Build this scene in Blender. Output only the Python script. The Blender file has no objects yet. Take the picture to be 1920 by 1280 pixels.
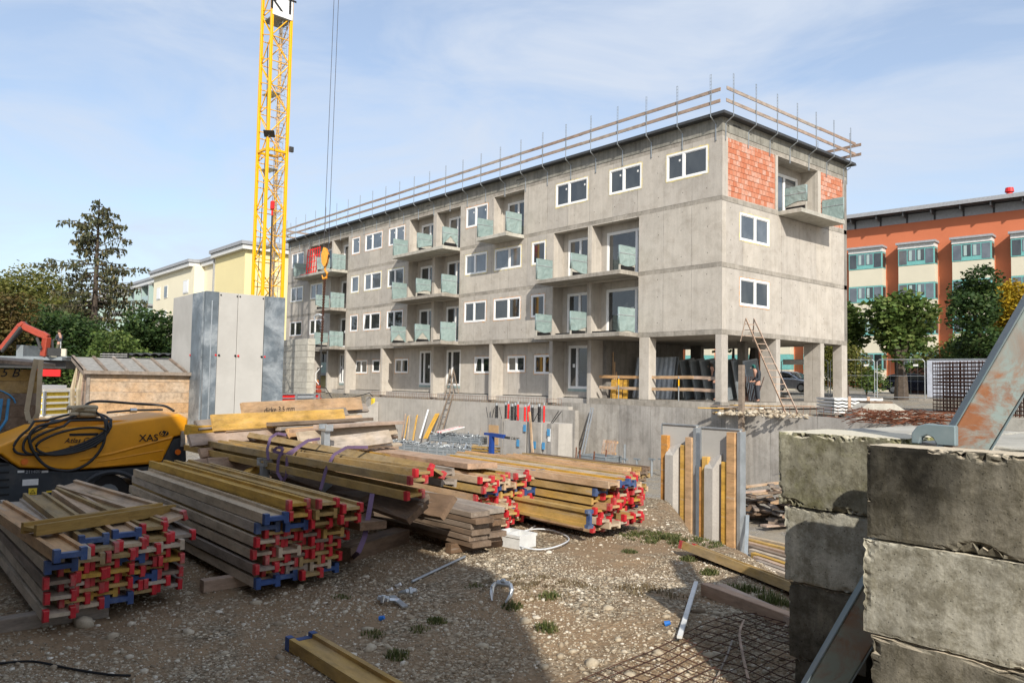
import bpy, bmesh, math, random
import numpy as np
from mathutils import Vector, Matrix, noise
S = bpy.context.scene
COL = S.collection
R = math.radians
rnd = random.Random(7)
# ------------------------------------------------------------------ camera, sky, sun
CAM = Vector((19.33, -27.906, 0.667))
FPX = 1463.2
_y, _p, _r = 0.8685, 0.0529, 0.0179
_f = Vector((-math.sin(_y)*math.cos(_p), math.cos(_y)*math.cos(_p), math.sin(_p)))
_r0 = Vector((math.cos(_y), math.sin(_y), 0)); _u0 = _r0.cross(_f)
RT = _r0*math.cos(_r) + _u0*math.sin(_r); UP = -_r0*math.sin(_r) + _u0*math.cos(_r)
cd = bpy.data.cameras.new('camera'); cam = bpy.data.objects.new('camera', cd); COL.objects.link(cam)
cam.matrix_world = Matrix(((RT.x, UP.x, -_f.x, CAM.x), (RT.y, UP.y, -_f.y, CAM.y), (RT.z, UP.z, -_f.z, CAM.z), (0, 0, 0, 1)))
cd.sensor_width = 36; cd.lens = FPX/1920*36; cd.clip_start = .05; cd.clip_end = 3000
S.camera = cam
SUN = Vector((1.7, -1.0, 1.3)).normalized()
w = bpy.data.worlds.new('World'); S.world = w; w.use_nodes = True
nt = w.node_tree; nt.nodes.clear()
wo = nt.nodes.new('ShaderNodeOutputWorld'); bg = nt.nodes.new('ShaderNodeBackground'); sk = nt.nodes.new('ShaderNodeTexSky')
sk.sky_type = 'NISHITA'; sk.sun_disc = False; sk.sun_elevation = math.asin(SUN.z); sk.sun_rotation = math.atan2(SUN.x, SUN.y)
sk.air_density = 1.0; sk.dust_density = 1.6; sk.ozone_density = 1.2
tc = nt.nodes.new('ShaderNodeTexCoord'); mp = nt.nodes.new('ShaderNodeMapping'); mp.inputs['Scale'].default_value = (1.6, 2.6, 7.0)
mp.inputs['Rotation'].default_value = (R(8), R(-14), R(30))
n1 = nt.nodes.new('ShaderNodeTexNoise'); n1.inputs['Scale'].default_value = 1.5; n1.inputs['Detail'].default_value = 8; n1.inputs['Roughness'].default_value = .58; n1.inputs['Distortion'].default_value = .6
cr = nt.nodes.new('ShaderNodeValToRGB'); cr.color_ramp.elements[0].position = .36; cr.color_ramp.elements[1].position = .66
cr.color_ramp.elements[0].color = (.32, .32, .32, 1); cr.color_ramp.elements[1].color = (.92, .92, .92, 1)
mx = nt.nodes.new('ShaderNodeMixRGB'); mx.inputs['Color2'].default_value = (3.45, 3.85, 4.5, 1)
nt.links.new(tc.outputs['Generated'], mp.inputs['Vector']); nt.links.new(mp.outputs[0], n1.inputs['Vector'])
nt.links.new(n1.outputs['Fac'], cr.inputs[0]); nt.links.new(cr.outputs[0], mx.inputs[0]); nt.links.new(sk.outputs[0], mx.inputs['Color1'])
nt.links.new(mx.outputs[0], bg.inputs[0]); nt.links.new(bg.outputs[0], wo.inputs[0]); bg.inputs[1].default_value = .15
sl = bpy.data.lights.new('sun', 'SUN'); sl.energy = 4.0; sl.angle = R(.55); sl.color = (1, .94, .84)
so = bpy.data.objects.new('sun', sl); COL.objects.link(so); so.rotation_euler = SUN.to_track_quat('Z', 'Y').to_euler(); so.location = (40, -40, 60)
S.view_settings.view_transform = 'Standard'; S.view_settings.look = 'None'; S.view_settings.exposure = 0.42; S.view_settings.gamma = 1
S.view_settings.use_curve_mapping = False
S.render.engine = 'CYCLES'

# ------------------------------------------------------------------ pixel -> place helpers (photograph pixels, 1920 wide)
def ray(px, py): return _f + RT*((px-960)/FPX) + UP*((640-py)/FPX)
def atz(px, py, z): d = ray(px, py); return CAM + d*((z-CAM.z)/d.z)
def aty(px, py, y): d = ray(px, py); return CAM + d*((y-CAM.y)/d.y)
def atx(px, py, x): d = ray(px, py); return CAM + d*((x-CAM.x)/d.x)
def atd(px, py, d): return CAM + ray(px, py)*d
V = Vector

# ------------------------------------------------------------------ materials
M = {}
class NT:
    def __init__(s, name):
        m = bpy.data.materials.new(name); m.use_nodes = True; s.m = m; s.t = m.node_tree; s.b = s.t.nodes['Principled BSDF']
        s.co = s.t.nodes.new('ShaderNodeTexCoord'); s.oi = s.t.nodes.new('ShaderNodeObjectInfo')
        a = s.n('ShaderNodeVectorMath', operation='MULTIPLY_ADD'); s.l(s.oi.outputs['Random'], a.inputs[0]); a.inputs[1].default_value = (37, 53, 71)
        s.l(s.co.outputs['Object'], a.inputs[2]); s.vec = a.outputs[0]
    def n(s, k, **kw):
        x = s.t.nodes.new(k)
        for a, b in kw.items(): setattr(x, a, b)
        return x
    def l(s, a, b): s.t.links.new(a, b)
    def map(s, sc, rot=(0, 0, 0), vec=None):
        m = s.n('ShaderNodeMapping'); m.inputs['Scale'].default_value = sc; m.inputs['Rotation'].default_value = rot; s.l(vec or s.vec, m.inputs['Vector']); return m.outputs[0]
    def noise(s, scale, detail=6, rough=.6, vec=None, dist=0):
        x = s.n('ShaderNodeTexNoise'); x.inputs['Scale'].default_value = scale; x.inputs['Detail'].default_value = detail; x.inputs['Roughness'].default_value = rough
        x.inputs['Distortion'].default_value = dist; s.l(vec or s.vec, x.inputs['Vector']); return x.outputs['Fac']
    def voro(s, scale, feat='F1', out='Distance', vec=None, rnd_=1):
        x = s.n('ShaderNodeTexVoronoi'); x.feature = feat; x.inputs['Scale'].default_value = scale; x.inputs['Randomness'].default_value = rnd_; s.l(vec or s.vec, x.inputs['Vector']); return x.outputs[out]
    def ramp(s, f, stops, interp='LINEAR'):
        x = s.n('ShaderNodeValToRGB'); e = x.color_ramp.elements; x.color_ramp.interpolation = interp
        while len(e) < len(stops): e.new(.5)
        for i, (p, c) in enumerate(stops):
            e[i].position = p; e[i].color = (c[0], c[1], c[2], 1) if hasattr(c, '__len__') else (c, c, c, 1)
        s.l(f, x.inputs[0]); return x.outputs[0]
    def mix(s, f, a, b, mode='MIX'):
        x = s.n('ShaderNodeMixRGB', blend_type=mode)
        for i, v in ((0, f), (1, a), (2, b)):
            if hasattr(v, 'is_linked'): s.l(v, x.inputs[i])
            elif i == 0: x.inputs[0].default_value = v
            else: x.inputs[i].default_value = (v[0], v[1], v[2], 1) if hasattr(v, '__len__') else (v, v, v, 1)
        return x.outputs[0]
    def bump(s, h, strength=.3, dist=.01):
        x = s.n('ShaderNodeBump'); x.inputs['Strength'].default_value = strength; x.inputs['Distance'].default_value = dist; s.l(h, x.inputs['Height'])
        s.l(x.outputs[0], s.b.inputs['Normal'])
    def done(s, name, col=None, rough=.8, metal=0, spec=.3):
        if col is not None:
            if hasattr(col, 'is_linked'): s.l(col, s.b.inputs['Base Color'])
            else: s.b.inputs['Base Color'].default_value = (*col, 1)
        if hasattr(rough, 'is_linked'): s.l(rough, s.b.inputs['Roughness'])
        else: s.b.inputs['Roughness'].default_value = rough
        s.b.inputs['Metallic'].default_value = metal; s.b.inputs['Specular IOR Level'].default_value = spec
        M[name] = s.m; return s.m

def m_concrete(name, base, var=.25, streak=.35, scale=1.0, dark=(.45, .42, .38), bump=.25, seam=0, sunlit_top=None, bs=4, moss=0):
    s = NT(name)
    b = s.n('ShaderNodeRGB').outputs[0]; b.default_value = (*base, 1)
    big = s.ramp(s.noise(.45*scale, 5, .62), [(.3, 1-var), (.7, 1+var*.4)])
    c = s.mix(1, b, big, 'MULTIPLY')
    st = s.ramp(s.noise(1.0, 6, .65, vec=s.map((5*scale, 5*scale, .35*scale))), [(.42, 1), (.62, 1-streak*.55), (.8, 1-streak)])
    c = s.mix(1, c, st, 'MULTIPLY')
    pat = s.ramp(s.noise(1.9*scale, 7, .7, dist=.5), [(.46, 0), (.7, 1)])
    c = s.mix(s.mix(1, pat, .5, 'MULTIPLY'), c, s.mix(1, c, dark, 'MULTIPLY'))
    fine = s.noise(30*scale, 5, .7)
    c = s.mix(1, c, s.ramp(fine, [(.25, .82), (.75, 1.1)]), 'MULTIPLY')
    pits = s.ramp(s.voro(14*scale), [(.0, .45), (.07, 1)])
    c = s.mix(.6, c, s.mix(1, c, pits, 'MULTIPLY'))
    if seam:
        sx = s.n('ShaderNodeSeparateXYZ'); s.l(s.co.outputs['Object'], sx.inputs[0])
        a = s.n('ShaderNodeMath', operation='ADD'); s.l(sx.outputs[0], a.inputs[0]); s.l(sx.outputs[1], a.inputs[1])
        nz = s.noise(.7, 1, .5, vec=s.map((1, 1, 0))); a2 = s.n('ShaderNodeMath', operation='ADD'); s.l(a.outputs[0], a2.inputs[0])
        wv = s.n('ShaderNodeMath', operation='MULTIPLY'); s.l(nz, wv.inputs[0]); wv.inputs[1].default_value = .0; s.l(wv.outputs[0], a2.inputs[1])
        fr = s.n('ShaderNodeMath', operation='PINGPONG'); s.l(a2.outputs[0], fr.inputs[0]); fr.inputs[1].default_value = seam
        ln = s.ramp(fr.outputs[0], [(0, .5), (.012, .62), (.02, 1)])
        k = s.ramp(s.noise(1.3, 3), [(.35, .2), (.65, 1)])
        c = s.mix(k, c, s.mix(1, c, ln, 'MULTIPLY'))
    if seam:
        fl = s.n('ShaderNodeMath', operation='SNAP'); s.l(a2.outputs[0], fl.inputs[0]); fl.inputs[1].default_value = seam*2
        ad = s.n('ShaderNodeMath', operation='ADD'); s.l(fl.outputs[0], ad.inputs[0]); s.l(s.oi.outputs['Random'], ad.inputs[1])
        wn = s.n('ShaderNodeTexWhiteNoise', noise_dimensions='1D'); s.l(ad.outputs[0], wn.inputs['W']); c = s.mix(1, c, s.ramp(wn.outputs['Value'], [(0, (.90, .90, .91)), (1, (1.05, 1.04, 1.02))]), 'MULTIPLY')
    if moss: c = s.mix(s.mix(1, s.ramp(s.noise(1.6, 6, .7), [(.45, 0), (.6, 1)]), moss, 'MULTIPLY'), c, (.20, .20, .06))
    if sunlit_top:
        k1 = s.mix(1, s.ramp(s.noise(8, 9, .8, dist=.3), [(.44, 0), (.58, 1)]), .75, 'MULTIPLY'); c = s.mix(k1, c, s.mix(1, c, (.42, .40, .34), 'MULTIPLY'))
        k2 = s.ramp(s.noise(1, 5, .7, vec=s.map((9, 9, 1.6))), [(.56, 0), (.7, .5)]); c = s.mix(k2, c, s.mix(1, c, (1.5, 1.48, 1.4), 'MULTIPLY'))
        c = s.mix(1, c, s.ramp(s.voro(42), [(0, .25), (.10, .45), (.16, 1)]), 'MULTIPLY')
        ge = s.n('ShaderNodeNewGeometry'); sz = s.n('ShaderNodeSeparateXYZ'); s.l(ge.outputs['True Normal'], sz.inputs[0])
        c = s.mix(s.ramp(sz.outputs[2], [(.55, 0), (.9, 1)]), c, s.mix(1, sunlit_top, s.ramp(fine, [(.2, .8), (.8, 1.1)]), 'MULTIPLY'))  # upward faces painted paler: the sun on the tops is put into the colour
    s.bump(s.mix(.5, fine, s.noise(bs*scale, 6, .7)), bump, .012)
    return s.done(name, c, s.ramp(fine, [(.3, .82), (.7, .95)]), 0, .25)

def m_wood(name, a, b, grey=(.30, .26, .21), greyf=.5, scale=1.0, bump=.4):
    s = NT(name)
    r = s.oi.outputs['Random']
    g = s.noise(1, 7, .65, vec=s.map((1.2*scale, 22*scale, 22*scale)), dist=1.2)
    c = s.mix(s.ramp(g, [(.3, 0), (.7, 1)]), a, b)
    rr = s.ramp(r, [(0, .0), (1, greyf)])
    blot = s.ramp(s.noise(2.2*scale, 5, .6), [(.35, 0), (.62, 1)])
    f = s.mix(1, s.mix(.5, blot, 1.0), rr, 'MULTIPLY')
    f2 = s.n('ShaderNodeMath', operation='MULTIPLY'); s.l(f, f2.inputs[0]); f2.inputs[1].default_value = 1.5; f2.use_clamp = True
    c = s.mix(f2.outputs[0], c, s.mix(s.ramp(g, [(.3, 0), (.7, 1)]), grey, [x*1.45 for x in grey]))
    c = s.mix(1, c, s.ramp(s.noise(1, 7, .75, vec=s.map((2.2*scale, 7*scale, 7*scale))), [(.32, .5), (.5, .9), (.68, 1.18)]), 'MULTIPLY')
    c = s.mix(s.ramp(s.noise(1, 6, .7, vec=s.map((1.3*scale, 16*scale, 16*scale)), dist=.4), [(.6, 0), (.72, .55)]), c, (.42, .39, .34))
    kn = s.ramp(s.voro(3.0*scale, vec=s.map((1, 5, 5))), [(0, .35), (.06, .6), (.1, 1)])
    c = s.mix(.7, c, s.mix(1, c, kn, 'MULTIPLY'))
    s.bump(g, bump, .004)
    return s.done(name, c, .75, 0, .25)

def m_plain(name, col, rough=.5, metal=0, spec=.4, var=.25, scale=6, bump=.1, dirt=None, dirtf=.5):
    s = NT(name)
    n = s.noise(scale, 6, .65)
    c = s.mix(1, col, s.ramp(n, [(.25, 1-var), (.75, 1+var*.5)]), 'MULTIPLY')
    if dirt: c = s.mix(s.mix(1, s.ramp(s.noise(scale*.4, 8, .7, dist=.4), [(.48, 0), (.66, 1)]), dirtf, 'MULTIPLY'), c, dirt)
    if bump: s.bump(s.noise(scale*3, 4, .6), bump, .004)
    return s.done(name, c, rough, metal, spec)

def m_leaf(name, a, b, c3=None, trans=.3):
    s = NT(name)
    ge = s.n('ShaderNodeNewGeometry')
    c = s.ramp(ge.outputs['Random Per Island'], [(0, a), (.55, b), (1, c3 or b)])
    c = s.mix(1, c, s.ramp(s.noise(.6, 3), [(.3, .7), (.7, 1.25)]), 'MULTIPLY')
    s.done(name, c, .6, 0, .25)
    tr = s.n('ShaderNodeBsdfTranslucent'); s.l(c, tr.inputs[0]); ms = s.n('ShaderNodeMixShader'); ms.inputs[0].default_value = trans
    out = s.t.nodes['Material Output']; s.l(s.b.outputs[0], ms.inputs[1]); s.l(tr.outputs[0], ms.inputs[2]); s.l(ms.outputs[0], out.inputs[0])
    return s.m

m_concrete('conc', (.52, .48, .425), .12, .17, 1.0, dark=(.62, .59, .55), seam=.78)
m_concrete('conc_slab', (.40, .365, .315), .35, .3, 2.2, bump=.6)
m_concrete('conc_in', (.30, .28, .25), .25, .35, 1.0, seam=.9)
m_concrete('conc_smooth', (.46, .435, .40), .14, .12, 1.2, dark=(.7, .7, .68), bump=.1, seam=1.1)
m_concrete('conc_base', (.43, .405, .37), .28, .45, .8, bump=.3, seam=.95)
m_concrete('conc_block', (.60, .575, .48), .55, .4, 2.6, dark=(.42, .39, .31), bump=.45, sunlit_top=(.62, .57, .45), bs=14)
m_concrete('conc_block_mossy', (.40, .38, .29), .6, .4, 2.8, dark=(.40, .38, .28), bump=.45, sunlit_top=(.62, .57, .45), bs=14, moss=.75)
m_concrete('conc_block_dark', (.31, .285, .225), .9, .5, 2.8, dark=(.30, .28, .22), bump=.5, sunlit_top=(.58, .50, .38), bs=14)
m_concrete('conc_pale', (.50, .48, .42), .2, .2, 1.5, bump=.4)
m_concrete('parapet', (.33, .32, .28), .35, .45, 1.4, bump=.3, seam=.6)
m_wood('wood_yellow', (.58, .35, .055), (.40, .215, .03), (.30, .24, .16), .5)
m_wood('wood_olive', (.40, .25, .065), (.27, .155, .035), (.25, .20, .13), .55)
m_wood('wood_bright', (.72, .42, .05), (.55, .28, .03), (.5, .36, .2), .35)
m_wood('wood_rail', (.36, .26, .20), (.26, .18, .135), (.33, .29, .25), .6)
m_wood('wood_orange', (.62, .30, .07), (.48, .20, .04), (.5, .3, .15), .2)
m_wood('wood_pine', (.58, .36, .17), (.42, .22, .09), (.40, .32, .24), .6)
m_wood('wood_pale', (.55, .44, .30), (.42, .31, .2), (.36, .31, .26), .7)
m_wood('wood_grey', (.27, .205, .155), (.17, .125, .09), (.27, .235, .2), .8)
m_wood('wood_dark', (.20, .125, .075), (.12, .072, .042), (.2, .16, .125), .6)
m_wood('wood_board', (.47, .32, .22), (.35, .22, .14), (.36, .29, .24), .6)
m_plain('red_cap', (.50, .022, .03), .45, var=.35, scale=14, dirt=(.35, .28, .24), dirtf=.5)
m_plain('blue_cap', (.04, .085, .22), .5, var=.4, scale=14, dirt=(.2, .22, .26), dirtf=.75)
for nm_, a_c, b_c in (('red_cap', (.52, .02, .03), (.42, .22, .19)), ('blue_cap', (.035, .075, .21), (.19, .22, .27))):
    s = NT(nm_); rr = s.ramp(s.oi.outputs['Random'], [(0, 0), (.5, .12), (1, .8)]); nn = s.ramp(s.noise(14, 6, .7), [(.42, .1), (.6, 1)])
    c = s.mix(s.mix(1, rr, nn, 'MULTIPLY'), a_c, b_c); c = s.mix(1, c, s.ramp(s.noise(9, 5), [(.3, .6), (.7, 1.1)]), 'MULTIPLY'); s.done(nm_, c, .5)
m_plain('steel_galv', (.42, .45, .47), .45, .6, var=.35, scale=4)
m_plain('steel_grey', (.24, .27, .29), .55, .3, var=.3, scale=3)
m_plain('steel_dark', (.06, .06, .06), .5, .4)
m_plain('steel_zinc', (.55, .58, .60), .35, .75, var=.25, scale=20)
m_plain('white_pvc', (.80, .80, .79), .35, var=.06, scale=2, bump=0)
m_plain('foam_yellow', (.75, .62, .25), .8, var=.35, scale=20, bump=.6)
m_plain('foam_orange', (.66, .34, .13), .8, var=.4, scale=20, bump=.6)
m_plain('sill_teal', (.28, .36, .35), .6)
m_plain('yellow_paint', (.82, .42, .0), .4, var=.1, scale=2, bump=.03)
m_plain('yellow_body', (.74, .31, .008), .42, var=.16, scale=2.5, bump=.03, dirt=(.42, .2, .03), dirtf=.4)
m_plain('charcoal', (.035, .042, .05), .6, var=.3, scale=5, dirt=(.11, .1, .09), dirtf=.5)
m_plain('black_rubber', (.015, .015, .016), .45, var=.3)
m_plain('black', (.008, .008, .009), .6)
m_plain('red_paint', (.65, .02, .02), .45)
m_plain('orange_red', (.34, .055, .03), .45, var=.2)
m_plain('orange_hook', (.68, .27, .02), .5, var=.35)
m_plain('white_paint', (.78, .78, .76), .5)
m_plain('blue_paint', (.012, .05, .24), .45, var=.2)
m_plain('blue_spray', (.07, .27, .5), .8)
m_plain('blue_bright', (.02, .16, .55), .4)
m_plain('rust', (.17, .06, .028), .85, var=.5, scale=12)
m_plain('rust_dark', (.075, .032, .02), .85, var=.5, scale=12)
m_plain('strap_purple', (.12, .075, .14), .8)
m_plain('strap_beige', (.42, .35, .24), .85)
m_plain('rope', (.05, .05, .06), .7)
m_plain('skin', (.5, .28, .2), .6)
m_plain('cloth_dark', (.04, .045, .055), .9)
m_plain('cloth_olive', (.12, .11, .07), .9)
m_plain('cloth_teal', (.02, .11, .1), .9)
m_plain('hair', (.05, .03, .02), .9)
m_plain('asphalt', (.06, .06, .06), .9, var=.3, scale=3)
m_plain('road_edge', (.32, .31, .29), .9)
m_plain('roof_dark', (.05, .052, .055), .6)
m_plain('orange_wall', (.53, .16, .075), .85, var=.08, scale=.4, bump=.02)
m_plain('banner', (.40, .43, .50), .8)
m_plain('mortar', (.36, .22, .16), .9)
m_plain('cream_wall', (.60, .56, .44), .85, var=.08, scale=.5, bump=.02)
m_plain('yellow_wall', (.76, .66, .36), .9, var=.05, scale=.4, bump=.02)
m_plain('pale_yellow', (.76, .70, .53), .9, var=.05, scale=.4, bump=.02)
m_plain('teal_frame', (.16, .42, .40), .5)
m_plain('trim_grey', (.33, .34, .36), .6)
m_plain('trim_white', (.66, .66, .64), .6)
m_plain('bark', (.085, .065, .05), .95, var=.5, scale=8, bump=.8)
m_plain('car_silver', (.55, .57, .6), .25, .7, var=.02)
m_plain('car_black', (.012, .015, .025), .2, 0, .6, var=.02)
m_plain('cardboard', (.45, .29, .15), .9, var=.15)
m_plain('orange_lamp', (.8, .18, .02), .3)
m_plain('lamp_glass', (.75, .75, .72), .15)
m_plain('zinc_dark', (.16, .19, .215), .5, .25, var=.5, scale=2.2, dirt=(.42, .45, .47), dirtf=.85)
m_plain('ply_grey', (.44, .425, .395), .75, var=.1, scale=1.2, bump=.05, dirt=(.30, .285, .26), dirtf=.4)
m_plain('tarpaper', (.27, .26, .24), .95, var=.35, scale=9)
m_plain('pvc_pipe', (.62, .64, .66), .4)
m_plain('strut_blue', (.20, .265, .29), .55, .1, var=.18, scale=5, dirt=(.30, .33, .34), dirtf=.6)
m_plain('yellow_sign', (.85, .6, .05), .5)
m_plain('glass_teal', (.34, .45, .43), .25, 0, .6, var=.1)
s = NT('glass'); s.b.inputs['IOR'].default_value = 1.9
s.bump(s.noise(.6, 2), .02, .02)
s.done('glass', s.mix(s.ramp(s.noise(.9, 3, vec=s.map((1, 1, .5))), [(.35, 0), (.65, 1)]), (.012, .015, .017), (.05, .055, .055)), .03, 0, .5)
s = NT('glass_sky'); s.b.inputs['IOR'].default_value = 2.2
s.done('glass_sky', s.mix(s.ramp(s.noise(.7, 3), [(.35, 0), (.65, 1)]), (.05, .06, .07), (.12, .135, .15)), .05, 0, .5)  # paler copy of glass, part of the sky reflection put into its base colour
s = NT('film')  # green protective film round the balcony panels
fo = s.noise(2.2, 3, .5, dist=1.5)
s.bump(fo, .8, .06)
s.done('film', s.mix(s.ramp(fo, [(.3, 0), (.7, 1)]), (.21, .285, .275), (.28, .36, .345)), .38, 0, .5)
s = NT('brick')
br = s.ramp(s.oi.outputs['Random'], [(0, (.44, .16, .09)), (.35, (.49, .21, .13)), (.6, (.53, .30, .22)), (1, (.55, .37, .30))])
c = s.mix(s.ramp(s.noise(9, 5, .6), [(.42, 0), (.6, .55)]), br, (.50, .15, .07))
s.bump(s.noise(30, 4), .3, .01); s.done('brick', c, .9)
s = NT('rust_strut')
nn = s.noise(2.6, 9, .72, dist=.8); f = s.ramp(nn, [(.44, 0), (.5, .55), (.56, 1)])
f2 = s.ramp(s.noise(1.2, 4, .6, dist=.3), [(.4, 0), (.6, 1)]); ff = s.mix(1, f, f2, 'MULTIPLY')
c = s.mix(ff, (.30, .37, .36), s.mix(s.noise(12, 5), (.20, .065, .03), (.42, .20, .10)))
c = s.mix(s.ramp(s.noise(18, 6, .7), [(.6, 0), (.7, .6)]), c, (.20, .13, .08))
s.bump(nn, .35, .01); s.done('rust_strut', c, .7, 0, .3)
# soil and gravel
def m_ground(name, light, dark, soil):
    s = NT(name); vec = s.co.outputs['Object']
    v1 = s.voro(34, out='Color', vec=vec); d1 = s.voro(34, out='Distance', vec=vec)
    v2 = s.voro(75, out='Color', vec=vec)
    sh = s.n('ShaderNodeSeparateColor'); s.l(v1, sh.inputs[0]); sh2 = s.n('ShaderNodeSeparateColor'); s.l(v2, sh2.inputs[0])
    g = s.ramp(sh.outputs[0], [(0, dark), (.5, [x*.75 for x in light]), (.85, light), (1, [min(.75, x*1.5) for x in light])])
    g2 = s.ramp(sh2.outputs[0], [(0, [x*.6 for x in dark]), (.6, soil), (1, light)])
    c = s.mix(s.ramp(sh.outputs[1], [(.45, 0), (.55, 1)]), g, g2)
    c = s.mix(1, c, s.ramp(d1, [(.0, 1.1), (.55, .7), (.8, .4)]), 'MULTIPLY')
    sf = s.ramp(s.noise(.85, 7, .65, vec=vec, dist=.6), [(.42, 0), (.56, .95)])
    sc = s.mix(s.noise(5, 7, .75, vec=vec), [x*.5 for x in soil], [x*1.35 for x in soil])
    c = s.mix(sf, c, sc)
    s.bump(s.mix(.5, d1, s.noise(25, 6, .7, vec=vec)), .9, .02)
    s.done(name, c, .95, 0, .15)
m_ground('gravel', (.50, .425, .31), (.16, .12, .075), (.27, .185, .11))
m_ground('pit_floor', (.48, .46, .42), (.22, .2, .18), (.3, .26, .2))
s = NT('stone'); ge = s.n('ShaderNodeNewGeometry')
c = s.ramp(ge.outputs['Random Per Island'], [(0, (.18, .135, .09)), (.3, (.34, .275, .195)), (.6, (.43, .365, .27)), (.88, (.53, .465, .365)), (1, (.66, .61, .52))])
c = s.mix(1, c, s.ramp(s.noise(40, 4), [(.3, .75), (.7, 1.1)]), 'MULTIPLY'); s.done('stone', c, .9, 0, .2)
s = NT('mound'); s.done('mound', s.mix(s.noise(2.5, 8, .7), (.2, .17, .13), (.45, .42, .36)), .95)
m_leaf('leaf_dark', (.018, .04, .012), (.04, .08, .02), (.075, .11, .03))
m_leaf('leaf_mid', (.05, .09, .02), (.10, .155, .035), (.16, .20, .055))
m_leaf('leaf_olive', (.07, .085, .02), (.13, .14, .03), (.2, .18, .05))
m_leaf('leaf_gold', (.32, .2, .01), (.45, .3, .02), (.3, .26, .03))
m_leaf('leaf_rust', (.07, .055, .02), (.13, .085, .025), (.09, .1, .03))
m_leaf('leaf_larch', (.05, .06, .03), (.085, .09, .045), (.14, .115, .05), .15)
m_leaf('grass', (.05, .065, .018), (.10, .125, .035), (.24, .21, .10))
m_leaf('dry_grass', (.22, .17, .09), (.16, .11, .06), (.3, .25, .15))

# ------------------------------------------------------------------ mesh building
class MB:
    def __init__(s): s.v = []; s.f = []
    def add(s, vs, fs, mat=None):
        o = len(s.v)
        s.v += [tuple(mat @ V(v)) for v in vs] if mat else [tuple(v) for v in vs]
        s.f += [tuple(i+o for i in f) for f in fs]; return s
    def box(s, x0, x1, y0, y1, z0, z1, mat=None):
        return s.add([(x, y, z) for z in (z0, z1) for y in (y0, y1) for x in (x0, x1)],
                     [(0, 2, 3, 1), (4, 5, 7, 6), (0, 1, 5, 4), (2, 6, 7, 3), (0, 4, 6, 2), (1, 3, 7, 5)], mat)
    def cbox(s, c, sz, mat=None): return s.box(c[0]-sz[0]/2, c[0]+sz[0]/2, c[1]-sz[1]/2, c[1]+sz[1]/2, c[2]-sz[2]/2, c[2]+sz[2]/2, mat)
    def prism(s, poly, a, b, axis='x', mat=None):
        n = len(poly)
        def P(u, v, t): return (t, u, v) if axis == 'x' else (u, t, v) if axis == 'y' else (u, v, t)
        vs = [P(u, v, a) for u, v in poly] + [P(u, v, b) for u, v in poly]
        fs = [tuple(range(n-1, -1, -1)), tuple(range(n, 2*n))] + [(i, (i+1) % n, n+(i+1) % n, n+i) for i in range(n)]
        return s.add(vs, fs, mat)
    def bar(s, p0, p1, w_, h, up=(0, 0, 1)):
        m, L = fr(p0, p1, up); return s.box(0, L, -w_/2, w_/2, -h/2, h/2, m)
    def tube(s, pts, r, n=6, close=False):
        pts = [V(p) for p in pts]; k = len(pts); o = len(s.v)
        up = V((0, 0, 1))
        for i, p in enumerate(pts):
            if close: t = pts[(i+1) % k]-pts[i-1]
            else: t = pts[min(i+1, k-1)]-pts[max(i-1, 0)]
            t.normalize(); a = t.cross(up)
            if a.length < .1: a = t.cross(V((1, 0, 0)))
            a.normalize(); b = a.cross(t)
            rr = r[i] if hasattr(r, '__len__') else r
            for j in range(n):
                an = 2*math.pi*j/n; s.v.append(tuple(p+a*(rr*math.cos(an))+b*(rr*math.sin(an))))
        for i in range(k if close else k-1):
            i2 = (i+1) % k
            for j in range(n): s.f.append((o+i*n+j, o+i*n+(j+1) % n, o+i2*n+(j+1) % n, o+i2*n+j))
        if not close: s.f.append(tuple(o+j for j in range(n-1, -1, -1))); s.f.append(tuple(o+(k-1)*n+j for j in range(n)))
        return s
    def quad(s, a, b, c, d): return s.add([a, b, c, d], [(0, 1, 2, 3)])
    def obj(s, name, mat, parent=None, smooth=False, **kw):
        me = bpy.data.meshes.new(name); me.from_pydata(s.v, [], s.f); me.update()
        bm = bmesh.new(); bm.from_mesh(me); bmesh.ops.recalc_face_normals(bm, faces=bm.faces); bm.to_mesh(me); bm.free()
        if smooth: me.polygons.foreach_set('use_smooth', [True]*len(me.polygons))
        return link(name, me, mat, parent, **kw)
def link(name, me, mat, parent=None, **kw):
    if mat and not me.materials: me.materials.append(M[mat] if isinstance(mat, str) else mat)
    o = bpy.data.objects.new(name, me); COL.objects.link(o)
    adopt(o, parent)
    for k, v in kw.items(): o[k] = v
    return o
def adopt(o, parent):  # child keeps its place in the world
    if parent:
        o.parent = parent
        if not parent.parent: o.matrix_parent_inverse = parent_inv(parent)
def fr(p0, p1, up=(0, 0, 1)):
    p0 = V(p0); p1 = V(p1); d = p1-p0; L = d.length; x = d.normalized(); y = V(up).cross(x)
    if y.length < 1e-3: y = V((0, 1, 0))
    y.normalize(); z = x.cross(y)
    return Matrix(((x.x, y.x, z.x, p0.x), (x.y, y.y, z.y, p0.y), (x.z, y.z, z.z, p0.z), (0, 0, 0, 1))), L
def thing(name, label, cat, loc=(0, 0, 0), group=None, rz=0):
    o = bpy.data.objects.new(name, None); COL.objects.link(o); o.location = loc; o.rotation_euler = (0, 0, rz); o.empty_display_size = .2
    o['label'] = label; o['category'] = cat; o['kind'] = 'thing'
    if group: o['group'] = group
    return o
def tag(o, label, cat, group=None):
    o['label'] = label; o['category'] = cat
    if 'kind' not in o: o['kind'] = 'thing'
    if group: o['group'] = group
    return o
def bevel(o, w_=.01, seg=1):
    m = o.modifiers.new('bevel', 'BEVEL'); m.width = w_; m.segments = seg; m.limit_method = 'ANGLE'; return o
def struct(o): o['kind'] = 'structure'; return o
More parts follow.
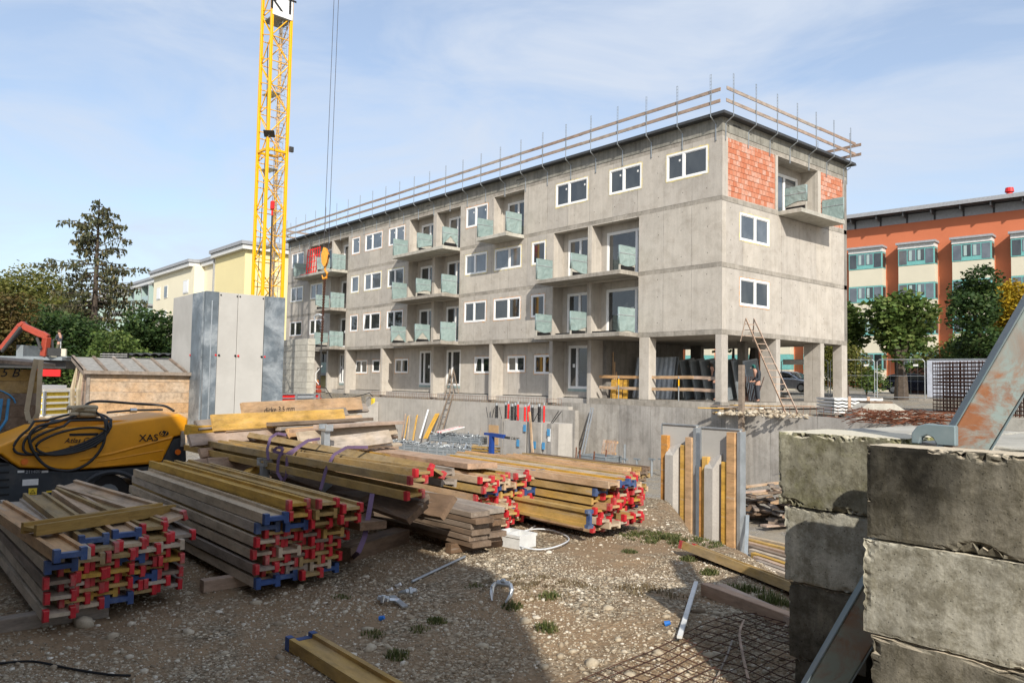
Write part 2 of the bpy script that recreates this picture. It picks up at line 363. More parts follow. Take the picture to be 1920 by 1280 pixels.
def board(name, p0, p1, w_, t, mat, parent=None, up=(0, 0, 1), **kw):
    m, L = fr(p0, p1, up); b = MB(); c = min(.004, t/6)
    prof = [(-w_/2+c, -t/2), (w_/2-c, -t/2), (w_/2, -t/2+c), (w_/2, t/2-c), (w_/2-c, t/2), (-w_/2+c, t/2), (-w_/2, t/2-c), (-w_/2, -t/2+c)]
    b.prism(prof, 0, L, 'x'); o = b.obj(name, mat, parent); o.matrix_basis = m
    for k, v in kw.items(): o[k] = v
    return o
def parent_inv(p): return (Matrix.Translation(p.location) @ p.rotation_euler.to_matrix().to_4x4()).inverted()
def text(name, s, size, mat, M4, parent=None, shear=0, ext=.002, align='CENTER'):
    c = bpy.data.curves.new(name, 'FONT'); c.body = s; c.size = size; c.extrude = ext; c.shear = shear; c.align_x = align; c.align_y = 'CENTER'; c.materials.append(M[mat])
    c.resolution_u = 3
    o = bpy.data.objects.new(name, c); COL.objects.link(o)
    me = bpy.data.meshes.new_from_object(o.evaluated_get(bpy.context.evaluated_depsgraph_get())); bpy.data.objects.remove(o)
    o = link(name, me, mat, parent); o.matrix_basis = M4
    return o
def face_m(loc, xd, up):  # text facing: local x = xd, local y = up
    x = V(xd).normalized(); y = V(up).normalized(); z = x.cross(y)
    return Matrix(((x.x, y.x, z.x, loc[0]), (x.y, y.y, z.y, loc[1]), (x.z, y.z, z.z, loc[2]), (0, 0, 0, 1)))
# wall sheet with holes: (u,z) rectangles extruded along the third axis
def wall(b, u0, u1, z0, z1, holes, d0, d1, axis='x', cuts=()):
    us = sorted({u0, u1, *[h[0] for h in holes], *[h[1] for h in holes]}); us = [u for u in us if u0 <= u <= u1]
    zs = sorted({z0, z1, *[h[2] for h in holes], *[h[3] for h in holes]}); zs = [z for z in zs if z0 <= z <= z1]
    def solid(i, j):
        if i < 0 or j < 0 or i >= len(us)-1 or j >= len(zs)-1: return False
        u = (us[i]+us[i+1])/2; z = (zs[j]+zs[j+1])/2
        return not any(h[0] < u < h[1] and h[2] < z < h[3] for h in holes)
    def P(u, d, z): return (u, d, z) if axis == 'x' else (d, u, z)
    for i in range(len(us)-1):
        for j in range(len(zs)-1):
            if not solid(i, j): continue
            a, c, e, g = us[i], us[i+1], zs[j], zs[j+1]
            for d in (d0, d1): b.quad(P(a, d, e), P(c, d, e), P(c, d, g), P(a, d, g))
            if not solid(i-1, j): b.quad(P(a, d0, e), P(a, d1, e), P(a, d1, g), P(a, d0, g))
            if not solid(i+1, j): b.quad(P(c, d0, e), P(c, d1, e), P(c, d1, g), P(c, d0, g))
            if not solid(i, j-1): b.quad(P(a, d0, e), P(c, d0, e), P(c, d1, e), P(a, d1, e))
            if not solid(i, j+1): b.quad(P(a, d0, g), P(c, d0, g), P(c, d1, g), P(a, d1, g))
    return b

ORDB = ('first', 'second', 'third', 'fourth', 'fifth', 'sixth', 'seventh', 'eighth', 'ninth')
ORD3 = ('left', 'middle', 'right')
# ------------------------------------------------------------------ terrain
G = -1.15; PIT = -3.1
EDGE = [(-60, -18.0), (11.4, -18.0), (12.8, -19.5), (14.4, -20.45), (16.2, -21.9), (18, -22.5), (22, -22.6), (60, -22.6)]
def edge_y(x):
    for (a, b), (c, d) in zip(EDGE, EDGE[1:]):
        if a <= x <= c: return b+(d-b)*(x-a)/(c-a)
    return EDGE[-1][1]
def ground_z(x, y):
    nz = noise.noise(V((x*.35, y*.35, 0)))*.10+noise.noise(V((x*1.3, y*1.3, 3)))*.035+noise.noise(V((x*4, y*4, 7)))*.010
    fl = max(0, min(1, ((x-12.5)**2+(y+22.3)**2)**.5/2-.4)) if 5 < x < 14 else 1
    z = G+nz*fl*.8
    # gentle heap behind the white box, towards the pit edge
    z += .05*math.exp(-(((x-14.5)/1.0)**2+((y+21.3)/.8)**2))+.16*math.exp(-(((x-15.4)/1.5)**2+((y+23.0)/.9)**2))
    e = edge_y(x)+.12*noise.noise(V((x*1.1, 5, 0)))
    if x > -27.5 and y > e:
        t = min(1, (y-e)/1.7); zp = PIT+.05*nz
        z = z+(zp-z)*(t*t*(3-2*t)) if y < -.9 or x > -8 else zp
    if x < -27.5: z = G+.1*nz+.35*max(0, min(1, (-30-x)/20))
    if y > .05: z = max(z, -.35+min(.75, max(0, (y-12)/20))) if x > -60 else z
    return z
def grid(name, x0, x1, y0, y1, st, mat, fn, **kw):
    nx = int((x1-x0)/st)+1; ny = int((y1-y0)/st)+1; vs = []; fs = []
    for j in range(ny):
        for i in range(nx):
            x = x0+(x1-x0)*i/(nx-1); y = y0+(y1-y0)*j/(ny-1); vs.append((x, y, fn(x, y)))
    for j in range(ny-1):
        for i in range(nx-1): a = j*nx+i; fs.append((a, a+1, a+nx+1, a+nx))
    me = bpy.data.meshes.new(name); me.from_pydata(vs, [], fs); me.polygons.foreach_set('use_smooth', [True]*len(fs))
    return link(name, me, mat, None, **kw)
grid('site_ground', 3, 20.4, -29.5, -15.5, .07, 'gravel', lambda x, y: ground_z(x, y), kind='structure')
# the same ground further off, leaving out the finely built piece
def far_ground():
    xs = [-300, -120, -70]+[-60+i*2.0 for i in range(12)]+[-36+i*.75 for i in range(52)]+[3, 4.5, 6.5, 9, 12, 15, 18, 20.4, 22, 25, 30, 45, 70, 120, 300]
    ys = [-300, -60, -40, -32, -29.5, -27, -24, -22, -20.5, -19]+[-18.5+i*.5 for i in range(37)]+[.03, .1, 0.3, 1, 2, 4, 8, 12, 16, 20, 26, 32, 45, 60, 120, 300, 800]
    xs = sorted(set(xs)); ys = sorted(set(ys)); vs = []; fs = []
    for y in ys:
        for x in xs: vs.append((x, y, ground_z(x, y)))
    n = len(xs)
    for j in range(len(ys)-1):
        for i in range(n-1):
            cx = (xs[i]+xs[i+1])/2; cy = (ys[j]+ys[j+1])/2
            if 3 < cx < 20.4 and -29.5 < cy < -15.5: continue
            a = j*n+i; fs.append((a, a+1, a+n+1, a+n))
    me = bpy.data.meshes.new('ground'); me.from_pydata(vs, [], fs); link('ground', me, 'pit_floor', None, kind='structure')
far_ground()

# ------------------------------------------------------------------ main building (corner at the origin, long side along -x)
BL = thing('apartment_building', 'unfinished four-storey grey concrete apartment block with balconies and open corner bay', 'building', (0, 0, 0))
L_, W_ = 43.2, 10.9
FL = [0, 3.09, 5.94, 8.79, 11.58]
TOP = 12.18
rects = {1: [], 2: [], 3: []}   # windows on the long side (x0,x1,z0,z1,mullion)
Wn = []
def win(st, x0, x1, kind='std', foam='y', sky=False, open_=False, split=.45):
    z = FL[st]; Wn.append((st, x0, x1, z+1.1, z+2.32, foam, sky, open_, split)); rects[st].append((x0, x1, z+1.1, z+2.32))
for st, foam in ((1, 'o'), (2, 'y'), (3, 'o')):
    sky = st > 1
    win(st, -42.5, -40.2, foam=foam, sky=sky)
    if st < 3: win(st, -38.8, -36.7, foam=foam, sky=sky)
    win(st, -32.15, -31.0, foam=foam, sky=sky, split=0)
    win(st, -30.22, -27.86, foam=foam, sky=sky, split=.42, open_=(st == 1))
    win(st, -27.0, -24.95, foam=foam, sky=sky)
    win(st, -18.12, -16.03, foam=foam, sky=sky)
    if st < 3:
        win(st, -15.32, -12.98, foam=foam, sky=sky, split=.55); win(st, -12.1, -11.02, foam=foam, split=0)
    else:
        win(st, -10.28, -7.94, foam='y', split=.42); win(st, -6.48, -4.44, foam='y'); win(st, -2.97, -.73, foam='y', split=.42)
logs = {3: [(-39.15, -35.35), (-35.1, -32.72), (-24.38, -21.6), (-21.25, -18.7), (-15.45, -12.82)],
        2: [(-35.33, -32.83), (-24.4, -21.64), (-21.35, -18.68), (-10.38, -7.9), (-7.62, -4.57)],
        1: [(-35.33, -32.83), (-24.42, -21.62), (-21.35, -18.68), (-10.41, -7.9), (-7.62, -4.57)]}
TW = .30  # wall thickness
for st in (1, 2, 3):
    z0 = FL[st]; z1 = FL[st+1]-.20
    holes = [(a, b, c, d) for a, b, c, d in rects[st]]+[(a, b, z0-.01, z1-.04) for a, b in logs[st]]
    wall(MB(), -L_, 0, z0, z1, holes, .0, TW).obj('wall', 'conc', BL)
    b = MB()  # slab edge band, a touch rough and set back
    b.box(-L_, 0, .008, W_-.01, z0-.215, z0-.002); b.obj('floor_slab', 'conc_slab', BL)
MB().box(-L_, 0, .004, W_-.006, FL[4]-.2, FL[4]).obj('floor_slab', 'conc_slab', BL)
# parapet beam on the long side, short side, behind and left
b = MB(); b.box(-L_-.02, .02, -.02, .28, FL[4], TOP); b.box(-L_, 0, W_-.3, W_, FL[4], TOP); b.box(-.26, .02, .285, W_, FL[4], TOP); b.box(-L_-.02, -L_+.26, .285, W_, FL[4], TOP)
b.obj('parapet_beam', 'parapet', BL)
b = MB(); b.box(-L_-.38, .36, -.38, W_+.36, TOP, TOP+.05); b.box(-L_-.36, .34, -.36, -.30, TOP+.05, TOP+.13); b.box(.28, .34, -.30, W_+.34, TOP+.05, TOP+.13)
b.obj('roof_edge', 'roof_dark', BL)
# back and end walls, roof deck
for q in ((-L_, 0, W_-.3, W_), (-L_, -L_+.3, .3, W_-.3)): MB().box(*q, FL[1], FL[4]-.2).obj('rear_wall', 'conc_in', BL)
# short side: storeys 1, 2 concrete with a window, storey 3 brick infill with a loggia
for st in (1, 2):
    z0, z1 = FL[st], FL[st+1]-.2
    wall(MB(), .302, W_-.302, z0, z1, [(1.32, 3.65, z0+1.1, z0+2.32)], -TW, 0, 'y').obj('wall', 'conc', BL)
z0, z1 = FL[3], FL[4]-.2
b = MB(); wall(b, .302, W_-.302, z0, z1, [(.42, 4.18, z0+.03, z1-.02), (4.38, 8.0, z0-.01, z1-.02), (8.28, 10.55, z0+.03, z1-.02)], -TW, 0, 'y'); b.obj('wall', 'conc', BL)
for q in ((.42, 4.18), (8.28, 10.55)): MB().box(-.28, -.02, *q, z0+.03, z1-.001).obj('mortar_bed', 'mortar', BL)
bm_ = MB().box(-.004, .02, 0, .238, 0, .215).obj('brick', 'brick', BL); bme = bm_.data; bpy.data.objects.remove(bm_)
bh = MB().box(-.004, .012, 0, .117, 0, .225).obj('brick', 'brick', BL); bhe = bh.data; bpy.data.objects.remove(bh)
hd = MB().box(-.004, .010, 0, .11, 0, .235).obj('brick', 'brick', BL); hde = hd.data; bpy.data.objects.remove(hd)
def lay(y0, y1):
    z = z0+.04; y = y0+.01
    while y < y1-.1: o = link('brick', hde, None, BL); o.matrix_basis = Matrix.Translation((-.022+rnd.uniform(0, .006), y, z)) @ Matrix.Rotation(rnd.uniform(-.01, .01), 4, 'X'); y += .122
    z += .247; r = 0
    while z < z1-.27:
        y = y0+.005; k = 0
        if r % 2: o = link('brick', bhe, None, BL); o.matrix_basis = Matrix.Translation((-.02+rnd.uniform(0, .008), y, z)); y += .127
        while y < y1-.245:
            o = link('brick', bme, None, BL); o.matrix_basis = Matrix.Translation((-.02+rnd.uniform(0, .009), y, z+rnd.uniform(-.002, .002))); y += .255
        if y < y1-.12: o = link('brick', bhe, None, BL); o.matrix_basis = Matrix.Translation((-.02, y, z))
        z += .236; r += 1
    y = y0+.01
    while y < y1-.1: o = link('brick', hde, None, BL); o.matrix_basis = Matrix.Translation((-.02, y, z)); y += .122
lay(.42, 4.18); lay(8.28, 10.55)
# loggia linings: side fins, back walls with door openings
def window(x0, x1, z0, z1, y, foam=None, sky=False, split=.45, axis='x', fw=.085, open_=False, sticker=False, door=False, side=1):
    """white framed window in the plane y (or x for the short side); returns the frame"""
    def P(u, d, z): return (u, y+d*side, z) if axis == 'x' else (y-d, u, z)
    def bx(b, u0, u1, d0, d1, a, c):
        p = P(u0, d0, a); q = P(u1, d1, c); return b.box(min(p[0], q[0]), max(p[0], q[0]), min(p[1], q[1]), max(p[1], q[1]), a, c)
    b = MB(); d0, d1 = -.012, .07
    bx(b, x0, x1, d0, d1, z0, z0+fw); bx(b, x0, x1, d0, d1, z1-fw, z1); bx(b, x0, x0+fw, d0, d1, z0+fw, z1-fw); bx(b, x1-fw, x1, d0, d1, z0+fw, z1-fw)
    us = [x0+fw, x1-fw]
    if split: m = x0+(x1-x0)*split; bx(b, m-.055, m+.055, d0, d1, z0+fw, z1-fw); us = [x0+fw, m-.055, m+.055, x1-fw]
    F = b.obj('window', 'white_pvc', BL)
    for k in range(0, len(us), 2):
        a, c = us[k], us[k+1]; t = .035
        b = MB(); e = .018  # sash
        bx(b, a, c, .012, .06, z0+fw, z0+fw+t); bx(b, a, c, .012, .06, z1-fw-t, z1-fw); bx(b, a, a+t, .012, .06, z0+fw+t, z1-fw-t); bx(b, c-t, c, .012, .06, z0+fw+t, z1-fw-t)
        b.obj('sash', 'white_pvc', F)
        b = MB(); bx(b, a+t, c-t, .04, .05, z0+fw+t, z1-fw-t); p = b.obj('pane', 'glass_sky' if sky else 'glass', F)
        if sticker and rnd.random() < .7:
            b = MB(); zc = z1-.35 if not door else z0+1.2; sz = .07 if not door else .13
            bx(b, c-t-.12-sz, c-t-.12+sz*.3, .032, .036, zc-sz*.7, zc+sz*.7); b.obj('sticker', 'white_paint', F)
    if open_:
        m = x0+fw+.05; b = MB(); b.bar(P(m, -.02, z0+fw+.03), P(m+.10, .03, z1-fw-.02), .05, .05); b.obj('tilted_sash', 'white_pvc', F)
    if foam:
        b = MB(); t0 = .03
        def strip(pa, pb):
            n = max(6, int((V(pa)-V(pb)).length/.05)); pa = V(pa); pb = V(pb)
            prev = None
            for i in range(n+1):
                q = pa+(pb-pa)*(i/n); wd = t0*max(-.5, -.35+3.2*abs(noise.noise(q*3.1))+1.2*noise.noise(q*9))
                if prev: b.bar(prev[0], q, prev[1], .018, up=(0, 1, 0) if axis == 'x' else (1, 0, 0))
                prev = (q, wd+.02)
        o_ = .018
        strip(P(x0-o_, 0, z0), P(x0-o_, 0, z1)); strip(P(x1+o_, 0, z0), P(x1+o_, 0, z1)); strip(P(x0-o_, 0, z1+o_), P(x1+o_, 0, z1+o_)); strip(P(x0-o_, 0, z0-o_), P(x1+o_, 0, z0-o_))
        b.obj('foam_seal', 'foam_yellow' if foam == 'y' else 'foam_orange', F)
    return F
for st, a, c, z0, z1, foam, sky, op, sp in Wn: window(a, c, z0, z1, 0.0, foam, sky, sp, open_=op, sticker=(st == 3))
for st in (1, 2): window(1.32, 3.65, FL[st]+1.1, FL[st]+2.32, 0.0, 'y' if st == 2 else 'o', st == 2, .52, 'y')
LD = .72
for st in (1, 2, 3):
    z0, z1 = FL[st], FL[st+1]-.2
    for a, b_ in logs[st]:
        for q0, q1 in ((a-.2, a-.001), (b_+.001, b_+.2)): MB().box(q0, q1, TW, LD, z0, z1).obj('loggia_side_wall', 'conc', BL)
        dl = a+.35; dr = b_-.02
        if b_-a < 2.6 and st == 3 and a > -16: dl = a+.12
        b = MB(); wall(b, a-.25, b_+.25, z0, z1, [(dl, dr, z0+.03, z1-.35)], LD, LD+.2); b.obj('loggia_back_wall', 'conc', BL)
        big = (b_-a) > 2.9
        window(dl, dr, z0+.04, z1-.36, LD+.02, None, False, .72 if big and st < 3 else .42, fw=.10, door=True, sticker=True)
# side loggia
z0, z1 = FL[3], FL[4]-.2
for q0, q1 in ((4.14, 4.379), (8.001, 8.25)): MB().box(-.9, -TW, q0, q1, z0, z1).obj('loggia_side_wall', 'conc', BL)
wall(MB(), 4.14, 8.25, z0, z1, [(4.5, 7.7, z0+.03, z1-.33)], -1.1, -.9, 'y').obj('loggia_back_wall', 'conc', BL)
window(4.5, 7.7, z0+.04, z1-.34, -.92, None, True, .62, 'y', fw=.10, door=True)
# balcony slabs
def balcony(x0, x1, st):
    b = MB(); b.box(x0, x1, -1.3, -.002, FL[st]-.2, FL[st]-.004); o = b.obj('balcony_slab', 'conc_slab' if st < 3 else 'conc_pale', BL); bevel(o, .012)
    return o
BAL = {3: [(-39.35, -32.72), (-24.38, -18.66), (-15.4, -12.76)], 2: [(-35.35, -32.75), (-24.38, -18.66), (-10.38, -4.58)], 1: [(-35.35, -32.75), (-24.38, -18.66), (-10.38, -4.58)]}
for st in BAL:
    for a, c in BAL[st]: balcony(a, c, st)
b = MB(); b.box(.002, 1.15, 4.42, 8.42, FL[3]-.2, FL[3]-.004); bevel(b.obj('balcony_slab', 'conc_pale', BL), .012)
# wrapped balustrade panels, each with its film cover
def screen(p, ax, st, mode, seed):
    """p = front bottom; runs 1.08 m inwards along ax"""
    r = random.Random(seed); th = .10; Lh = 1.06; H = 1.12; z = FL[st]
    m = Matrix(((ax[0], -ax[1], 0, p[0]), (ax[1], ax[0], 0, p[1]), (0, 0, 1, z), (0, 0, 0, 1)))
    b = MB(); b.box(.01, Lh-.01, -th/2+.012, th/2-.012, .0, H-.02, m); S_ = b.obj('balustrade_panel', 'conc_pale', BL)
    b = MB(); n = 14; k = 16
    low = {0: lambda u: .03+.04*math.sin(u*5+seed), 1: lambda u: .30+.12*math.sin(u*3+seed), 2: lambda u: .62-abs(u-.5)*1.1 if abs(u-.5) < .5 else .05, 3: lambda u: .18+.25*u}[mode]
    for side in (-1, 1):
        base = len(b.v)
        for i in range(n+1):
            u = i/n; zl = max(.0, low(u))
            for j in range(k+1):
                v = j/k; zz = zl+(H-zl)*v
                amp = .022*(1-v*.6); q = V((u*3+seed*3, zz*2.2, seed+side))
                off = abs(noise.noise(q*1.7))*amp*2+abs(noise.noise(q*4))*amp
                b.v.append(tuple(m @ V((u*Lh, side*(th/2+.004+off), zz))))
        for i in range(n):
            for j in range(k):
                a = base+i*(k+1)+j; b.f.append((a, a+1, a+k+2, a+k+1))
    for u0, u1 in ((-.006, .0), (Lh, Lh+.006)): b.box(u0, u1, -th/2-.006, th/2+.006, max(.02, low(u0)), H+.004, m)
    b.box(0, Lh, -th/2-.01, th/2+.01, H, H+.012, m)
    fi = b.obj('film_wrap', 'film', S_, smooth=True)
    b = MB(); b.box(-.012, Lh+.01, -th/2-.03, th/2+.03, H-.36, H-.335, m); b.obj('tape', 'trim_grey', S_)
    if mode in (1, 2, 3):
        b = MB(); b.box(.06, Lh-.05, -th/2-.01, -th/2+.004, .02, .2, m); b.box(.06, Lh-.05, th/2-.004, th/2+.01, .02, .2, m); b.obj('black_liner', 'black', S_)
SC = {3: [(-39.3, 0), (-35.25, 3), (-32.8, 0), (-24.3, 0), (-21.48, 1), (-18.74, 2), (-15.33, 0), (-12.83, 0)],
      2: [(-35.25, 1), (-32.83, 0), (-24.3, 0), (-21.5, 1), (-18.74, 0), (-10.3, 0), (-7.8, 1), (-4.66, 1)],
      1: [(-35.25, 3), (-32.83, 0), (-24.3, 2), (-21.5, 2), (-18.74, 0), (-10.3, 1), (-7.8, 1), (-4.66, 0)]}
k = 0
for st in SC:
    for x, md in SC[st]: k += 1; screen((x, -1.26), (0, 1), st, md, k)
screen((1.12, 4.92), (-1, 0), 3, 1, 51); screen((1.12, 8.36), (-1, 0), 3, 0, 52)
for x0 in (-23.9, -21.0, -9.9, -7.3):     # dark liner strips lying along the slabs
    MB().box(x0, x0+1.5, -.25, -.15, FL[1], FL[1]+.16).obj('black_liner', 'black', BL)
# ground floor: fins, back wall with openings, plinth
GY = .85; z1 = FL[1]-.22
gw = [(-32.77, -30.94, 1.15, 2.15, 0), (-30.23, -29.15, 1.25, 2.15, 1), (-27.15, -25.47, 1.2, 2.18, 0), (-18.14, -16.6, 1.2, 2.2, 0), (-15.02, -13.49, 1.28, 2.2, 0), (-12.72, -11.1, 1.18, 2.22, 0)]
gd = [(-35.15, -34.0), (-24.08, -22.75), (-21.04, -19.54), (-10.03, -8.4)]
wall(MB(), -35.45, -7.62, -.32, z1, [(a, b_, c, d) for a, b_, c, d, _ in gw]+[(a, b_, .30, 2.66) for a, b_ in gd], GY, GY+.25).obj('ground_floor_wall', 'conc', BL)
for i, (a, b_, c, d, s1) in enumerate(gw): window(a, b_, c, d, GY, 'o', False, 0 if s1 else .5, open_=i in (0, 3))
for a, b_ in gd:
    window(a, b_, .42, 2.66, GY+.01, None, False, .38, fw=.10, door=True, sticker=True); MB().box(a, b_, GY-.02, GY+.05, .28, .415).obj('door_threshold', 'sill_teal', BL)
fins = [-35.7, -32.84, -27.69, -21.52, -15.66, -10.62, -7.84]
for x in fins: MB().box(x, x+.26, .001, GY-.001, -.32, z1-.001).obj('fin_wall', 'conc', BL)
for q in ((-39.6, -38.7, .0, 1.0), (-43.2, -42.6, 0, 3), (-43.2, -42.9, 7, W_)): MB().box(*q, -1.2, z1-.001).obj('pier', 'conc', BL)
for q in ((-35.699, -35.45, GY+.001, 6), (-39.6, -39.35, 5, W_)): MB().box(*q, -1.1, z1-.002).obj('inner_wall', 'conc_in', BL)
MB().box(-35.4, -7.63, .35, GY-.003, -.9, -.05).obj('plinth', 'conc_smooth', BL)
# open corner bay
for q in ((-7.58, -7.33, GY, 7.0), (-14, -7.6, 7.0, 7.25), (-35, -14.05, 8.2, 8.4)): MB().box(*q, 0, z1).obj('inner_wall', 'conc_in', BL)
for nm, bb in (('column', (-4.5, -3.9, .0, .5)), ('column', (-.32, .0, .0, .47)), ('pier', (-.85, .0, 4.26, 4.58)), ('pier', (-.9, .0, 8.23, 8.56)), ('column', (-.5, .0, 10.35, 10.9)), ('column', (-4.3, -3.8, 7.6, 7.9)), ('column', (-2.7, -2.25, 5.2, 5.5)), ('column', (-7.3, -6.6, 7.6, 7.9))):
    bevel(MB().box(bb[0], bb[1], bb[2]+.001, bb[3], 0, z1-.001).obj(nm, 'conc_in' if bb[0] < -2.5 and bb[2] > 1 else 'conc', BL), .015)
MB().box(-7.6, .06, -.03, W_+.05, -.28, -.004).obj('ground_slab', 'conc_slab', BL)
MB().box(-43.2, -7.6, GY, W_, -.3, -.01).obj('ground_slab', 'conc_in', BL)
# tie holes of the formwork on walls of the two front faces
b = MB(); r = random.Random(3)
def hole(p, nrm):
    m, _ = fr(p, V(p)+V(nrm), (0, 0, 1)); ang = [i*math.pi/3 for i in range(6)]
    b.add([(.0, .022*math.cos(t), .022*math.sin(t)) for t in ang], [(0, 1, 2, 3, 4, 5)], m)
for st in (1, 2, 3):
    for u in np.arange(-42.6, -.2, 1.35):
        for dz in (.45, 1.6, 2.4):
            x = u+r.uniform(-.05, .05)
            if any(a-.1 < x < b_+.1 and c-.1 < FL[st]+dz < d+.1 for a, b_, c, d in rects[st]) or any(a-.1 < x < b_+.1 for a, b_ in logs[st]): continue
            hole((x, -.003, FL[st]+dz+r.uniform(-.04, .04)), (0, -1, 0))
    if st < 3:
        for u in np.arange(.7, 10.6, 1.3):
            for dz in (.45, 1.0, 1.7, 2.4):
                y = u+r.uniform(-.1, .1)
                if 1.2 < y < 3.75 and dz > .9: continue
                hole((.003, y, FL[st]+dz), (1, 0, 0))
b.obj('tie_holes', 'black', BL, kind='stuff')
text('lettering', 'overtec', .2, 'black', face_m((-13.2, -.024, 11.95), (1, 0, 0), (0, 0, 1)), BL, .2)
text('lettering', 'overtec', .17, 'black', face_m((-22.2, -.024, 11.95), (1, 0, 0), (0, 0, 1)), BL, .2)
text('lettering', 'overtec', .2, 'black', face_m((.024, 1.05, 11.98), (0, 1, 0), (0, 0, 1)), BL, .2)

# roof edge guard rails
def guard(name, label, posts, rails, n):
    """posts: list of (x,y) on the wall face, n outward normal"""
    T = thing(name, label, 'guard rail', (*posts[len(posts)//2], TOP)); n = V(n)
    t = V((-n.y, n.x, 0))
    for x, y in posts:
        p = V((x, y, 0)); b = MB(); q = lambda o, z, s_=0: p+n*o+t*s_+V((0, 0, z))
        b.bar(q(.03, 11.2), q(.03, 11.95), .04, .04); b.bar(q(.03, 11.93), q(.42, 12.15), .035, .035); b.bar(q(.42, 12.13), q(.42, 13.1), .03, .03)
        for s_ in (-.035, .035): b.bar(q(.42, 12.75, s_), q(.42, 13.98, s_), .014, .014)
        z = 12.8
        while z < 13.98: b.bar(q(.42, z, -.035), q(.42, z, .035), .014, .014); z += .145
        b.bar(q(.03, 11.9), q(.03, 11.35, .0)+t*.3*0+n*.0, .02, .02)
        b.obj('post', 'steel_galv', T)
    for a, c, z in rails: board('rail_board', (a[0], a[1], z), (c[0], c[1], z+.0), .035, .15, 'wood_rail', T)
    return T
lp = [-.3-1.77*i for i in range(25)]
rl = []
for z in (12.74, 13.24):
    x = .15
    while x > -43.0:
        x2 = max(x-4.1, -43.9); rl.append(((x, -.37+.02*(len(rl) % 2)), (x2-.15, -.37+.02*(len(rl) % 2)), z)); x = x2
guard('roof_guard_rail', 'long timber and steel guard rail above the balcony side of the roof', [(x, .0) for x in lp], rl, (0, -1, 0))
rl = []
for z in (12.74, 13.26):
    for a, c in ((-.25, 3.8), (3.65, 7.6), (7.45, 11.1)): rl.append(((.37+.02*(len(rl) % 2), a), (.37+.02*(len(rl) % 2), c), z))
guard('roof_guard_rail', 'short guard rail above the brick panels on the right end of the roof', [(.0, .2+1.72*i) for i in range(7)], rl, (1, 0, 0))
rl = [((-x, W_+.37), (-x-4, W_+.37), z) for z in (12.74, 13.24) for x in (-.6, 3.3)]
guard('roof_guard_rail', 'rear guard rail seen end-on past the right roof corner', [(.0-1.8*i, W_) for i in range(4)], rl, (0, 1, 0))
rl = [((-L_-.37, a), (-L_-.37, a+4), z) for z in (12.74, 13.24) for a in (-.5, 3.4)]
guard('roof_guard_rail', 'far left guard rail returning round the distant end of the roof', [(-L_, .3+1.9*i) for i in range(4)], rl, (-1, 0, 0))

# ------------------------------------------------------------------ unseen containers, added behind the camera to cast shade over the near gravel
for i, (x0, x1, z0, lab) in enumerate(((9.0, 16.3, 0, 'left ground-level'), (16.35, 23.6, 0, 'right ground-level'), (9.0, 16.3, 1, 'left middle'), (16.35, 23.6, 1, 'right middle'), (9.0, 16.3, 2, 'left top'), (16.35, 23.6, 2, 'right top'))):
    z = -1.2+z0*2.62; T = thing('shade_container', f'{lab} grey unseen container added behind the camera to cast shade', 'container', ((x0+x1)/2, -30.2, z))
    MB().box(x0, x1, -31.6, -29.12, z+.02, z+2.6).obj('body', 'trim_grey', T); b = MB(); pr = [(x0+.1+i*.07, -29.1 if i % 4 < 2 else -29.13) for i in range(int((x1-x0-.2)/.07))]
    for u, v in pr[::4]: b.box(u, u+.14, -29.11, -29.07, z+.15, z+2.45)
    b.obj('ribs', 'trim_grey', T, kind='stuff')

# ------------------------------------------------------------------ basement and pit walls
def tagd(o, l, c, g=None): return tag(o, l, c, g)
tagd(MB().box(-9.6, .3, -.06, .2, -3.4, -.285).obj('basement_wall', 'conc_base'), 'grey concrete basement wall directly under the open corner bay', 'wall')
o = MB().box(-28.4, -8.45, -.65, -.35, -3.4, -.46).obj('garage_wall', 'conc_smooth'); tagd(o, 'long smooth pale concrete pit wall behind the leaning ladder', 'wall')
tagd(MB().box(-14.2, -7.7, -.95, -.66, -3.4, -.62).obj('garage_wall', 'conc_base'), 'mottled darker concrete wall section behind the red and black pipes', 'wall')
tagd(MB().box(.9, 34, -1.0, -.72, -3.4, -.36).obj('garage_wall', 'conc_base'), 'low grey pit wall running behind the ballast blocks on the right', 'wall')
MB().box(-28.4, -8.5, -.34, .34, -.95, -.75).obj('backfill_ledge', 'mound', kind='structure')
MB().box(.3, 34, -.71, 12, -.62, -.45).obj('deck_slab', 'mound', kind='structure')
# steps against the left end of the pit wall (triangular buttress)
p = aty(700, 765, -.7)
tagd(MB().prism([(-.7, -.75), (-.7, -3.3), (-4.4, -3.3), (-4.4, -2.9)], -26.9, -26.6, 'x').obj('side_wall', 'conc_smooth'), 'sloping concrete side wall at the left end of the pit', 'wall')
# starter bars along the pit walls
def rebars(name, label, pts, h, close=False):
    T = thing(name, label, 'rebar', pts[0]); b = MB()
    for i, p in enumerate(pts):
        p = V(p); b.tube([p, p+V((rnd.uniform(-.02, .02), rnd.uniform(-.02, .02), h*rnd.uniform(.85, 1.05)))], .008, 4)
    b.tube([V(pts[0])+V((0, 0, h*.9)), V(pts[-1])+V((0, 0, h*.9))], .007, 4)
    b.obj('bars', 'rust', T, kind='stuff'); return T
rebars('starter_bars', 'rusty row of starter bars along the top of the long pit wall', [(x, -.5, -.46) for x in np.arange(-28, -9, .21)], .38)
rebars('starter_bars', 'rusty starter bars sticking up from the right-hand pit wall', [(x, -.86, -.36) for x in np.arange(2.0, 12, .27)], .35)
rebars('starter_bars', 'sparse rusty starter bars beyond the right-hand pit wall end', [(x, -.86, -.36) for x in np.arange(12.2, 16, .5)], .35)

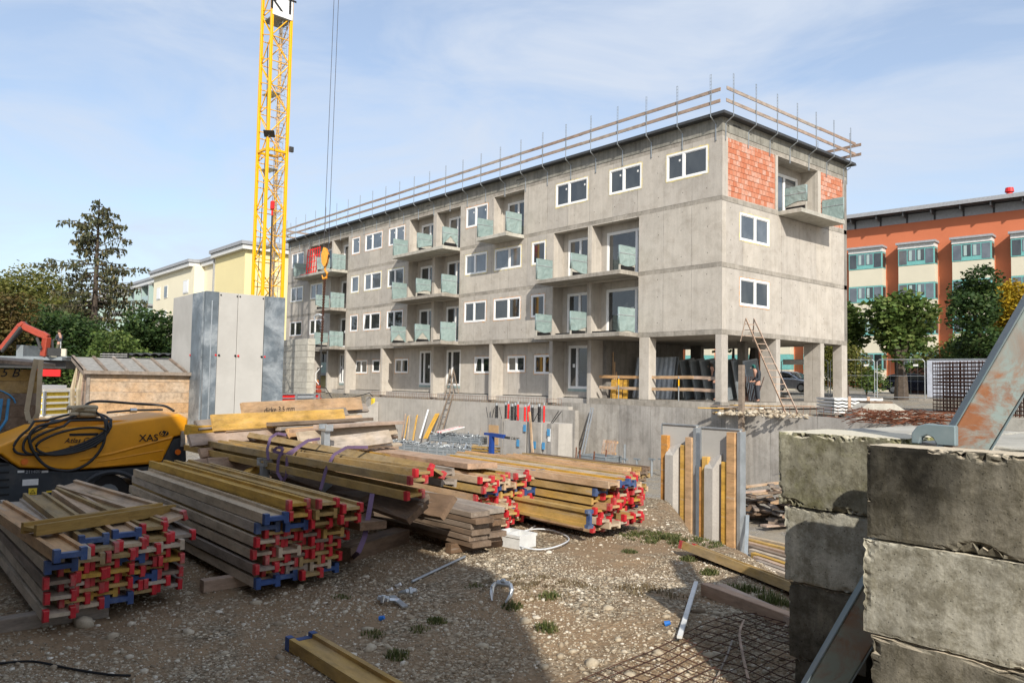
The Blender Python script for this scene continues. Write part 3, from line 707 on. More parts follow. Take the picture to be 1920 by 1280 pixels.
# ------------------------------------------------------------------ foliage
def leaves(name, pts, size, mat, parent=None, seed=1, flat=.5, **kw):
    """one mesh of small leaf faces at the given points"""
    g = np.random.default_rng(seed); P = np.asarray(pts, float); n = len(P)
    a = g.normal(size=(n, 3)); a /= np.linalg.norm(a, axis=1)[:, None]; b = g.normal(size=(n, 3)); b[:, 2] -= .0
    b = np.cross(a, b); b /= np.linalg.norm(b, axis=1)[:, None]; a[:, 2] *= flat
    s = (size*g.uniform(.6, 1.35, n))[:, None]
    vs = np.stack([P-a*s*.5, P+b*s*.32, P+a*s*.5, P-b*s*.32], 1).reshape(-1, 3)
    me = bpy.data.meshes.new(name); me.vertices.add(4*n); me.vertices.foreach_set('co', vs.ravel())
    me.loops.add(4*n); me.loops.foreach_set('vertex_index', np.arange(4*n)); me.polygons.add(n); me.polygons.foreach_set('loop_start', np.arange(n)*4)
    me.polygons.foreach_set('loop_total', np.full(n, 4)); me.update(calc_edges=True)
    return link(name, me, mat, parent, **kw)
def blob_pts(blobs, n, seed, shell=.55):
    g = np.random.default_rng(seed); out = []
    vol = np.array([b[3]*b[4]*b[5] for b in blobs]); vol = vol**(2/3); vol = vol/vol.sum()
    for b, v in zip(blobs, vol):
        k = int(n*v); d = g.normal(size=(k, 3)); d /= np.linalg.norm(d, axis=1)[:, None]; r = g.uniform(shell, 1.05, k)**.8
        # clumps: push radius by a few random bumps
        c = g.normal(size=(14, 3)); c /= np.linalg.norm(c, axis=1)[:, None]; w_ = np.clip((d @ c.T), 0, 1)**6
        r = r*(.78+.42*w_.max(1))
        out.append(np.array(b[:3])+d*r[:, None]*np.array(b[3:6]))
    return np.concatenate(out)
def tree(name, label, base, h, crown_r, trunk_h, mat, n=9000, leaf=.28, group=None, seed=1, trunk_r=.18, squash=1.0, cat='tree', nb=9, spread=.55):
    T = thing(name, label, cat, base, group); g = random.Random(seed); b = MB(); B = V(base)
    top = B+V((g.uniform(-.3, .3), g.uniform(-.3, .3), h*.8))
    b.tube([B-V((0, 0, .3)), B+V((0, 0, trunk_h*.5)), B+(top-B)*.5, top], [trunk_r*1.25, trunk_r, trunk_r*.6, trunk_r*.15], 8)
    blobs = []
    ch = h-trunk_h; cc = B+V((0, 0, trunk_h+ch*.5))
    for i in range(nb):
        an = 2*math.pi*i/nb*1.618*2; rr = crown_r*spread*g.uniform(.3, 1.0) if i else 0
        zz = ch*.5*squash*g.uniform(-.6, .65) if i else 0; k = 1-.45*max(0, zz/(ch*.5))
        c = cc+V((math.cos(an)*rr*k, math.sin(an)*rr*k, zz)); s_ = crown_r*g.uniform(.42, .62)
        blobs.append((c.x, c.y, c.z, s_, s_, s_*.8)); s0 = B+V((0, 0, trunk_h*g.uniform(.8, 1.4)))
        b.tube([s0, (s0+c)/2+V((0, 0, .2)), c], [trunk_r*.45, trunk_r*.25, .03], 5)
    b.obj('trunk', 'bark', T)
    leaves('crown', blob_pts(blobs, n, seed), leaf, mat, T, seed)
    return T
def conifer(name, label, base, h, r0, mat, seed=4, bare=.1, n_wh=34, group=None):
    T = thing(name, label, 'tree', base, group); g = random.Random(seed); B = V(base); b = MB()
    b.tube([B, B+V((0, 0, h*.4)), B+V((0, 0, h))], [.34, .24, .04], 8); b.obj('trunk', 'bark', T)
    tw = MB(); pts = []
    for i in range(n_wh):
        t = bare+(1-bare)*i/n_wh; z = h*t; L0 = r0*(1-t)**.72*(1 if t > .12 else .8)+.35
        for j in range(4 if t < .9 else 3):
            an = g.uniform(0, 6.28); L = L0*g.uniform(.6, 1.3)*(1.25 if i % 4 == 0 else .8); d = V((math.cos(an), math.sin(an), 0))
            droop = -.10*L if t < .7 else .25*L
            P = [B+V((0, 0, z)), B+V((0, 0, z+droop*.8))+d*L*.55, B+V((0, 0, z+droop*.55))+d*L]
            tw.tube(P, [.06*(1-t)+.02, .03, .01], 4)
            m = int(L*26)
            for k in range(m):
                u = g.uniform(.18, 1)**.8; q = P[0].lerp(P[1], u*1.8) if u < .55 else P[1].lerp(P[2], (u-.55)/.45)
                side = d.cross(V((0, 0, 1)))*g.gauss(0, .17*L*(1.15-u)+.05)
                q = q+side+V((0, 0, -abs(g.gauss(0, .22))-.02))
                pts.append(q)
    tw.obj('branches', 'bark', T, kind='stuff'); leaves('crown', [tuple(p) for p in pts], .24, mat, T, seed, 1.8)
    return T
def hedge(name, label, x0, x1, y0, y1, z0, z1, mat, n, leaf, seed=2, cat='hedge'):
    g = np.random.default_rng(seed); T = thing(name, label, cat, ((x0+x1)/2, (y0+y1)/2, z0))
    p = g.uniform(0, 1, (n, 3)); f = g.integers(0, 3, n); p[f == 0, 0] = np.round(p[f == 0, 0]); p[f == 1, 1] = np.round(p[f == 1, 1])*.98; p[f == 2, 2] = 1
    q = np.array((x0, y0, z0))+p*np.array((x1-x0, y1-y0, z1-z0)); q += g.normal(0, .14, (n, 3))
    for i in range(n): q[i, 2] += .35*noise.noise(V((q[i, 0]*.8, q[i, 1]*.8, 2)))*(p[i, 2])
    leaves('foliage', q, leaf, mat, T, seed); MB().box(x0+.15, x1-.15, y0+.15, y1-.15, z0, z1-.25).obj('inner_twigs', 'rust_dark', T)
    return T

# ------------------------------------------------------------------ yellow lattice crane mast
a_ = 1.2; cb = atd(492, 550, 44.0); bx_, by_ = cb.x, cb.y   # front leg
CR = thing('tower_crane', 'yellow lattice tower crane mast rising out of the top of the picture', 'crane', (bx_, by_, -3.0))
Zb, Zt = -3.0, 24.0
corners = [(bx_, by_), (bx_-a_, by_), (bx_-a_, by_+a_), (bx_, by_+a_)]
MB().box(bx_-a_-1.2, bx_+1.2, by_-1.2, by_+a_+1.2, -3.4, -2.8).obj('base_slab', 'conc_pale', CR)
for x, y in corners:
    b = MB(); b.cbox((x, y, (Zb+Zt)/2), (.17, .17, Zt-Zb)); bevel(b.obj('mast_leg', 'yellow_paint', CR), .03, 2)
pitch = 1.44; z = Zb+.3; k = 0
while z < Zt-.2:
    for i in range(4):
        p, q = corners[i], corners[(i+1) % 4]
        b = MB(); b.tube([(p[0], p[1], z), ((p[0]+q[0])/2, (p[1]+q[1])/2, z+pitch/2), (q[0], q[1], z+pitch)] if (i+k) % 2 == 0 else [(q[0], q[1], z), (p[0], p[1], z+pitch)], .034, 5)
        b.obj('brace', 'yellow_paint', CR)
        if k % 1 == 0: b = MB(); b.tube([(p[0], p[1], z), (q[0], q[1], z)] if i % 2 else [(p[0], p[1], z), (q[0], q[1], z+.42)], .03, 5); b.obj('brace', 'yellow_paint', CR)
    z += pitch; k += 1
lx, ly = bx_-.32, by_+a_-.28
b = MB(); b.tube([(lx, ly-.17, Zb), (lx, ly-.17, Zt)], .02, 4); b.tube([(lx, ly+.17, Zb), (lx, ly+.17, Zt)], .02, 4)
z = Zb
while z < Zt: b.tube([(lx, ly-.17, z), (lx, ly+.17, z)], .012, 4); z += .28
b.obj('ladder', 'steel_galv', CR)
b = MB(); z = Zb+2
while z < Zt: b.tube([(lx-.0+.36*math.sin(t)*1.0-.0, ly+.33*math.cos(t), z) for t in np.linspace(.5, 5.8, 10)], .012, 4); z += .62
for t in (1.2, 2.3, 3.4, 4.5): b.tube([(lx+.36*math.sin(t), ly+.33*math.cos(t), Zb+2), (lx+.36*math.sin(t), ly+.33*math.cos(t), Zt)], .010, 4)
b.obj('ladder_cage', 'steel_galv', CR)
def zpx(py): return atd(505, py, 44.0).z
for py in (160, 308, 458):
    z = zpx(py); MB().box(bx_-a_+.08, bx_-.08, by_+.10, by_+a_*.62, z-.05, z).obj('platform', 'steel_galv', CR)
z = zpx(12); b = MB(); b.box(bx_-a_-.08, bx_+.08, by_+.05, by_+a_+.05, z-.1, z-.04); b.obj('platform', 'steel_grey', CR)
z = zpx(274); b = MB()
for i in range(4): b.bar((*corners[i], z), (*corners[(i+1) % 4], z), .13, .13)
b.obj('collar_frame', 'yellow_paint', CR)
sg = MB().box(bx_+.09, bx_+.12, by_-.02, by_+a_+.02, zpx(14), zpx(14)+1.9).obj('sign', 'white_paint', CR)
text('lettering', 'KT', 1.35, 'black', face_m((bx_+.125, by_+a_*.5, zpx(14)+.72), (0, 1, 0), (0, 0, 1)), sg, 0, .004)
p = V((bx_+.25, by_-.05, zpx(248))); m = Matrix.Translation(p) @ Matrix.Rotation(R(52), 4, 'Z') @ Matrix.Rotation(R(-38), 4, 'X')
b = MB(); b.box(-.30, .30, -.22, .22, -.03, .03, m); fl = b.obj('floodlight', 'steel_dark', CR); MB().bar(p, (bx_, by_, p.z-.25), .04, .04).obj('bracket', 'steel_galv', fl)
p = V((bx_+.25, by_+a_+.15, zpx(268))); b = MB(); b.cbox(p, (.16, .22, .3)); b.obj('camera_housing', 'steel_dark', CR); MB().bar(p+V((0, 0, .1)), (bx_, by_+a_, p.z+.3), .04, .04).obj('bracket', 'steel_galv', CR)
c = [V((bx_-.75, by_+.25, zpx(60))), V((bx_-.6, by_+.3, zpx(250))), V((bx_-.66, by_+.2, zpx(400))), V((bx_-.9, by_+.2, zpx(552)))]
MB().tube([q+V((.02, -.1, 0)) for q in c], .022, 5).obj('cable', 'black', CR)
CR.rotation_euler = (0, 0, R(4))
# spare hook hanging inside the mast
p = atd(511, 385, 44.4); HK = thing('crane_hook', 'small red hook block hanging inside the yellow mast', 'hook', p)
b = MB(); b.cbox(p, (.22, .22, .5)); b.cbox(p+V((0, 0, -.45)), (.12, .12, .35)); bevel(b.obj('block', 'red_paint', HK, kind='stuff'), .05)
MB().tube([p+V((0, 0, -.6)), p+V((0, 0, -5.2))], .05, 6).obj('cable', 'steel_dark', HK); MB().tube([p+V((0, 0, .2)), p+V((0, 0, 3.5))], .012, 4).obj('rope', 'rope', HK)

# ------------------------------------------------------------------ hoist ropes with hook block and chain
D_ = 45; HB = atd(610, 482, D_); HO = thing('hoist_block', 'orange hook block and dark chain hanging on two ropes before the left balconies', 'hoist', HB)
for dx in (-.1, .16): MB().tube([HB+V((dx*.65, dx*.76, .4)), V((atd(632, -60, D_).x+dx*.65, atd(632, -60, D_).y+dx*.76, atd(632, -60, D_).z))], .016, 5).obj('hoist_rope', 'rope', HO)
m = Matrix.Translation(HB) @ Matrix.Rotation(R(49.8), 4, 'Z')
b = MB()
for s_ in (-.16, .16): b.prism([(-.16, -.35), (-.2, .1), (-.08, .55), (.08, .5), (.2, .15), (.14, -.3), (.04, -.55), (-.06, -.55)], s_-.03, s_+.03, 'y', m)
b.obj('cheek_plate', 'orange_hook', HO, kind='stuff')
for dx in (-.09, .12): b = MB(); b.tube([m @ V((dx, -.12, .1)), m @ V((dx, .12, .1))], .10, 12); b.obj('sheave', 'steel_dark', HO)
b = MB(); b.tube([m @ V(q) for q in ((0, 0, -.45), (0, 0, -.75), (.14, 0, -.95), (.10, 0, -1.2), (-.10, 0, -1.25), (-.16, 0, -1.05))], [.07, .06, .075, .085, .07, .03], 8); b.obj('hook', 'orange_hook', HO)
p1 = atd(603, 640, D_); p2 = atd(599, 722, D_)
b = MB(); q0 = HB+V((0, 0, -1.25)); n = 46
for i in range(n):
    t0 = i/n; t1 = (i+.8)/n; b.tube([q0.lerp(p1, t0)+V((.03*math.sin(i*2), 0, 0)), q0.lerp(p1, t1)], .085 if i % 2 else .06, 5)
b.obj('chain', 'rust_dark', HO, kind='stuff')
b = MB(); b.tube([p1, p1.lerp(p2, .5), p2], .045, 6); b.obj('chain', 'steel_dark', HO)
b = MB(); b.tube([atd(598+9*math.cos(t), 596+6*math.sin(t), D_) for t in np.linspace(2.6, 7.6, 10)], .07, 6); b.obj('hook', 'steel_zinc', HO)
b = MB(); b.tube([atd(604, 690, D_)+V((0, 0, .15)), atd(592, 700, D_), atd(591, 712, D_), atd(599, 722, D_)], .03, 5); b.obj('shackle', 'trim_white', HO)
# orange compactor standing on the pit edge below it
p = aty(598, 752, -1.4); OC = thing('vibro_rammer', 'orange machine standing upright left of the long pit wall', 'machine', p)
b = MB()
for i, (z, w0) in enumerate(((0, .3), (.3, .22), (.6, .34), (.9, .3), (1.2, .2))): b.cbox(p+V((0, -.1*i*.3, z+.15)), (w0, w0, .26))
bevel(b.obj('body', 'orange_red', OC, kind='stuff'), .05, 2); MB().tube([p+V((0, 0, 1.2)), p+V((-.5, .1, 1.55)), p+V((-.7, .1, 1.2))], .04, 6).obj('handle', 'orange_hook', OC)
MB().tube([p+V((.1, 0, 1.0)), p+V((1.0, 0, 1.0)), p+V((2.0, 0, .3)), p+V((2.6, 0, -.2))], .03, 5).obj('hose', 'black_rubber', OC)

# red rack leaning on the top left balcony
p0 = aty(568, 515, -1.15); rk = thing('steel_rack', 'bright red steel rack leaning on the top left balcony', 'rack', p0)
A = aty(574, 515, -1.2); B_ = aty(592, 510, -.5); up = V((.25, .1, 2.0))
for i in range(6):
    q = A.lerp(B_, i/5)+V((i*.08, 0, 0)); MB().bar(q, q+V((.22, 0, 1.95)), .055, .055).obj('upright', 'red_paint', rk)
for z in (.1, .45, .9, 1.35, 1.85):
    MB().bar(A+V((.11*z, 0, z)), B_+V((.4+.11*z, 0, z)), .05, .05).obj('crossbar', 'red_paint', rk)
MB().bar(aty(563, 517, -1.2), aty(592, 511, -1.2), .12, .10).obj('base_bar', 'red_paint', rk)

# ------------------------------------------------------------------ yellow apartment block far left
YB = thing('apartment_building', 'pale yellow apartment block with glazed balconies behind the crane', 'building', atd(457, 700, 74))
c0 = atd(457, 560, 74); ex, ey = c0.x, c0.y; ez = atd(457, 456, 74).z; gz = -1.0
def ybox(n, m_, *a): o = MB().box(*a).obj(n, m_, YB); return o
ybox('gable_wall', 'yellow_wall', ex-8, ex, ey, ey+30, gz, ez-.55)
ybox('wing_wall', 'pale_yellow', ex-15, ex-8.01, ey+1.3, ey+14, gz, ez-.5)
ybox('wing_wall', 'pale_yellow', ex-30, ex-15.01, ey+.2, ey+14, gz, ez-.5)
ybox('long_wall', 'pale_yellow', ex-110, ex-30.01, ey+1.8, ey+14, gz, ez-.5)
for x0, x1, y0, y1 in ((ex-8.3, ex+.6, ey-.6, ey+30), (ex-15.3, ex-8.31, ey+.8, ey+14), (ex-30.4, ex-15.31, ey-.4, ey+14), (ex-110, ex-30.41, ey+1.2, ey+14)):
    ybox('cornice', 'trim_white', x0+.15, x1-.15, y0+.15, y1, ez-.55, ez-.12); ybox('roof', 'trim_grey', x0, x1, y0, y1, ez-.1, ez+.22)
    b = MB(); b.prism([(y0+.3, ez+.22), ((y0+y1)/2, ez+1.1), (y1-.3, ez+.22)], x0+.4, x1-.4, 'x'); b.obj('roof', 'trim_grey', YB)
ybox('downpipe', 'trim_grey', ex-8.2, ex-8.05, ey-.15, ey, gz, ez-.3)
for u0, u1, yy, zs in ((-28.5, -27, ey+.2, 1), (-25.5, -24.2, ey+.2, 2), (-18.5, -16.7, ey+.2, 1)):
    for k in range(4):
        z = ez-3.4-k*2.95
        f = MB().box(ex+u0, ex+u1, yy-.06, yy-.005, z, z+1.5).obj('window', 'trim_white', YB)
        MB().box(ex+u0+.15, ex+u1-.15, yy-.09, yy-.062, z+.12, z+1.38).obj('pane', 'white_pvc' if (k+zs) % 2 else 'glass_sky', f)
for u in range(-108, -32, 6):
    for k in range(4):
        z = ez-3.4-k*2.95; f = MB().box(ex+u, ex+u+1.2, ey+1.74, ey+1.795, z, z+1.5).obj('window', 'trim_white', YB)
        MB().box(ex+u+.12, ex+u+1.08, ey+1.70, ey+1.738, z+.12, z+1.38).obj('pane', 'glass_sky', f)
for u in (-34.5, -41, -52, -63, -75, -88):
    for k in range(4):
        z = ez-3.6-k*2.95; f = MB().box(ex+u, ex+u+3.2, ey+.0, ey+1.78, z-.3, z-.05).obj('balcony', 'trim_grey', YB)
        MB().box(ex+u+3.12, ex+u+3.2, ey+.0, ey+1.78, z-.05, z+2.3).obj('balcony_glazing', 'glass_teal', f); MB().box(ex+u, ex+u+3.1, ey-.02, ey+.04, z-.05, z+1.0).obj('balcony_glazing', 'glass_teal', f)
        MB().box(ex+u, ex+u+.08, ey+.0, ey+1.7, z-.05, z+2.3).obj('balcony_glazing', 'glass_teal', f)
        for v in (0, 3.1): MB().box(ex+u+v, ex+u+v+.1, ey-.06, ey-.022, z-.05, z+2.5).obj('balcony_post', 'trim_grey', f)
        if k == 0: MB().box(ex+u-.1, ex+u+3.3, ey-.2, ey+1.78, z+2.32, z+2.45).obj('balcony_roof', 'trim_grey', YB)
for y in (4.5, 11, 18):
    for k in range(4):
        z = ez-3.2-k*2.95; f = MB().box(ex+.01, ex+1.5, ey+y, ey+y+4.6, z-.3, z-.05).obj('balcony', 'trim_grey', YB)
        MB().box(ex+1.44, ex+1.5, ey+y, ey+y+4.6, z-.05, z+1.0).obj('balcony_glazing', 'glass_teal', f)
        MB().box(ex+.02, ex+.06, ey+y+.3, ey+y+4.3, z, z+2.2).obj('balcony_door', 'glass', f)
        for v in (0, 2.2, 4.5): MB().box(ex+1.40, ex+1.5, ey+y+v, ey+y+v+.1, z+1.0, z+2.65).obj('balcony_post', 'trim_grey', f)
b = MB().prism([(0, 0), (.5, 0), (.5, .35), (.1, .35)], 0, .5, 'x', Matrix.Translation((ex-12, ey+4, ez+1.1))); b.obj('roof_vent', 'steel_dark', YB)
# neighbour seen through the ground floor opening
p = aty(600, 670, 30); NB = thing('apartment_building', 'yellow house glimpsed through the left ground-floor opening', 'building', (p.x, 30, 0))
MB().box(p.x-9, p.x+7, 30, 40, -1, 9).obj('wall', 'yellow_wall', NB)
hedge('hedge', 'dark hedge glimpsed through the left ground-floor opening', p.x-9, p.x+7, 26, 27.5, -1, 1.6, 'leaf_dark', 5000, .3, 5)

# ------------------------------------------------------------------ left background trees
b_ = lambda px, py, d: (lambda q: (q.x, q.y, -1.2))(atd(px, py, d))
conifer('larch_tree', 'tall thin brownish larch with bare drooping branches', b_(172, 690, 62), 16.0, 5.6, 'leaf_larch', 4, .10, 44)
tree('broadleaf_tree', 'light green rounded tree far left behind the larch', b_(45, 690, 82), 12.6, 6.6, 3.5, 'leaf_olive', 15000, .36, None, 11, .3)
tree('broadleaf_tree', 'olive green tree between the larch and the light green crown', b_(112, 690, 78), 9.6, 5.0, 2.5, 'leaf_olive', 11000, .36, None, 12, .3)
tree('broadleaf_tree', 'reddish brown autumn tree cut by the left picture edge', b_(-22, 690, 48), 7.7, 2.9, 1.6, 'leaf_rust', 11000, .24, None, 13, .25)
tree('broadleaf_tree', 'dark green tree right of the larch before the glazed balconies', b_(285, 690, 58), 6.7, 3.2, 1.2, 'leaf_dark', 14000, .27, None, 14, .22, 1.2)
tree('broadleaf_tree', 'dark green bushy tree directly under the larch', b_(150, 690, 54), 5.0, 4.0, .8, 'leaf_dark', 13000, .27, None, 15, .22, 1.1)
tree('broadleaf_tree', 'deep green tree behind the red loader crane', b_(60, 690, 52), 6.0, 4.0, .8, 'leaf_dark', 13000, .27, None, 16, .22, 1.1)
tree('shrub', 'mid green shrub spreading behind the truck operator', b_(215, 690, 50), 4.4, 2.8, .5, 'leaf_mid', 8000, .22, None, 17, .12, 1.1, 'shrub')
tree('shrub', 'low dark shrub left of the tall formwork panels', b_(330, 690, 60), 4.6, 2.6, .5, 'leaf_dark', 6000, .24, None, 18, .12, 1.1, 'shrub')
# wall/backdrop of bushes further out so no bare horizon shows
hedge('tree_belt', 'far belt of mixed trees along the left horizon', -150, -70, 10, 30, -1, 7, 'leaf_olive', 9000, .9, 19, 'trees')['kind'] = 'stuff'

# ------------------------------------------------------------------ orange building on the right
oc = atd(1588, 412, 80); th = R(-5)   # left reference point on the facade
ox, oy = oc.x, oc.y; OB = thing('office_building', 'four-storey orange building with cream bay windows and dark eaves', 'building', (ox, oy, .3))
OM = Matrix.Translation((ox, oy, 0)) @ Matrix.Rotation(R(0.0), 4, 'Z')
dirv = (atd(1915, 371, 80*0.885)-oc); ang = math.atan2(dirv.y, dirv.x)
# direction from vanishing point (px -588): facade runs along this heading
hd_ = ray(-588, 694); hx = -V((hd_.x, hd_.y, 0)).normalized(); hy = V((-hx.y, hx.x, 0))
OM = Matrix(((hx.x, hy.x, 0, ox), (hx.y, hy.y, 0, oy), (0, 0, 1, 0), (0, 0, 0, 1)))
def OU(px, py, off=0):  # pixel -> (u, z) on the facade plane
    d = ray(px, py); n = hy; o_ = V((ox, oy, 0))+hy*off; t = (o_-CAM).dot(n)/d.dot(n); q = CAM+d*t; return (q-V((ox, oy, 0))).dot(hx), q.z
def ob(n, mt, u0, u1, v0, v1, z0, z1, par=None): return MB().box(u0, u1, v0, v1, z0, z1, OM).obj(n, mt, par or OB)
zr = OU(1755, 390)[1]; zE = OU(1755, 412)[1]
ob('wall', 'orange_wall', -60, 45, 0, 14, -.5, zE)
ob('wall', 'trim_grey', -60, 45, .02, 14, zE, zr-.3)
ob('roof', 'roof_dark', -60, 46, -1.5, 15, zr-.25, zr+.05); ob('roof', 'trim_grey', -60, 46, -1.55, -1.5, zr-.25, zr+.12)
for u in np.arange(-58, 45, 2.45): ob('eaves_bracket', 'roof_dark', u, u+.1, -1.4, .0, zr-.7, zr-.26); ob('eaves_joint', 'roof_dark', u-.05, u+.12, -.02, .02, zE, zr-.3)
uA = OU(1654, 459, -1)[0]; uB = OU(1752, 448, -1)[0]; uC = OU(1859, 437, -1)[0]; pit_ = (uC-uA)/2; bw = OU(1752, 460, -1)[0]-OU(1684, 460, -1)[0]
ztop = OU(1752, 462, -1)[1]; sth = 3.32
for i in range(-9, 7):
    u1 = uA+i*pit_; u0 = u1-bw
    for k in range(4):
        zt = ztop-k*sth; vis = -1 <= i <= 3
        if k == 0: ob('bay_roof', 'trim_grey', u0-.15, u1+.15, -1.35, .0, zt+.42, zt+.62); ob('bay_roof', 'trim_white', u0-.02, u1+.02, -1.1, .0, zt+.02, zt+.42)
        ob('bay_wall', 'cream_wall', u0, u1, -1.0, .0, zt-sth+(.02 if k < 3 else .6), zt-1.62)
        f = ob('bay_window', 'teal_frame', u0, u1, -1.04, .0, zt-1.6, zt)
        if not vis: continue
        n3 = 4
        for j in range(n3):
            a = u0+.1+(bw-.1)*j/n3; c = u0+(bw-.1)*(j+1)/n3
            ob('pane', 'glass_sky' if (i+j+k) % 3 else 'glass', a, c, -1.065, -1.041, zt-1.5+(.0 if j in (0, 3) else .3), zt-.12, f)
            if j in (1, 2): ob('curtain', 'glass_teal', a+.1, a+.35, -1.075, -1.066, zt-1.15, zt-.2, f)
        ob('pane', 'glass', u1-.001, u1+.012, -.9, -.1, zt-1.5, zt-.12, f)
for px0, px1 in ((1621, 1645),):
    u0, z1_ = OU(px0, 688, -.03); u1, z0_ = OU(px1, 720, -.03); f = ob('entrance_door', 'teal_frame', u0, u1, -.06, -.002, .3, z1_)
    ob('pane', 'glass', u0+.15, (u0+u1)/2-.12, -.08, -.061, .6, z1_-.15, f); ob('pane', 'glass', (u0+u1)/2+.12, u1-.15, -.08, -.061, .6, z1_-.15, f)
ob('plinth', 'cream_wall', -60, 45, -.05, -.002, -.4, .9)
q = atd(1893, 372, 80); uu = OU(1893, 372, 5)[0]
b = MB(); b.tube([OM @ V((uu, 5, zr)), OM @ V((uu, 5, zr+1.7))], .27, 12); b.tube([OM @ V((uu, 5, zr+1.1)), OM @ V((uu, 5, zr+1.3))], .4, 12); b.tube([OM @ V((uu, 5, zr+1.7)), OM @ V((uu, 5, zr+2.1))], [.4, .34], 12); b.obj('chimney', 'red_paint', OB, kind='stuff')
# street, kerb, grass verge, parked cars
b = MB(); b.box(-90, 60, -11, -4, .30, .36, OM); b.obj('road', 'asphalt', None, kind='structure')
MB().box(-90, 60, -4, -3.85, .30, .46, OM).obj('kerb', 'road_edge', None, kind='structure')
MB().box(-90, 60, -20.0, -11.2, .25, .34, OM).obj('verge', 'leaf_mid' if False else 'mound', None, kind='structure')

def car(name, label, p, heading, paint, dark_glass=True):
    """length along local x, nose at +x"""
    T = thing(name, label, 'car', p); m = Matrix.Translation(p) @ Matrix.Rotation(heading, 4, 'Z')
    prof = [(-2.2, .28), (-2.28, .55), (-2.22, .95), (-1.9, 1.02), (-.2, 1.0), (.85, .98), (1.75, .82), (2.15, .68), (2.25, .45), (2.2, .25), (1.75, .22), (1.7, .22)]
    b = MB(); b.prism(prof, -.9, .9, 'y', m); bevel(b.obj('body', paint, T), .12, 3)
    gh = [(-2.1, .98), (-1.75, 1.38), (-1.2, 1.48), (-.1, 1.5), (.35, 1.4), (1.15, .96)]
    b = MB(); b.prism(gh, -.78, .78, 'y', m); g = bevel(b.obj('cabin', paint, T), .1, 3)
    for s_ in (-1, 1):
        for poly in ([(-1.85, 1.03), (-1.6, 1.36), (-.75, 1.40), (-.75, 1.03)], [(-.65, 1.03), (-.65, 1.40), (.28, 1.34), (.85, 1.02)]):
            b = MB(); b.prism(poly, s_*.782, s_*.80, 'y', m); b.obj('side_window', 'glass', T)
        for x in (-1.4, 1.4):
            b = MB(); b.tube([m @ V((x, s_*.72, .33)), m @ V((x, s_*.93, .33))], .33, 18); w_ = b.obj('wheel', 'black_rubber', T)
            b = MB(); b.tube([m @ V((x, s_*.90, .33)), m @ V((x, s_*.945, .33))], .2, 12); b.obj('rim', 'steel_zinc', w_)
        b = MB(); b.cbox((2.1, s_*.62, .66), (.26, .36, .14), m); bevel(b.obj('headlight', 'lamp_glass', T), .04, 2)
        b = MB(); b.cbox((-2.22, s_*.7, .85), (.12, .26, .2), m); b.obj('tail_light', 'red_paint', T)
        b = MB(); b.cbox((.75, s_*1.0, 1.02), (.12, .2, .12), m); b.obj('mirror', paint, T)
    b = MB(); b.prism([(.42, 1.36), (1.1, .99), (1.14, 1.0), (.46, 1.39)], -.68, .68, 'y', m); b.obj('windscreen', 'glass', T)
    b = MB(); b.cbox((2.235, 0, .48), (.06, 1.1, .18), m); b.obj('grille', 'black', T)
    return T
hang = math.atan2(hx.y, hx.x)
q = atd(1482, 737, 56); car('parked_car', 'silver parked car seen beneath the building beside the leaning ladder', V((q.x, q.y, .36)), hang+R(-8), 'car_silver')
q = atd(1722, 741, 56); car('parked_car', 'dark blue-black parked car behind the trunk of the lime tree', V((q.x, q.y, .36)), hang, 'car_black')
# street trees and planting
def bs(px, d, z=.35): q = atd(px, 740, d); return (q.x, q.y, z)
tree('street_tree', 'round-crowned lime tree with big leaves and thick dark trunk beside the black car', bs(1690, 47), 6.1, 2.35, 2.2, 'leaf_mid', 4200, .36, None, 31, .36, 1.05, nb=14, spread=.62)
tree('street_tree', 'taller green maple right of the round lime tree', bs(1838, 50), 8.3, 2.5, 2.0, 'leaf_dark', 9000, .26, None, 32, .2, 1.3)
tree('street_tree', 'golden yellow autumn tree at the right picture edge', bs(1905, 53), 8.0, 2.0, 2.6, 'leaf_gold', 6000, .28, None, 33, .2, 1.1)
tree('street_tree', 'dark green street tree half hidden by the right end of the building', bs(1585, 50), 6.4, 1.7, 2.0, 'leaf_mid', 4000, .32, None, 34, .2, 1.1)
tree('street_tree', 'pale mottled plane tree seen between the columns', bs(1413, 46), 7.5, 3.4, 3.0, 'leaf_mid', 4000, .32, None, 35, .34, 1.1)
tree('street_tree', 'thin young tree seen left of the plane tree between columns', bs(1374, 50), 7.0, 2.4, 3.2, 'leaf_mid', 3000, .32, None, 36, .12, 1.1)
tree('shrub', 'yellow-green bush behind the right-hand columns', bs(1570, 44), 3.3, 1.9, .3, 'leaf_olive', 7000, .17, None, 37, .08, 1.0, 'shrub')
tree('shrub', 'yellow-green bush right of the lime tree trunk', bs(1760, 60), 3.9, 2.2, .3, 'leaf_olive', 6000, .2, None, 38, .08, 1.0, 'shrub')
tree('shrub', 'mid green clipped bush behind the rebar mats', bs(1835, 54), 4.3, 2.8, .4, 'leaf_mid', 8000, .22, None, 39, .1, 1.0, 'shrub')
tree('shrub', 'small bright green bush at the foot of the last building column', bs(1625, 45), 2.0, 1.2, .2, 'leaf_mid', 3000, .15, None, 40, .05, 1.0, 'shrub')
p0 = V(bs(1740, 58)); hm = Matrix.Translation(p0)
hg = hedge('hedge', 'dark hedge running along the street on the far right', p0.x-2, p0.x+20, p0.y+1, p0.y+2.2, .3, 2.6, 'leaf_dark', 9000, .2, 41)
p = atd(1329, 668, 55)
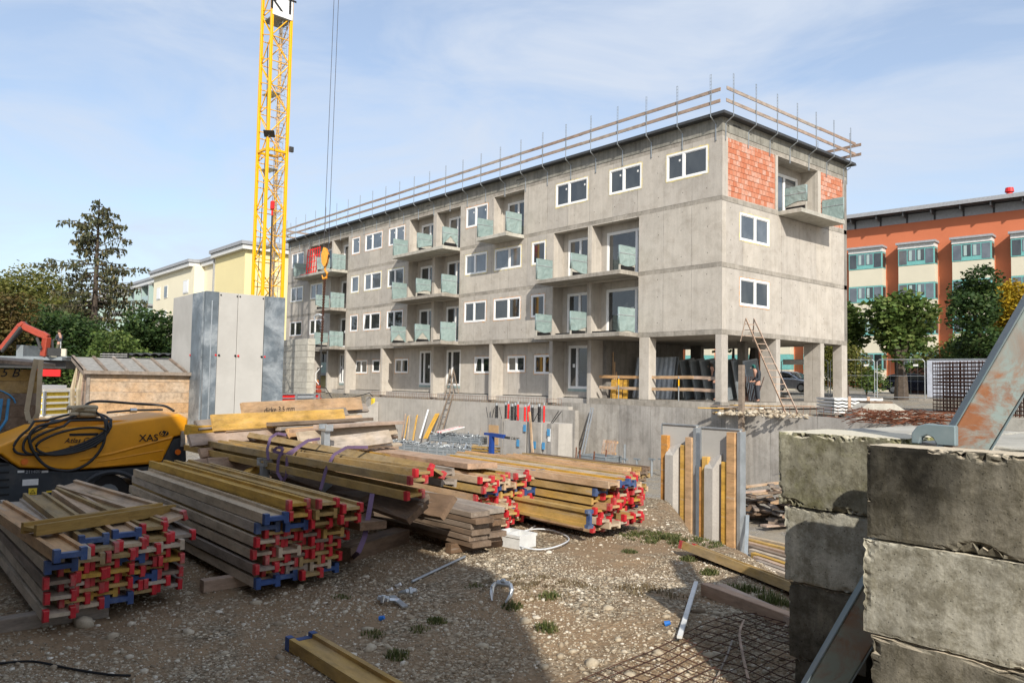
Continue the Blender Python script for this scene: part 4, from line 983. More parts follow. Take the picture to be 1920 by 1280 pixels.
# site fence panels along the street
fence_pts = [atd(1375, 745, 42.5), atd(1463, 745, 41.5), atd(1555, 745, 40.5), atd(1737, 748, 37.5), atd(1915, 750, 35)]
FN = []
def fence_panel(p, q, label, banner=False):
    p = V((p.x, p.y, .15)); q = V((q.x, q.y, .15)); T = thing('site_fence', label, 'fence', (p+q)/2, 'mobile fence panels along the street')
    u = V((0, 0, 1)); d = (q-p).normalized(); p = p+d*.06; q = q-d*.06
    b = MB(); b.tube([p, p+u*1.9, p+u*2.0+d*.1, q+u*2.0-d*.1, q+u*1.9, q], .022, 6); b.obj('frame', 'steel_galv', T)
    b = MB(); b.tube([p+u*1.2, q+u*1.2], .01, 4); b.tube([p+u*.15, q+u*.15], .018, 4); n = int((q-p).length/.28)
    for i in range(n): c = p+(q-p)*(i/n); b.tube([c+u*.15, c+u*2], .0028, 3)
    b.obj('mesh_infill', 'steel_galv', T, kind='stuff')
    b = MB(); b.cbox((*(p-d*.06).xy, .2), (.6, .22, .14)); b.obj('foot', 'conc_slab', T)
    if banner: b = MB(); b.quad(p+u*.2-V((0, .05, 0)), p+d*2.6+u*.2-V((0, .05, 0)), p+d*2.6+u*1.95-V((0, .05, 0)), p+u*1.95-V((0, .05, 0))); b.obj('banner', 'banner', T)
    else: b = MB(); b.cbox(q-d*.4+u*1.72, (.22, .03, .1)); b.obj('plate', 'white_paint', T)
    return T
a, c = fence_pts[2], fence_pts[3]
fence_panel(fence_pts[0], fence_pts[1], 'mobile fence panel seen between the columns beside the green-hooded man')
fence_panel(fence_pts[1], fence_pts[2], 'mobile fence panel seen behind the tall wooden ladder')
fence_panel(a, a.lerp(c, .5), 'mobile fence panel just right of the last building column')
fence_panel(a.lerp(c, .5), c, 'mobile fence panel in front of the lime tree trunk and black car')
fence_panel(c, fence_pts[4], 'mobile fence panel with a white banner behind the rebar mats', True)
# rebar mat stacks
def matstack(name, label, c0, c1, h, rows, top, th=.5):
    """upright bent mats: a rack of bars between two ground points"""
    T = thing(name, label, 'rebar', c0); b = MB(); c0 = V(c0); c1 = V(c1); d = (c1-c0); L = d.length; d.normalize(); n = V((-d.y, d.x, 0)); r = random.Random(9)
    for lay_ in range(5):
        o = n*(lay_*th/5)+d*r.uniform(-.15, .15); k = 0
        while k*.15 < L: q = c0+d*(k*.15)+o; b.tube([q+V((0, 0, .0)), q+V((0, 0, h))+d*r.uniform(-.02, .02)], .011, 3); k += 1
        for j in range(rows): z = h*(j+.5)/rows; b.tube([c0+o+V((0, 0, z+r.uniform(-.03, .03))), c0+d*L+o+V((0, 0, z))], .016, 3)
    b.obj('mesh_mats', 'rust_dark', T, kind='stuff'); return T
q0 = atz(1765, 798, -.4); q1 = atz(1925, 806, -.4)
c = atd(1750, 750, 27); e = atd(1950, 750, 23)
matstack('rebar_mats', 'dark rusty bundle of rebar mats stacked behind the steel strut', (c.x, c.y, -.1), (e.x, e.y, -.1), 1.75, 14, 1.7)
b = MB(); r = random.Random(5); c = atd(1700, 785, 25); T = thing('rebar_offcuts', 'rusty heap of bent rebar offcuts behind the right pit wall', 'rebar', c)
for i in range(150):
    q = V((c.x+r.uniform(-1.7, 1.4), c.y+r.uniform(-.8, .8), -.45+r.uniform(.02, .42))); d = V((r.uniform(-1, 1), r.uniform(-1, 1), r.uniform(-.12, .12))).normalized()*r.uniform(.3, .8)
    b.tube([q-d, q+V((0, 0, r.uniform(-.05, .15))), q+d], .014, 3)
b.obj('bars', 'rust', T, kind='stuff')
b = MB(); c = atd(1640, 765, 28); c.z = 0
T = thing('concrete_element', 'pale precast concrete piece with sloping sides on the deck', 'concrete block', (c.x, c.y, -.45))
m = Matrix.Translation((c.x, c.y, -.45)) @ Matrix.Rotation(R(50), 4, 'Z'); bevel(MB().prism([(-.95, 0), (-.95, .3), (-.5, .62), (.45, .62), (.95, .3), (.95, 0)], -.6, .6, 'y', m).obj('block', 'conc_pale', T), .02)
MB().box(-.42, .38, -.55, .55, .621, .7, m).obj('bearer', 'wood_dark', T)
c = atd(1592, 765, 29); m = Matrix.Translation((c.x, c.y, -.45)) @ Matrix.Rotation(R(52), 4, 'Z')
T = thing('deck_sheet_stack', 'flat stack of pale corrugated deck panels right of the last column', 'panel stack', (c.x, c.y, -.45))
for k in range(5): MB().prism([(-.9+i*.15, (0 if i % 2 else .035)+.12*k+.2) for i in range(13)]+[(.9-i*.15, (0 if i % 2 else .035)+.12*k+.27) for i in range(13)], -.75, .75, 'y', m).obj('deck_panel', 'trim_white', T)
for x in (-.35, .35): MB().box(x-.05, x+.05, -.78, -.74, .0, .85, m).obj('strap_post', 'wood_board', T)
for x in (-.8, .8): MB().box(x-.06, x+.06, -.7, .7, 0, .16, m).obj('bearer', 'wood_grey', T)
c = atd(1800, 775, 24); c2 = atd(1930, 778, 22.5); tag(MB().bar((c.x, c.y, -.28), (c2.x, c2.y, -.28), .5, .34).obj('concrete_beam', 'conc_pale'), 'pale precast beam lying under the rebar mats', 'concrete block')
# boards and rubble on the deck beside the corner column
r = random.Random(8); c = atd(1430, 762, 31)
for i in range(9):
    q = V((c.x+r.uniform(-1.4, 1.8), c.y+r.uniform(-.6, .4), -.42+.05*i)); an = r.uniform(-.35, .35)+R(35)
    d = V((math.cos(an), math.sin(an), 0))*r.uniform(.6, 1.3); tag(board('scrap_board', q-d, q+d, .16, .03, ['wood_grey', 'wood_bright', 'wood_board'][i % 3]), ORDB[i]+' board up in the scrap heap at the foot of the corner column', 'board')
def rubble(name, label, c, rx, ry, n, size, mat, z0, seed=1, hz=.3):
    T = thing(name, label, 'rubble', (c[0], c[1], z0)); g = random.Random(seed); pts = []
    for i in range(n):
        an = g.uniform(0, 6.28); rr = g.uniform(0, 1)**.5; pts.append((c[0]+rx*rr*math.cos(an), c[1]+ry*rr*math.sin(an), z0+hz*(1-rr)*g.uniform(.5, 1)))
    stones('rubble_pieces', pts, size, mat, T, seed); return T
ICO = None
def stones(name, pts, size, mat, parent=None, seed=1, flat=.62, **kw):
    global ICO
    if ICO is None:
        bm = bmesh.new(); bmesh.ops.create_icosphere(bm, subdivisions=1, radius=1); ICO = (np.array([v.co[:] for v in bm.verts]), np.array([[v.index for v in f.verts] for f in bm.faces])); bm.free()
    g = np.random.default_rng(seed); Vv, Ff = ICO; P = np.asarray(pts, float); n = len(P); k = len(Vv)
    s = (size*g.lognormal(0, .45, n))[:, None, None] if np.isscalar(size) else np.asarray(size)[:, None, None]
    ax = g.uniform(.65, 1.35, (n, 1, 3)); ax[..., 2] *= flat
    an = g.uniform(0, 6.28, n); c_, s_ = np.cos(an)[:, None], np.sin(an)[:, None]
    W = Vv[None]*(1+g.uniform(-.18, .18, (n, k, 1)))*ax*s
    X = W[..., 0]*c_-W[..., 1]*s_; Y = W[..., 0]*s_+W[..., 1]*c_
    W = np.stack([X, Y, W[..., 2]], -1)+P[:, None, :]
    F = (Ff[None]+(np.arange(n)*k)[:, None, None]).reshape(-1, 3); nf = len(F)
    me = bpy.data.meshes.new(name); me.vertices.add(n*k); me.vertices.foreach_set('co', W.reshape(-1)); me.loops.add(nf*3); me.loops.foreach_set('vertex_index', F.reshape(-1))
    me.polygons.add(nf); me.polygons.foreach_set('loop_start', np.arange(nf)*3); me.polygons.foreach_set('loop_total', np.full(nf, 3)); me.polygons.foreach_set('use_smooth', np.ones(nf, bool)); me.update(calc_edges=True)
    kw.setdefault('kind', 'stuff'); return link(name, me, mat, parent, **kw)
rubble('rubble', 'grey broken rubble at the foot of the corner column', (atd(1430, 765, 30.5)), 2.2, 1.0, 500, .06, 'stone', -.42, 3)

# ------------------------------------------------------------------ ladders
def ladder(name, label, foot, top, w_=.42, mat='wood_board', side=None, legs=None):
    T = thing(name, label, 'ladder', foot); foot = V(foot); top = V(top); d = (top-foot).normalized(); s_ = V(side).normalized() if side else d.cross(V((0, 0, 1))).normalized()
    up = s_.cross(d)
    for k in (-1, 1):
        a = foot+s_*k*w_*.5*1.12; c = top+s_*k*w_*.5*.8
        b = MB(); b.bar(a, c, .03, .075, up); b.obj('rail', mat, T)
    L = (top-foot).length; n = int(L/.3)
    for i in range(1, n):
        t = i/n; q = foot+(top-foot)*t; ww = w_*.5*(1.12-.32*t); b = MB(); b.bar(q-s_*ww, q+s_*ww, .05, .028, (0, 0, 1)); b.obj('rung', mat, T)
    if legs:
        lg = V(legs)
        for k in (-1, 1): b = MB(); b.bar(top+s_*k*w_*.4, lg+s_*k*w_*.62, .028, .06, up); b.obj('rear_leg', mat, T)
        for t in (.25, .5, .75): q = top.lerp(lg, t); b = MB(); b.bar(q-s_*w_*.5, q+s_*w_*.5, .03, .03); b.obj('rear_rung', mat, T)
    return T
ladder('wooden_ladder', 'tall wooden ladder leaning past the corner column on the short side', atd(1484, 773, 29.5), atd(1406, 597, 32), .42, 'wood_board', side=(.6, .75, 0), legs=atd(1400, 640, 32.2))
ladder('wooden_ladder', 'long wooden ladder leaning against the pit wall', aty(818, 824, -1.6), aty(846, 738, -.75), .48, 'wood_grey', side=(1, .1, 0))
ladder('step_ladder', 'wooden step ladder standing above the pit wall by a terrace door', aty(838, 742, -.2), aty(847, 692, .3), .38, 'wood_grey', side=(1, .1, 0), legs=aty(856, 742, .5))
b = aty(1102, 870, -2.2); t = aty(1110, 763, -.4)
LD2 = ladder('metal_ladder', 'thin silver prop ladder leaning at the pit wall left of the pallet', aty(1086, 882, -1.9), aty(1111, 764, -.25), .16, 'steel_zinc', side=(1, .1, 0))
# tall squared timber post standing before the corner bay
q = aty(1390, 783, -1.25); tag(MB().box(q.x-.09, q.x+.09, -1.33, -1.15, -3.1, aty(1390, 684, -1.25).z).obj('timber_post', 'wood_grey'), 'grey squared timber post standing before the corner column', 'post')

# ------------------------------------------------------------------ corner bay contents
T = thing('guard_rail', 'two-board timber guard rail across the open corner bay', 'guard rail', (-3, .15, 0))
for z in (.52, 1.05):
    board('rail_board', (-7.2, .22, z), (-4.4, .22, z-.02), .035, .14, 'wood_pine', T); board('rail_board', (-3.95, .22, z-.02), (-1.6, .22, z-.0), .035, .14, 'wood_pine', T); board('rail_board', (-1.9, .26, z-.0), (-.3, .26, z-.04), .035, .14, 'wood_board', T)
for x in (-5.9, -2.35):
    MB().tube([(x, .18, 0), (x, .18, 1.1)], .025, 6).obj('post', 'steel_galv', T); MB().tube([(x, .18, .66), (x, .18, .95)], .03, 6).obj('sleeve', 'yellow_paint', T)
T = thing('deck_sheets', 'grey corrugated metal sheets leaning upright inside the corner bay', 'metal sheets', (-6, 2.4, 0))
for k in range(2): m = Matrix.Translation((-6.9+k*.06, 2.3+k*.15, 0)) @ Matrix.Rotation(R(-10), 4, 'X'); pr = [(i*.075, 0 if i % 4 < 2 else .05) for i in range(34)]; MB().prism([(u, v) for u, v in pr]+[(u, v-.01) for u, v in reversed(pr)], .02, 2.1, 'z', m).obj('corrugated_sheet', 'steel_galv', T)
T = thing('frame_stack', 'row of grey framed panels leaning in the shade of the corner bay', 'panels', (-4, 4.5, 0))
for k in range(7):
    m = Matrix.Translation((-4.6+k*.42, 3.6+k*.28, 0)) @ Matrix.Rotation(R(-6), 4, 'Y') @ Matrix.Rotation(R(8), 4, 'X'); b = MB(); b.box(0, .05, 0, 1.2, 0, 1.9, m); b.obj('panel', 'steel_grey', T)
    b = MB(); b.box(-.01, .06, -.02, .06, 0, 1.95, m); b.box(-.01, .06, 1.14, 1.22, 0, 1.95, m); b.box(-.01, .06, .06, 1.14, 1.88, 1.95, m); b.obj('panel_frame', 'steel_galv', T)
for i, x in enumerate((-6.95, -6.6, -6.25)): tag(MB().box(x, x+.32, .75+.05*i, .78+.05*i, .0, .98, Matrix.Rotation(R(-4), 4, 'X')).obj('formwork_sheet', 'wood_bright'), ORD3[i]+' of the yellow sheets standing at the left end of the bay rail', 'sheet', 'yellow sheets by the bay rail')
for i in range(3): tag(board('batten', (-7.0+.1*i, 1.0, 0), (-7.3+.12*i, 1.3, 2.3-.5*i), .05, .04, 'wood_pine'), ORD3[i]+' slim batten leaning in the left corner of the open bay', 'batten', 'battens leaning in the bay')
T = thing('rebar_bundle', 'upright bundle of dark bars on trestles beside the hooded man', 'rebar', (-.9, 3.3, 0)); b = MB()
for i in range(14): b.tube([(-1.3+.07*i, 3.2, 0), (-1.5+.1*i+r.uniform(-.1, .1), 3.5, 1.15)], .018, 4)
b.obj('bars', 'rust_dark', T, kind='stuff')
tag(MB().box(-3.2, -2.0, 10.2, 10.35, 1.9, 2.15).obj('ceiling_lamp', 'white_paint'), 'white tube lamp fixed at the back of the corner bay', 'lamp')
c = atd(1360, 722, 44); T = thing('pallet_stack', 'white plastic crates stacked beyond the corner column', 'crate stack', (c.x, c.y, .3))
for k in range(5): MB().cbox((c.x, c.y, .45+k*.28), (1.3, 1.0, .24)).obj('crate', 'trim_white', T)

# ------------------------------------------------------------------ people
def person(label, base, heading, h, joints, rad, top, legs, head_mat='skin', hood=None):
    """joints: name -> (x forward, y left, z up) in body units of height"""
    T = thing('person', label, 'person', base); m = Matrix.Translation(base) @ Matrix.Rotation(heading, 4, 'Z') @ Matrix.Scale(h, 4)
    def skin(name, chain, mat, sub=1):
        names = sorted({n for e in chain for n in e}, key=lambda n: 0 if n == chain[0][0] else 1); idx = {n: i for i, n in enumerate(names)}
        me = bpy.data.meshes.new(name); me.from_pydata([tuple(m @ V(joints[n])) for n in names], [(idx[a], idx[c]) for a, c in chain], [])
        o = link(name, me, mat, T); sm = o.modifiers.new('skin', 'SKIN'); ss = o.modifiers.new('sub', 'SUBSURF'); ss.levels = ss.render_levels = sub
        for n in names: me.skin_vertices[0].data[idx[n]].radius = (rad.get(n, .03)*h,)*2
        me.skin_vertices[0].data[0].use_root = True
        return o
    skin('body', [('hip', 'chest'), ('chest', 'neck'), ('neck', 'head'), ('chest', 'shL'), ('shL', 'elL'), ('elL', 'haL'), ('haL', 'fiL'), ('chest', 'shR'), ('shR', 'elR'), ('elR', 'haR'), ('haR', 'fiR'), ('hip', 'knL'), ('knL', 'anL'), ('anL', 'toL'), ('hip', 'knR'), ('knR', 'anR'), ('anR', 'toR')], 'skin')
    J = dict(joints); R2 = dict(rad)
    for n in rad: rad[n] = rad[n]*1.16
    skin('jacket', [('hip2', 'chest'), ('chest', 'neck2'), ('chest', 'shL'), ('shL', 'elL'), ('elL', 'wrL'), ('chest', 'shR'), ('shR', 'elR'), ('elR', 'wrR')], top)
    skin('trousers', [('hip', 'knL'), ('knL', 'anL'), ('hip', 'knR'), ('knR', 'anR')], legs)
    q = m @ V(joints['head']); 
    bm = bmesh.new(); bmesh.ops.create_icosphere(bm, subdivisions=3, radius=.062*h)
    for v in bm.verts: v.co.z *= 1.25; v.co.x *= 1.1
    me = bpy.data.meshes.new('hair'); 
    fwd = V((math.cos(heading), math.sin(heading), 0))
    bmesh.ops.delete(bm, geom=[v for v in bm.verts if v.co.dot(fwd) > .018*h and v.co.z < .035*h or v.co.z < -.03*h], context='VERTS')
    for v in bm.verts: v.co = v.co*1.03+q+V((0, 0, .012*h))
    bm.to_mesh(me); bm.free(); link('hood' if hood else 'hair', me, hood or 'hair', T)
    for s_ in (-1, 1):
        b = MB(); b.cbox(joints['toL' if s_ > 0 else 'toR'], (.11, .05, .035), m @ Matrix.Translation((-.02, 0, 0))); bevel(b.obj('boot', 'black', T), .01, 2)
    b = MB(); b.tube([m @ (V(joints['head'])+V((.055, 0, .0))), m @ (V(joints['head'])+V((.078, 0, -.012)))], .010*h, 5); b.obj('nose', 'skin', T)
    return T
RAD = dict(hip=.075, hip2=.085, chest=.085, neck=.033, neck2=.04, head=.062, shL=.04, shR=.04, elL=.028, elR=.028, haL=.022, haR=.022, wrL=.026, wrR=.026, fiL=.014, fiR=.014, knL=.042, knR=.042, anL=.03, anR=.03, toL=.024, toR=.024)
ST = dict(hip=(0, 0, .53), hip2=(0, 0, .50), chest=(.0, 0, .74), neck=(.01, 0, .85), neck2=(.01, 0, .835), head=(.03, 0, .93), shL=(0, .11, .80), shR=(0, -.11, .80), elL=(.02, .15, .62), elR=(.02, -.15, .62),
          haL=(.14, .12, .54), haR=(.14, -.12, .54), wrL=(.12, .12, .55), wrR=(.12, -.12, .55), fiL=(.19, .10, .53), fiR=(.19, -.10, .53), knL=(.02, .06, .29), knR=(.02, -.06, .29), anL=(0, .07, .05), anR=(0, -.07, .05), toL=(.06, .07, .02), toR=(.06, -.07, .02))

# ------------------------------------------------------------------ truck with red loader crane (far left)
Tp = atd(60, 690, 34); TD = RT*1.0; TD = V((RT.x, RT.y, 0)).normalized(); TM = Matrix(((TD.x, -TD.y, 0, Tp.x), (TD.y, TD.x, 0, Tp.y), (0, 0, 1, 0), (0, 0, 0, 1)))
def tp(px, py, o=0): q = atd(px, py, 34); return q+V((-TD.y, TD.x, 0))*o
TK = thing('crane_truck', 'flatbed truck with red folding loader crane behind the dark timber box', 'truck', (Tp.x, Tp.y, -1.15))
k_ = 34/FPX
zt = tp(60, 668).z
MB().box(-2.6, 1.35, -.1, 2.3, zt-.15, zt, TM).obj('platform', 'steel_grey', TK); MB().box(-2.6, 1.3, .3, 1.9, zt-.5, zt-.16, TM).obj('chassis', 'steel_dark', TK)
MB().box(-.5, .4, 1.8, 1.9, zt, zt+.42, TM).obj('side_board', 'cream_wall', TK); MB().box(-.85, -.55, .2, 1.9, zt, zt+.5, TM).obj('headboard', 'steel_grey', TK)
for x in (-1.8, .9):
    for y in (.1, 2.1): b = MB(); b.tube([TM @ V((x, y, -.65)), TM @ V((x, y+.28, -.65))], .5, 18); b.obj('wheel', 'black_rubber', TK)
MB().box(.3, 1.3, -.12, -.05, zt-.85, zt-.55, TM).obj('rear_panel', 'red_paint', TK)
def boom(n, a, c, w0, mt='orange_red', o=0): b = MB(); b.bar(tp(*a, o), tp(*c, o), w0, w0*1.15); return bevel(b.obj(n, mt, TK), .03)
boom('crane_column', (83, 668), (88, 632), .26); boom('inner_boom', (90, 633), (77, 625), .24); boom('inner_boom', (80, 628), (43, 611), .24); boom('knuckle', (43, 611), (38, 606), .26)
boom('outer_boom', (40, 608), (2, 655), .2); boom('extension_boom', (41, 604), (-6, 655), .18, 'steel_dark', .3); boom('hydraulic_ram', (46, 614), (10, 660), .12, 'steel_dark', -.25); boom('hydraulic_ram', (74, 633), (82, 655), .1, 'steel_dark', -.2)
MB().cbox(tp(100, 660), (.5, .5, .35)).obj('control_stand', 'steel_dark', TK); MB().bar(tp(99, 662), tp(98, 636), .08, .08).obj('control_column', 'steel_dark', TK)
MB().box(1.0, 1.45, .1, .7, zt-.02, zt+.04, TM).obj('step', 'steel_grey', TK); MB().bar(tp(113, 669), tp(114, 640), .04, .04).obj('handrail', 'steel_galv', TK)
q = tp(110, 667); jt = dict(ST); jt['haR'] = (.20, -.08, .62); jt['wrR'] = (.18, -.09, .62); jt['fiR'] = (.26, -.05, .63); jt['haL'] = (.19, .08, .62); jt['wrL'] = (.17, .09, .62); jt['fiL'] = (.25, .05, .63)
person('man in dark jacket and olive trousers standing at the truck crane controls', (q.x, q.y, zt+.05), math.atan2(-TD.y, -TD.x)-.3, 1.12, jt, dict(RAD), 'cloth_dark', 'cloth_olive')
q = aty(1421, 748, 3.0); jt = dict(ST); jt['chest'] = (.05, 0, .73); jt['head'] = (.12, 0, .90); jt['neck'] = (.08, 0, .84)
person('man in dark clothes with green hood standing between the columns', (q.x, 3.0, 0), math.atan2(-RT.y, -RT.x), 1.7, jt, dict(RAD), 'cloth_dark', 'cloth_dark', hood='cloth_teal')
q = aty(1338, 748, 2.6)
person('dark-haired man half hidden behind the corner column', (q.x+.1, 2.6, 0), math.atan2(-RT.y, -RT.x)-.2, 1.78, jt, dict(RAD), 'cloth_dark', 'cloth_dark')

# ------------------------------------------------------------------ spoil heaps, formwork and sheds on the left
rubble('spoil_heap', 'grey heap of rubble between the truck and the timber shed', atd(120, 708, 33), 2.6, 1.6, 1500, .14, 'stone', -1.0, 7, 1.1)
tag(MB().box(-4, 4, 0, .5, -1.3, .15, Matrix.Translation(atd(110, 712, 31).xy.to_3d()) @ Matrix.Rotation(R(50), 4, 'Z')).obj('earth_bank', 'mound'), 'low sandy bank above the yellow formwork panels', 'bank')
# yellow formwork panels lying on edge: x between 75 and 145
A = atd(78, 779, 21); B_ = atd(148, 779, 22.5); zb = A.z; ztp = atd(78, 733, 21).z; T = thing('formwork_rack', 'white-framed yellow formwork panels standing left of the timber shed', 'panels', (A.x, A.y, zb))
m, L = fr(V((A.x, A.y, zb)), V((B_.x, B_.y, zb)))
hh = ztp-zb
for i in range(4): z = hh*i/4; MB().box(.03, L, .02, .05, z+.03, z+hh/4-.03, m).obj('panel_face', 'yellow_sign', T); MB().box(0, L, -.03, .06, z-.015, z+.02, m).obj('panel_frame', 'white_pvc', T)
MB().box(0, L, -.03, .06, hh-.02, hh+.02, m).obj('panel_frame', 'white_pvc', T)
for x in (0, L*.68, L-.05): MB().box(x, x+.08, -.05, .0, 0, hh, m).obj('panel_frame', 'steel_zinc', T)
MB().box(-.2, L*.6, -.02, .3, hh+.05, hh+.16, m).obj('top_rail', 'white_pvc', T)
# timber shed with felt roof
D_ = 20; sx = atd(165, 695, D_).x; zE = atd(165, 694, D_).z; y0 = atd(165, 695, D_).y; y1 = atx(332, 693, sx).y+.6
SH = thing('timber_shed', 'small horizontal-board timber shed with battened felt roof', 'shed', (sx, y0, G)); nb = 7; hB = (zE-G)/nb
for i in range(nb): MB().box(sx-.03, sx+.004*(i % 2), y0+.05, y1, G+i*hB+.004, G+(i+1)*hB-.004).obj('wall_board', 'wood_pine', SH)
for i in range(nb): MB().box(sx-1.3, sx-.035, y0+.004*(i % 2), y0+.03, G+i*hB+.004, G+(i+1)*hB-.004).obj('wall_board', 'wood_board', SH)
MB().box(sx-.06, sx+.03, y0-.02, y0+.05, G, zE).obj('corner_post', 'wood_grey', SH)
rz = zE+.36; ry = -1.35
b = MB(); b.add([(sx+.12, y0-.12, zE-.02), (sx+.12, y1, zE-.02), (sx+ry, y1, rz), (sx+ry, y0-.12, rz), (sx+.12, y0-.12, zE-.07), (sx+.12, y1, zE-.07), (sx+ry, y1, rz-.05), (sx+ry, y0-.12, rz-.05)], [(0, 1, 2, 3), (4, 7, 6, 5), (0, 4, 5, 1), (3, 2, 6, 7), (0, 3, 7, 4), (1, 5, 6, 2)]); b.obj('roof', 'tarpaper', SH)
for i in range(7): y = y0-.1+i*(y1-y0)/5.6; b = MB(); b.bar((sx+.14, y, zE+.0), (sx+ry, y, rz+.02), .07, .05); b.obj('roof_batten', 'wood_grey', SH)
b = MB(); b.bar((sx+.14, y0-.12, zE-.05), (sx+ry, y0-.12, rz-.03), .03, .14); b.obj('barge_board', 'wood_grey', SH); MB().box(sx+.125, sx+.15, y0-.12, y1, zE-.09, zE-.0).obj('fascia', 'wood_grey', SH)
for yy, xx in ((y0-.06, sx-.95), (y0-.06, sx-.25)):
    b = MB(); b.tube([(xx, yy, zE+.1), (xx+.08, yy-.1, zE-.5), (xx-.05, yy-.06, zE-1.0), (xx+.03, yy-.04, G+.2)], [.035, .06, .05, .05], 5); tag(b.obj('lifting_strap', 'strap_beige'), ('rear' if xx < sx-.5 else 'front')+' beige lifting strap hanging down the left side of the timber shed', 'strap')
# bottles pallet and corrugated roof behind the shed
q = atd(218, 672, 26); T = thing('bottle_pack', 'pack of dark bottles wrapped in film above the shed roof', 'pack', q); 
for i in range(6): b = MB(); c = q+TD*(-.4+.15*i); b.tube([c, c+V((0, 0, .2))], .066, 8); b.obj('bottle', 'black', T)
for z in (.07, .14): MB().bar(q-TD*.48+V((.1, -.08, z)), q+TD*.42+V((.1, -.08, z)), .01, .012).obj('label_band', 'trim_white', T)
T = thing('corrugated_roof', 'dark corrugated roofing sheets behind the timber shed', 'roof sheets', atd(285, 665, 27)); mm, L = fr(atd(232, 676, 27), atd(335, 676, 27))
pr = [(i*.05, .07*abs(math.sin(i*.5))) for i in range(40)]; MB().prism([(u, v+.2) for u, v in pr]+[(u, v+.17) for u, v in reversed(pr)], -.1, 1.5, 'y', mm).obj('sheet', 'roof_dark', T); MB().box(0, L, 0, 1.4, -2.2, .1, mm).obj('stack', 'roof_dark', T)
tag(MB().box(0, 2.5, 0, 1.5, -1.6, .45, Matrix.Translation(atd(232, 690, 30)) @ Matrix.Rotation(R(50), 4, 'Z')).obj('container', 'steel_dark'), 'dark low container behind the timber shed', 'container') if False else None
# dark timber box with lifting strap at the left edge
D_ = 13.2; c = atd(77, 700, D_); m = Matrix.Translation((c.x, c.y, 0)) @ Matrix.Rotation(R(93), 4, 'Z')
DB = thing('timber_box', 'dark stained timber box cut off by the left picture edge', 'crate', (c.x, c.y, G)); zt_ = atd(77, 686, D_).z
for i in range(9): z = G+.1+i*.2; MB().box(-4.0, 0, 0, .04+.004*(i % 2), z, z+.195, m).obj('side_board', 'wood_dark' if i < 7 else 'wood_olive', DB)
MB().box(-4.0, -.05, .05, 1.6, G+.1, zt_-.1, m).obj('inner_wall', 'wood_dark', DB)
b = MB(); b.add([(-4.2, -.25, .24), (.15, -.25, .0), (.15, 1.8, .1), (-4.2, 1.8, .34), (-4.2, -.25, .18), (.15, -.25, -.06), (.15, 1.8, .04), (-4.2, 1.8, .28)], [(0, 1, 2, 3), (4, 7, 6, 5), (0, 4, 5, 1), (3, 2, 6, 7), (0, 3, 7, 4), (1, 5, 6, 2)], m @ Matrix.Translation((0, 0, zt_+.04))); b.obj('lid', 'wood_grey', DB)
text('lettering', 'Stahl 3.5 B', .2, 'black', m @ Matrix.Translation((-.75, -.01, zt_-.13)) @ Matrix.Rotation(R(90), 4, 'X'), DB, .3)
for i, x in enumerate((-.75, -.55, -.45)): b = MB(); z = zt_-1.1; b.tube([m @ V((x, -.012, z+.55)), m @ V((x-.02, -.012, z+.2)), m @ V((x-.12, -.012, z+.02))], .022, 4); b.obj('spray_mark', 'blue_spray', DB)
b = MB(); b.tube([m @ V((-.85+.5*math.cos(t), -.012, zt_-.65+.28*math.sin(t))) for t in np.linspace(.1, 2.9, 12)], .012, 4); b.obj('spray_mark', 'blue_spray', DB)
def strap(name, label, pts, w_, mat, cat='strap', wd=(0, 0, 1), group=None, tw=.006):
    b = MB()
    for a, c in zip(pts, pts[1:]): b.bar(a, c, w_, tw, up=V(wd))
    return tag(b.obj(name, mat), label, cat, group)
sp = lambda px, py: atd(px, py, D_-.35)
b = MB(); nrm = (CAM-c).normalized()
for P in ([(68, 673), (62, 700), (55, 740), (50, 770), (54, 788), (63, 790)], [(77, 674), (75, 700), (73, 745), (71, 775), (63, 790)]):
    P = [sp(*q) for q in P]
    for a, e in zip(P, P[1:]): b.bar(a, e, .075, .008, up=nrm)
tag(b.obj('lifting_strap', 'strap_beige'), 'beige lifting sling looped over the corner of the dark timber box', 'strap')

# tall grey wall formwork (corner at its near edge)
D_ = 21; c = atd(386, 545, D_); fx, fy, fz = c.x, c.y, c.z; TF = thing('wall_formwork', 'tall grey panelled wall formwork with dark zinc corner strips', 'formwork', (fx, fy, G))
yr = lambda px: atx(px, 548+(px-386)*.09, fx).y; xl = lambda px: aty(px, 548, fy).x
def panel(n, mt, u0, u1, pr=.0, side='y'):
    if side == 'y': o = MB().box(fx-.12, fx+pr, u0+.006, u1-.006, G, fz-.004).obj(n, mt, TF)
    else: o = MB().box(u0+.006, u1-.006, fy-pr, fy+.12, G, fz-.004).obj(n, mt, TF)
    return bevel(o, .006)
ys = [yr(p) for p in (411, 447, 497, 535)]
panel('corner_strip', 'zinc_dark', fy, ys[0], .02); panel('panel', 'ply_grey', ys[0], ys[1]); panel('panel', 'ply_grey', ys[1], ys[2]); panel('corner_strip', 'zinc_dark', ys[2], ys[3], .02)
xs_ = [xl(p) for p in (331, 363)]
panel('corner_strip', 'zinc_dark', xs_[1], fx-.12, .02, 'x'); panel('panel', 'ply_grey', xs_[0]-.25, xs_[1], 0, 'x')
MB().box(fx+.02, fx+.035, fy+.16, fy+.185, G, fz-.25).obj('weld_seam', 'steel_zinc', TF)
zc = atx(447, 667, fx).z
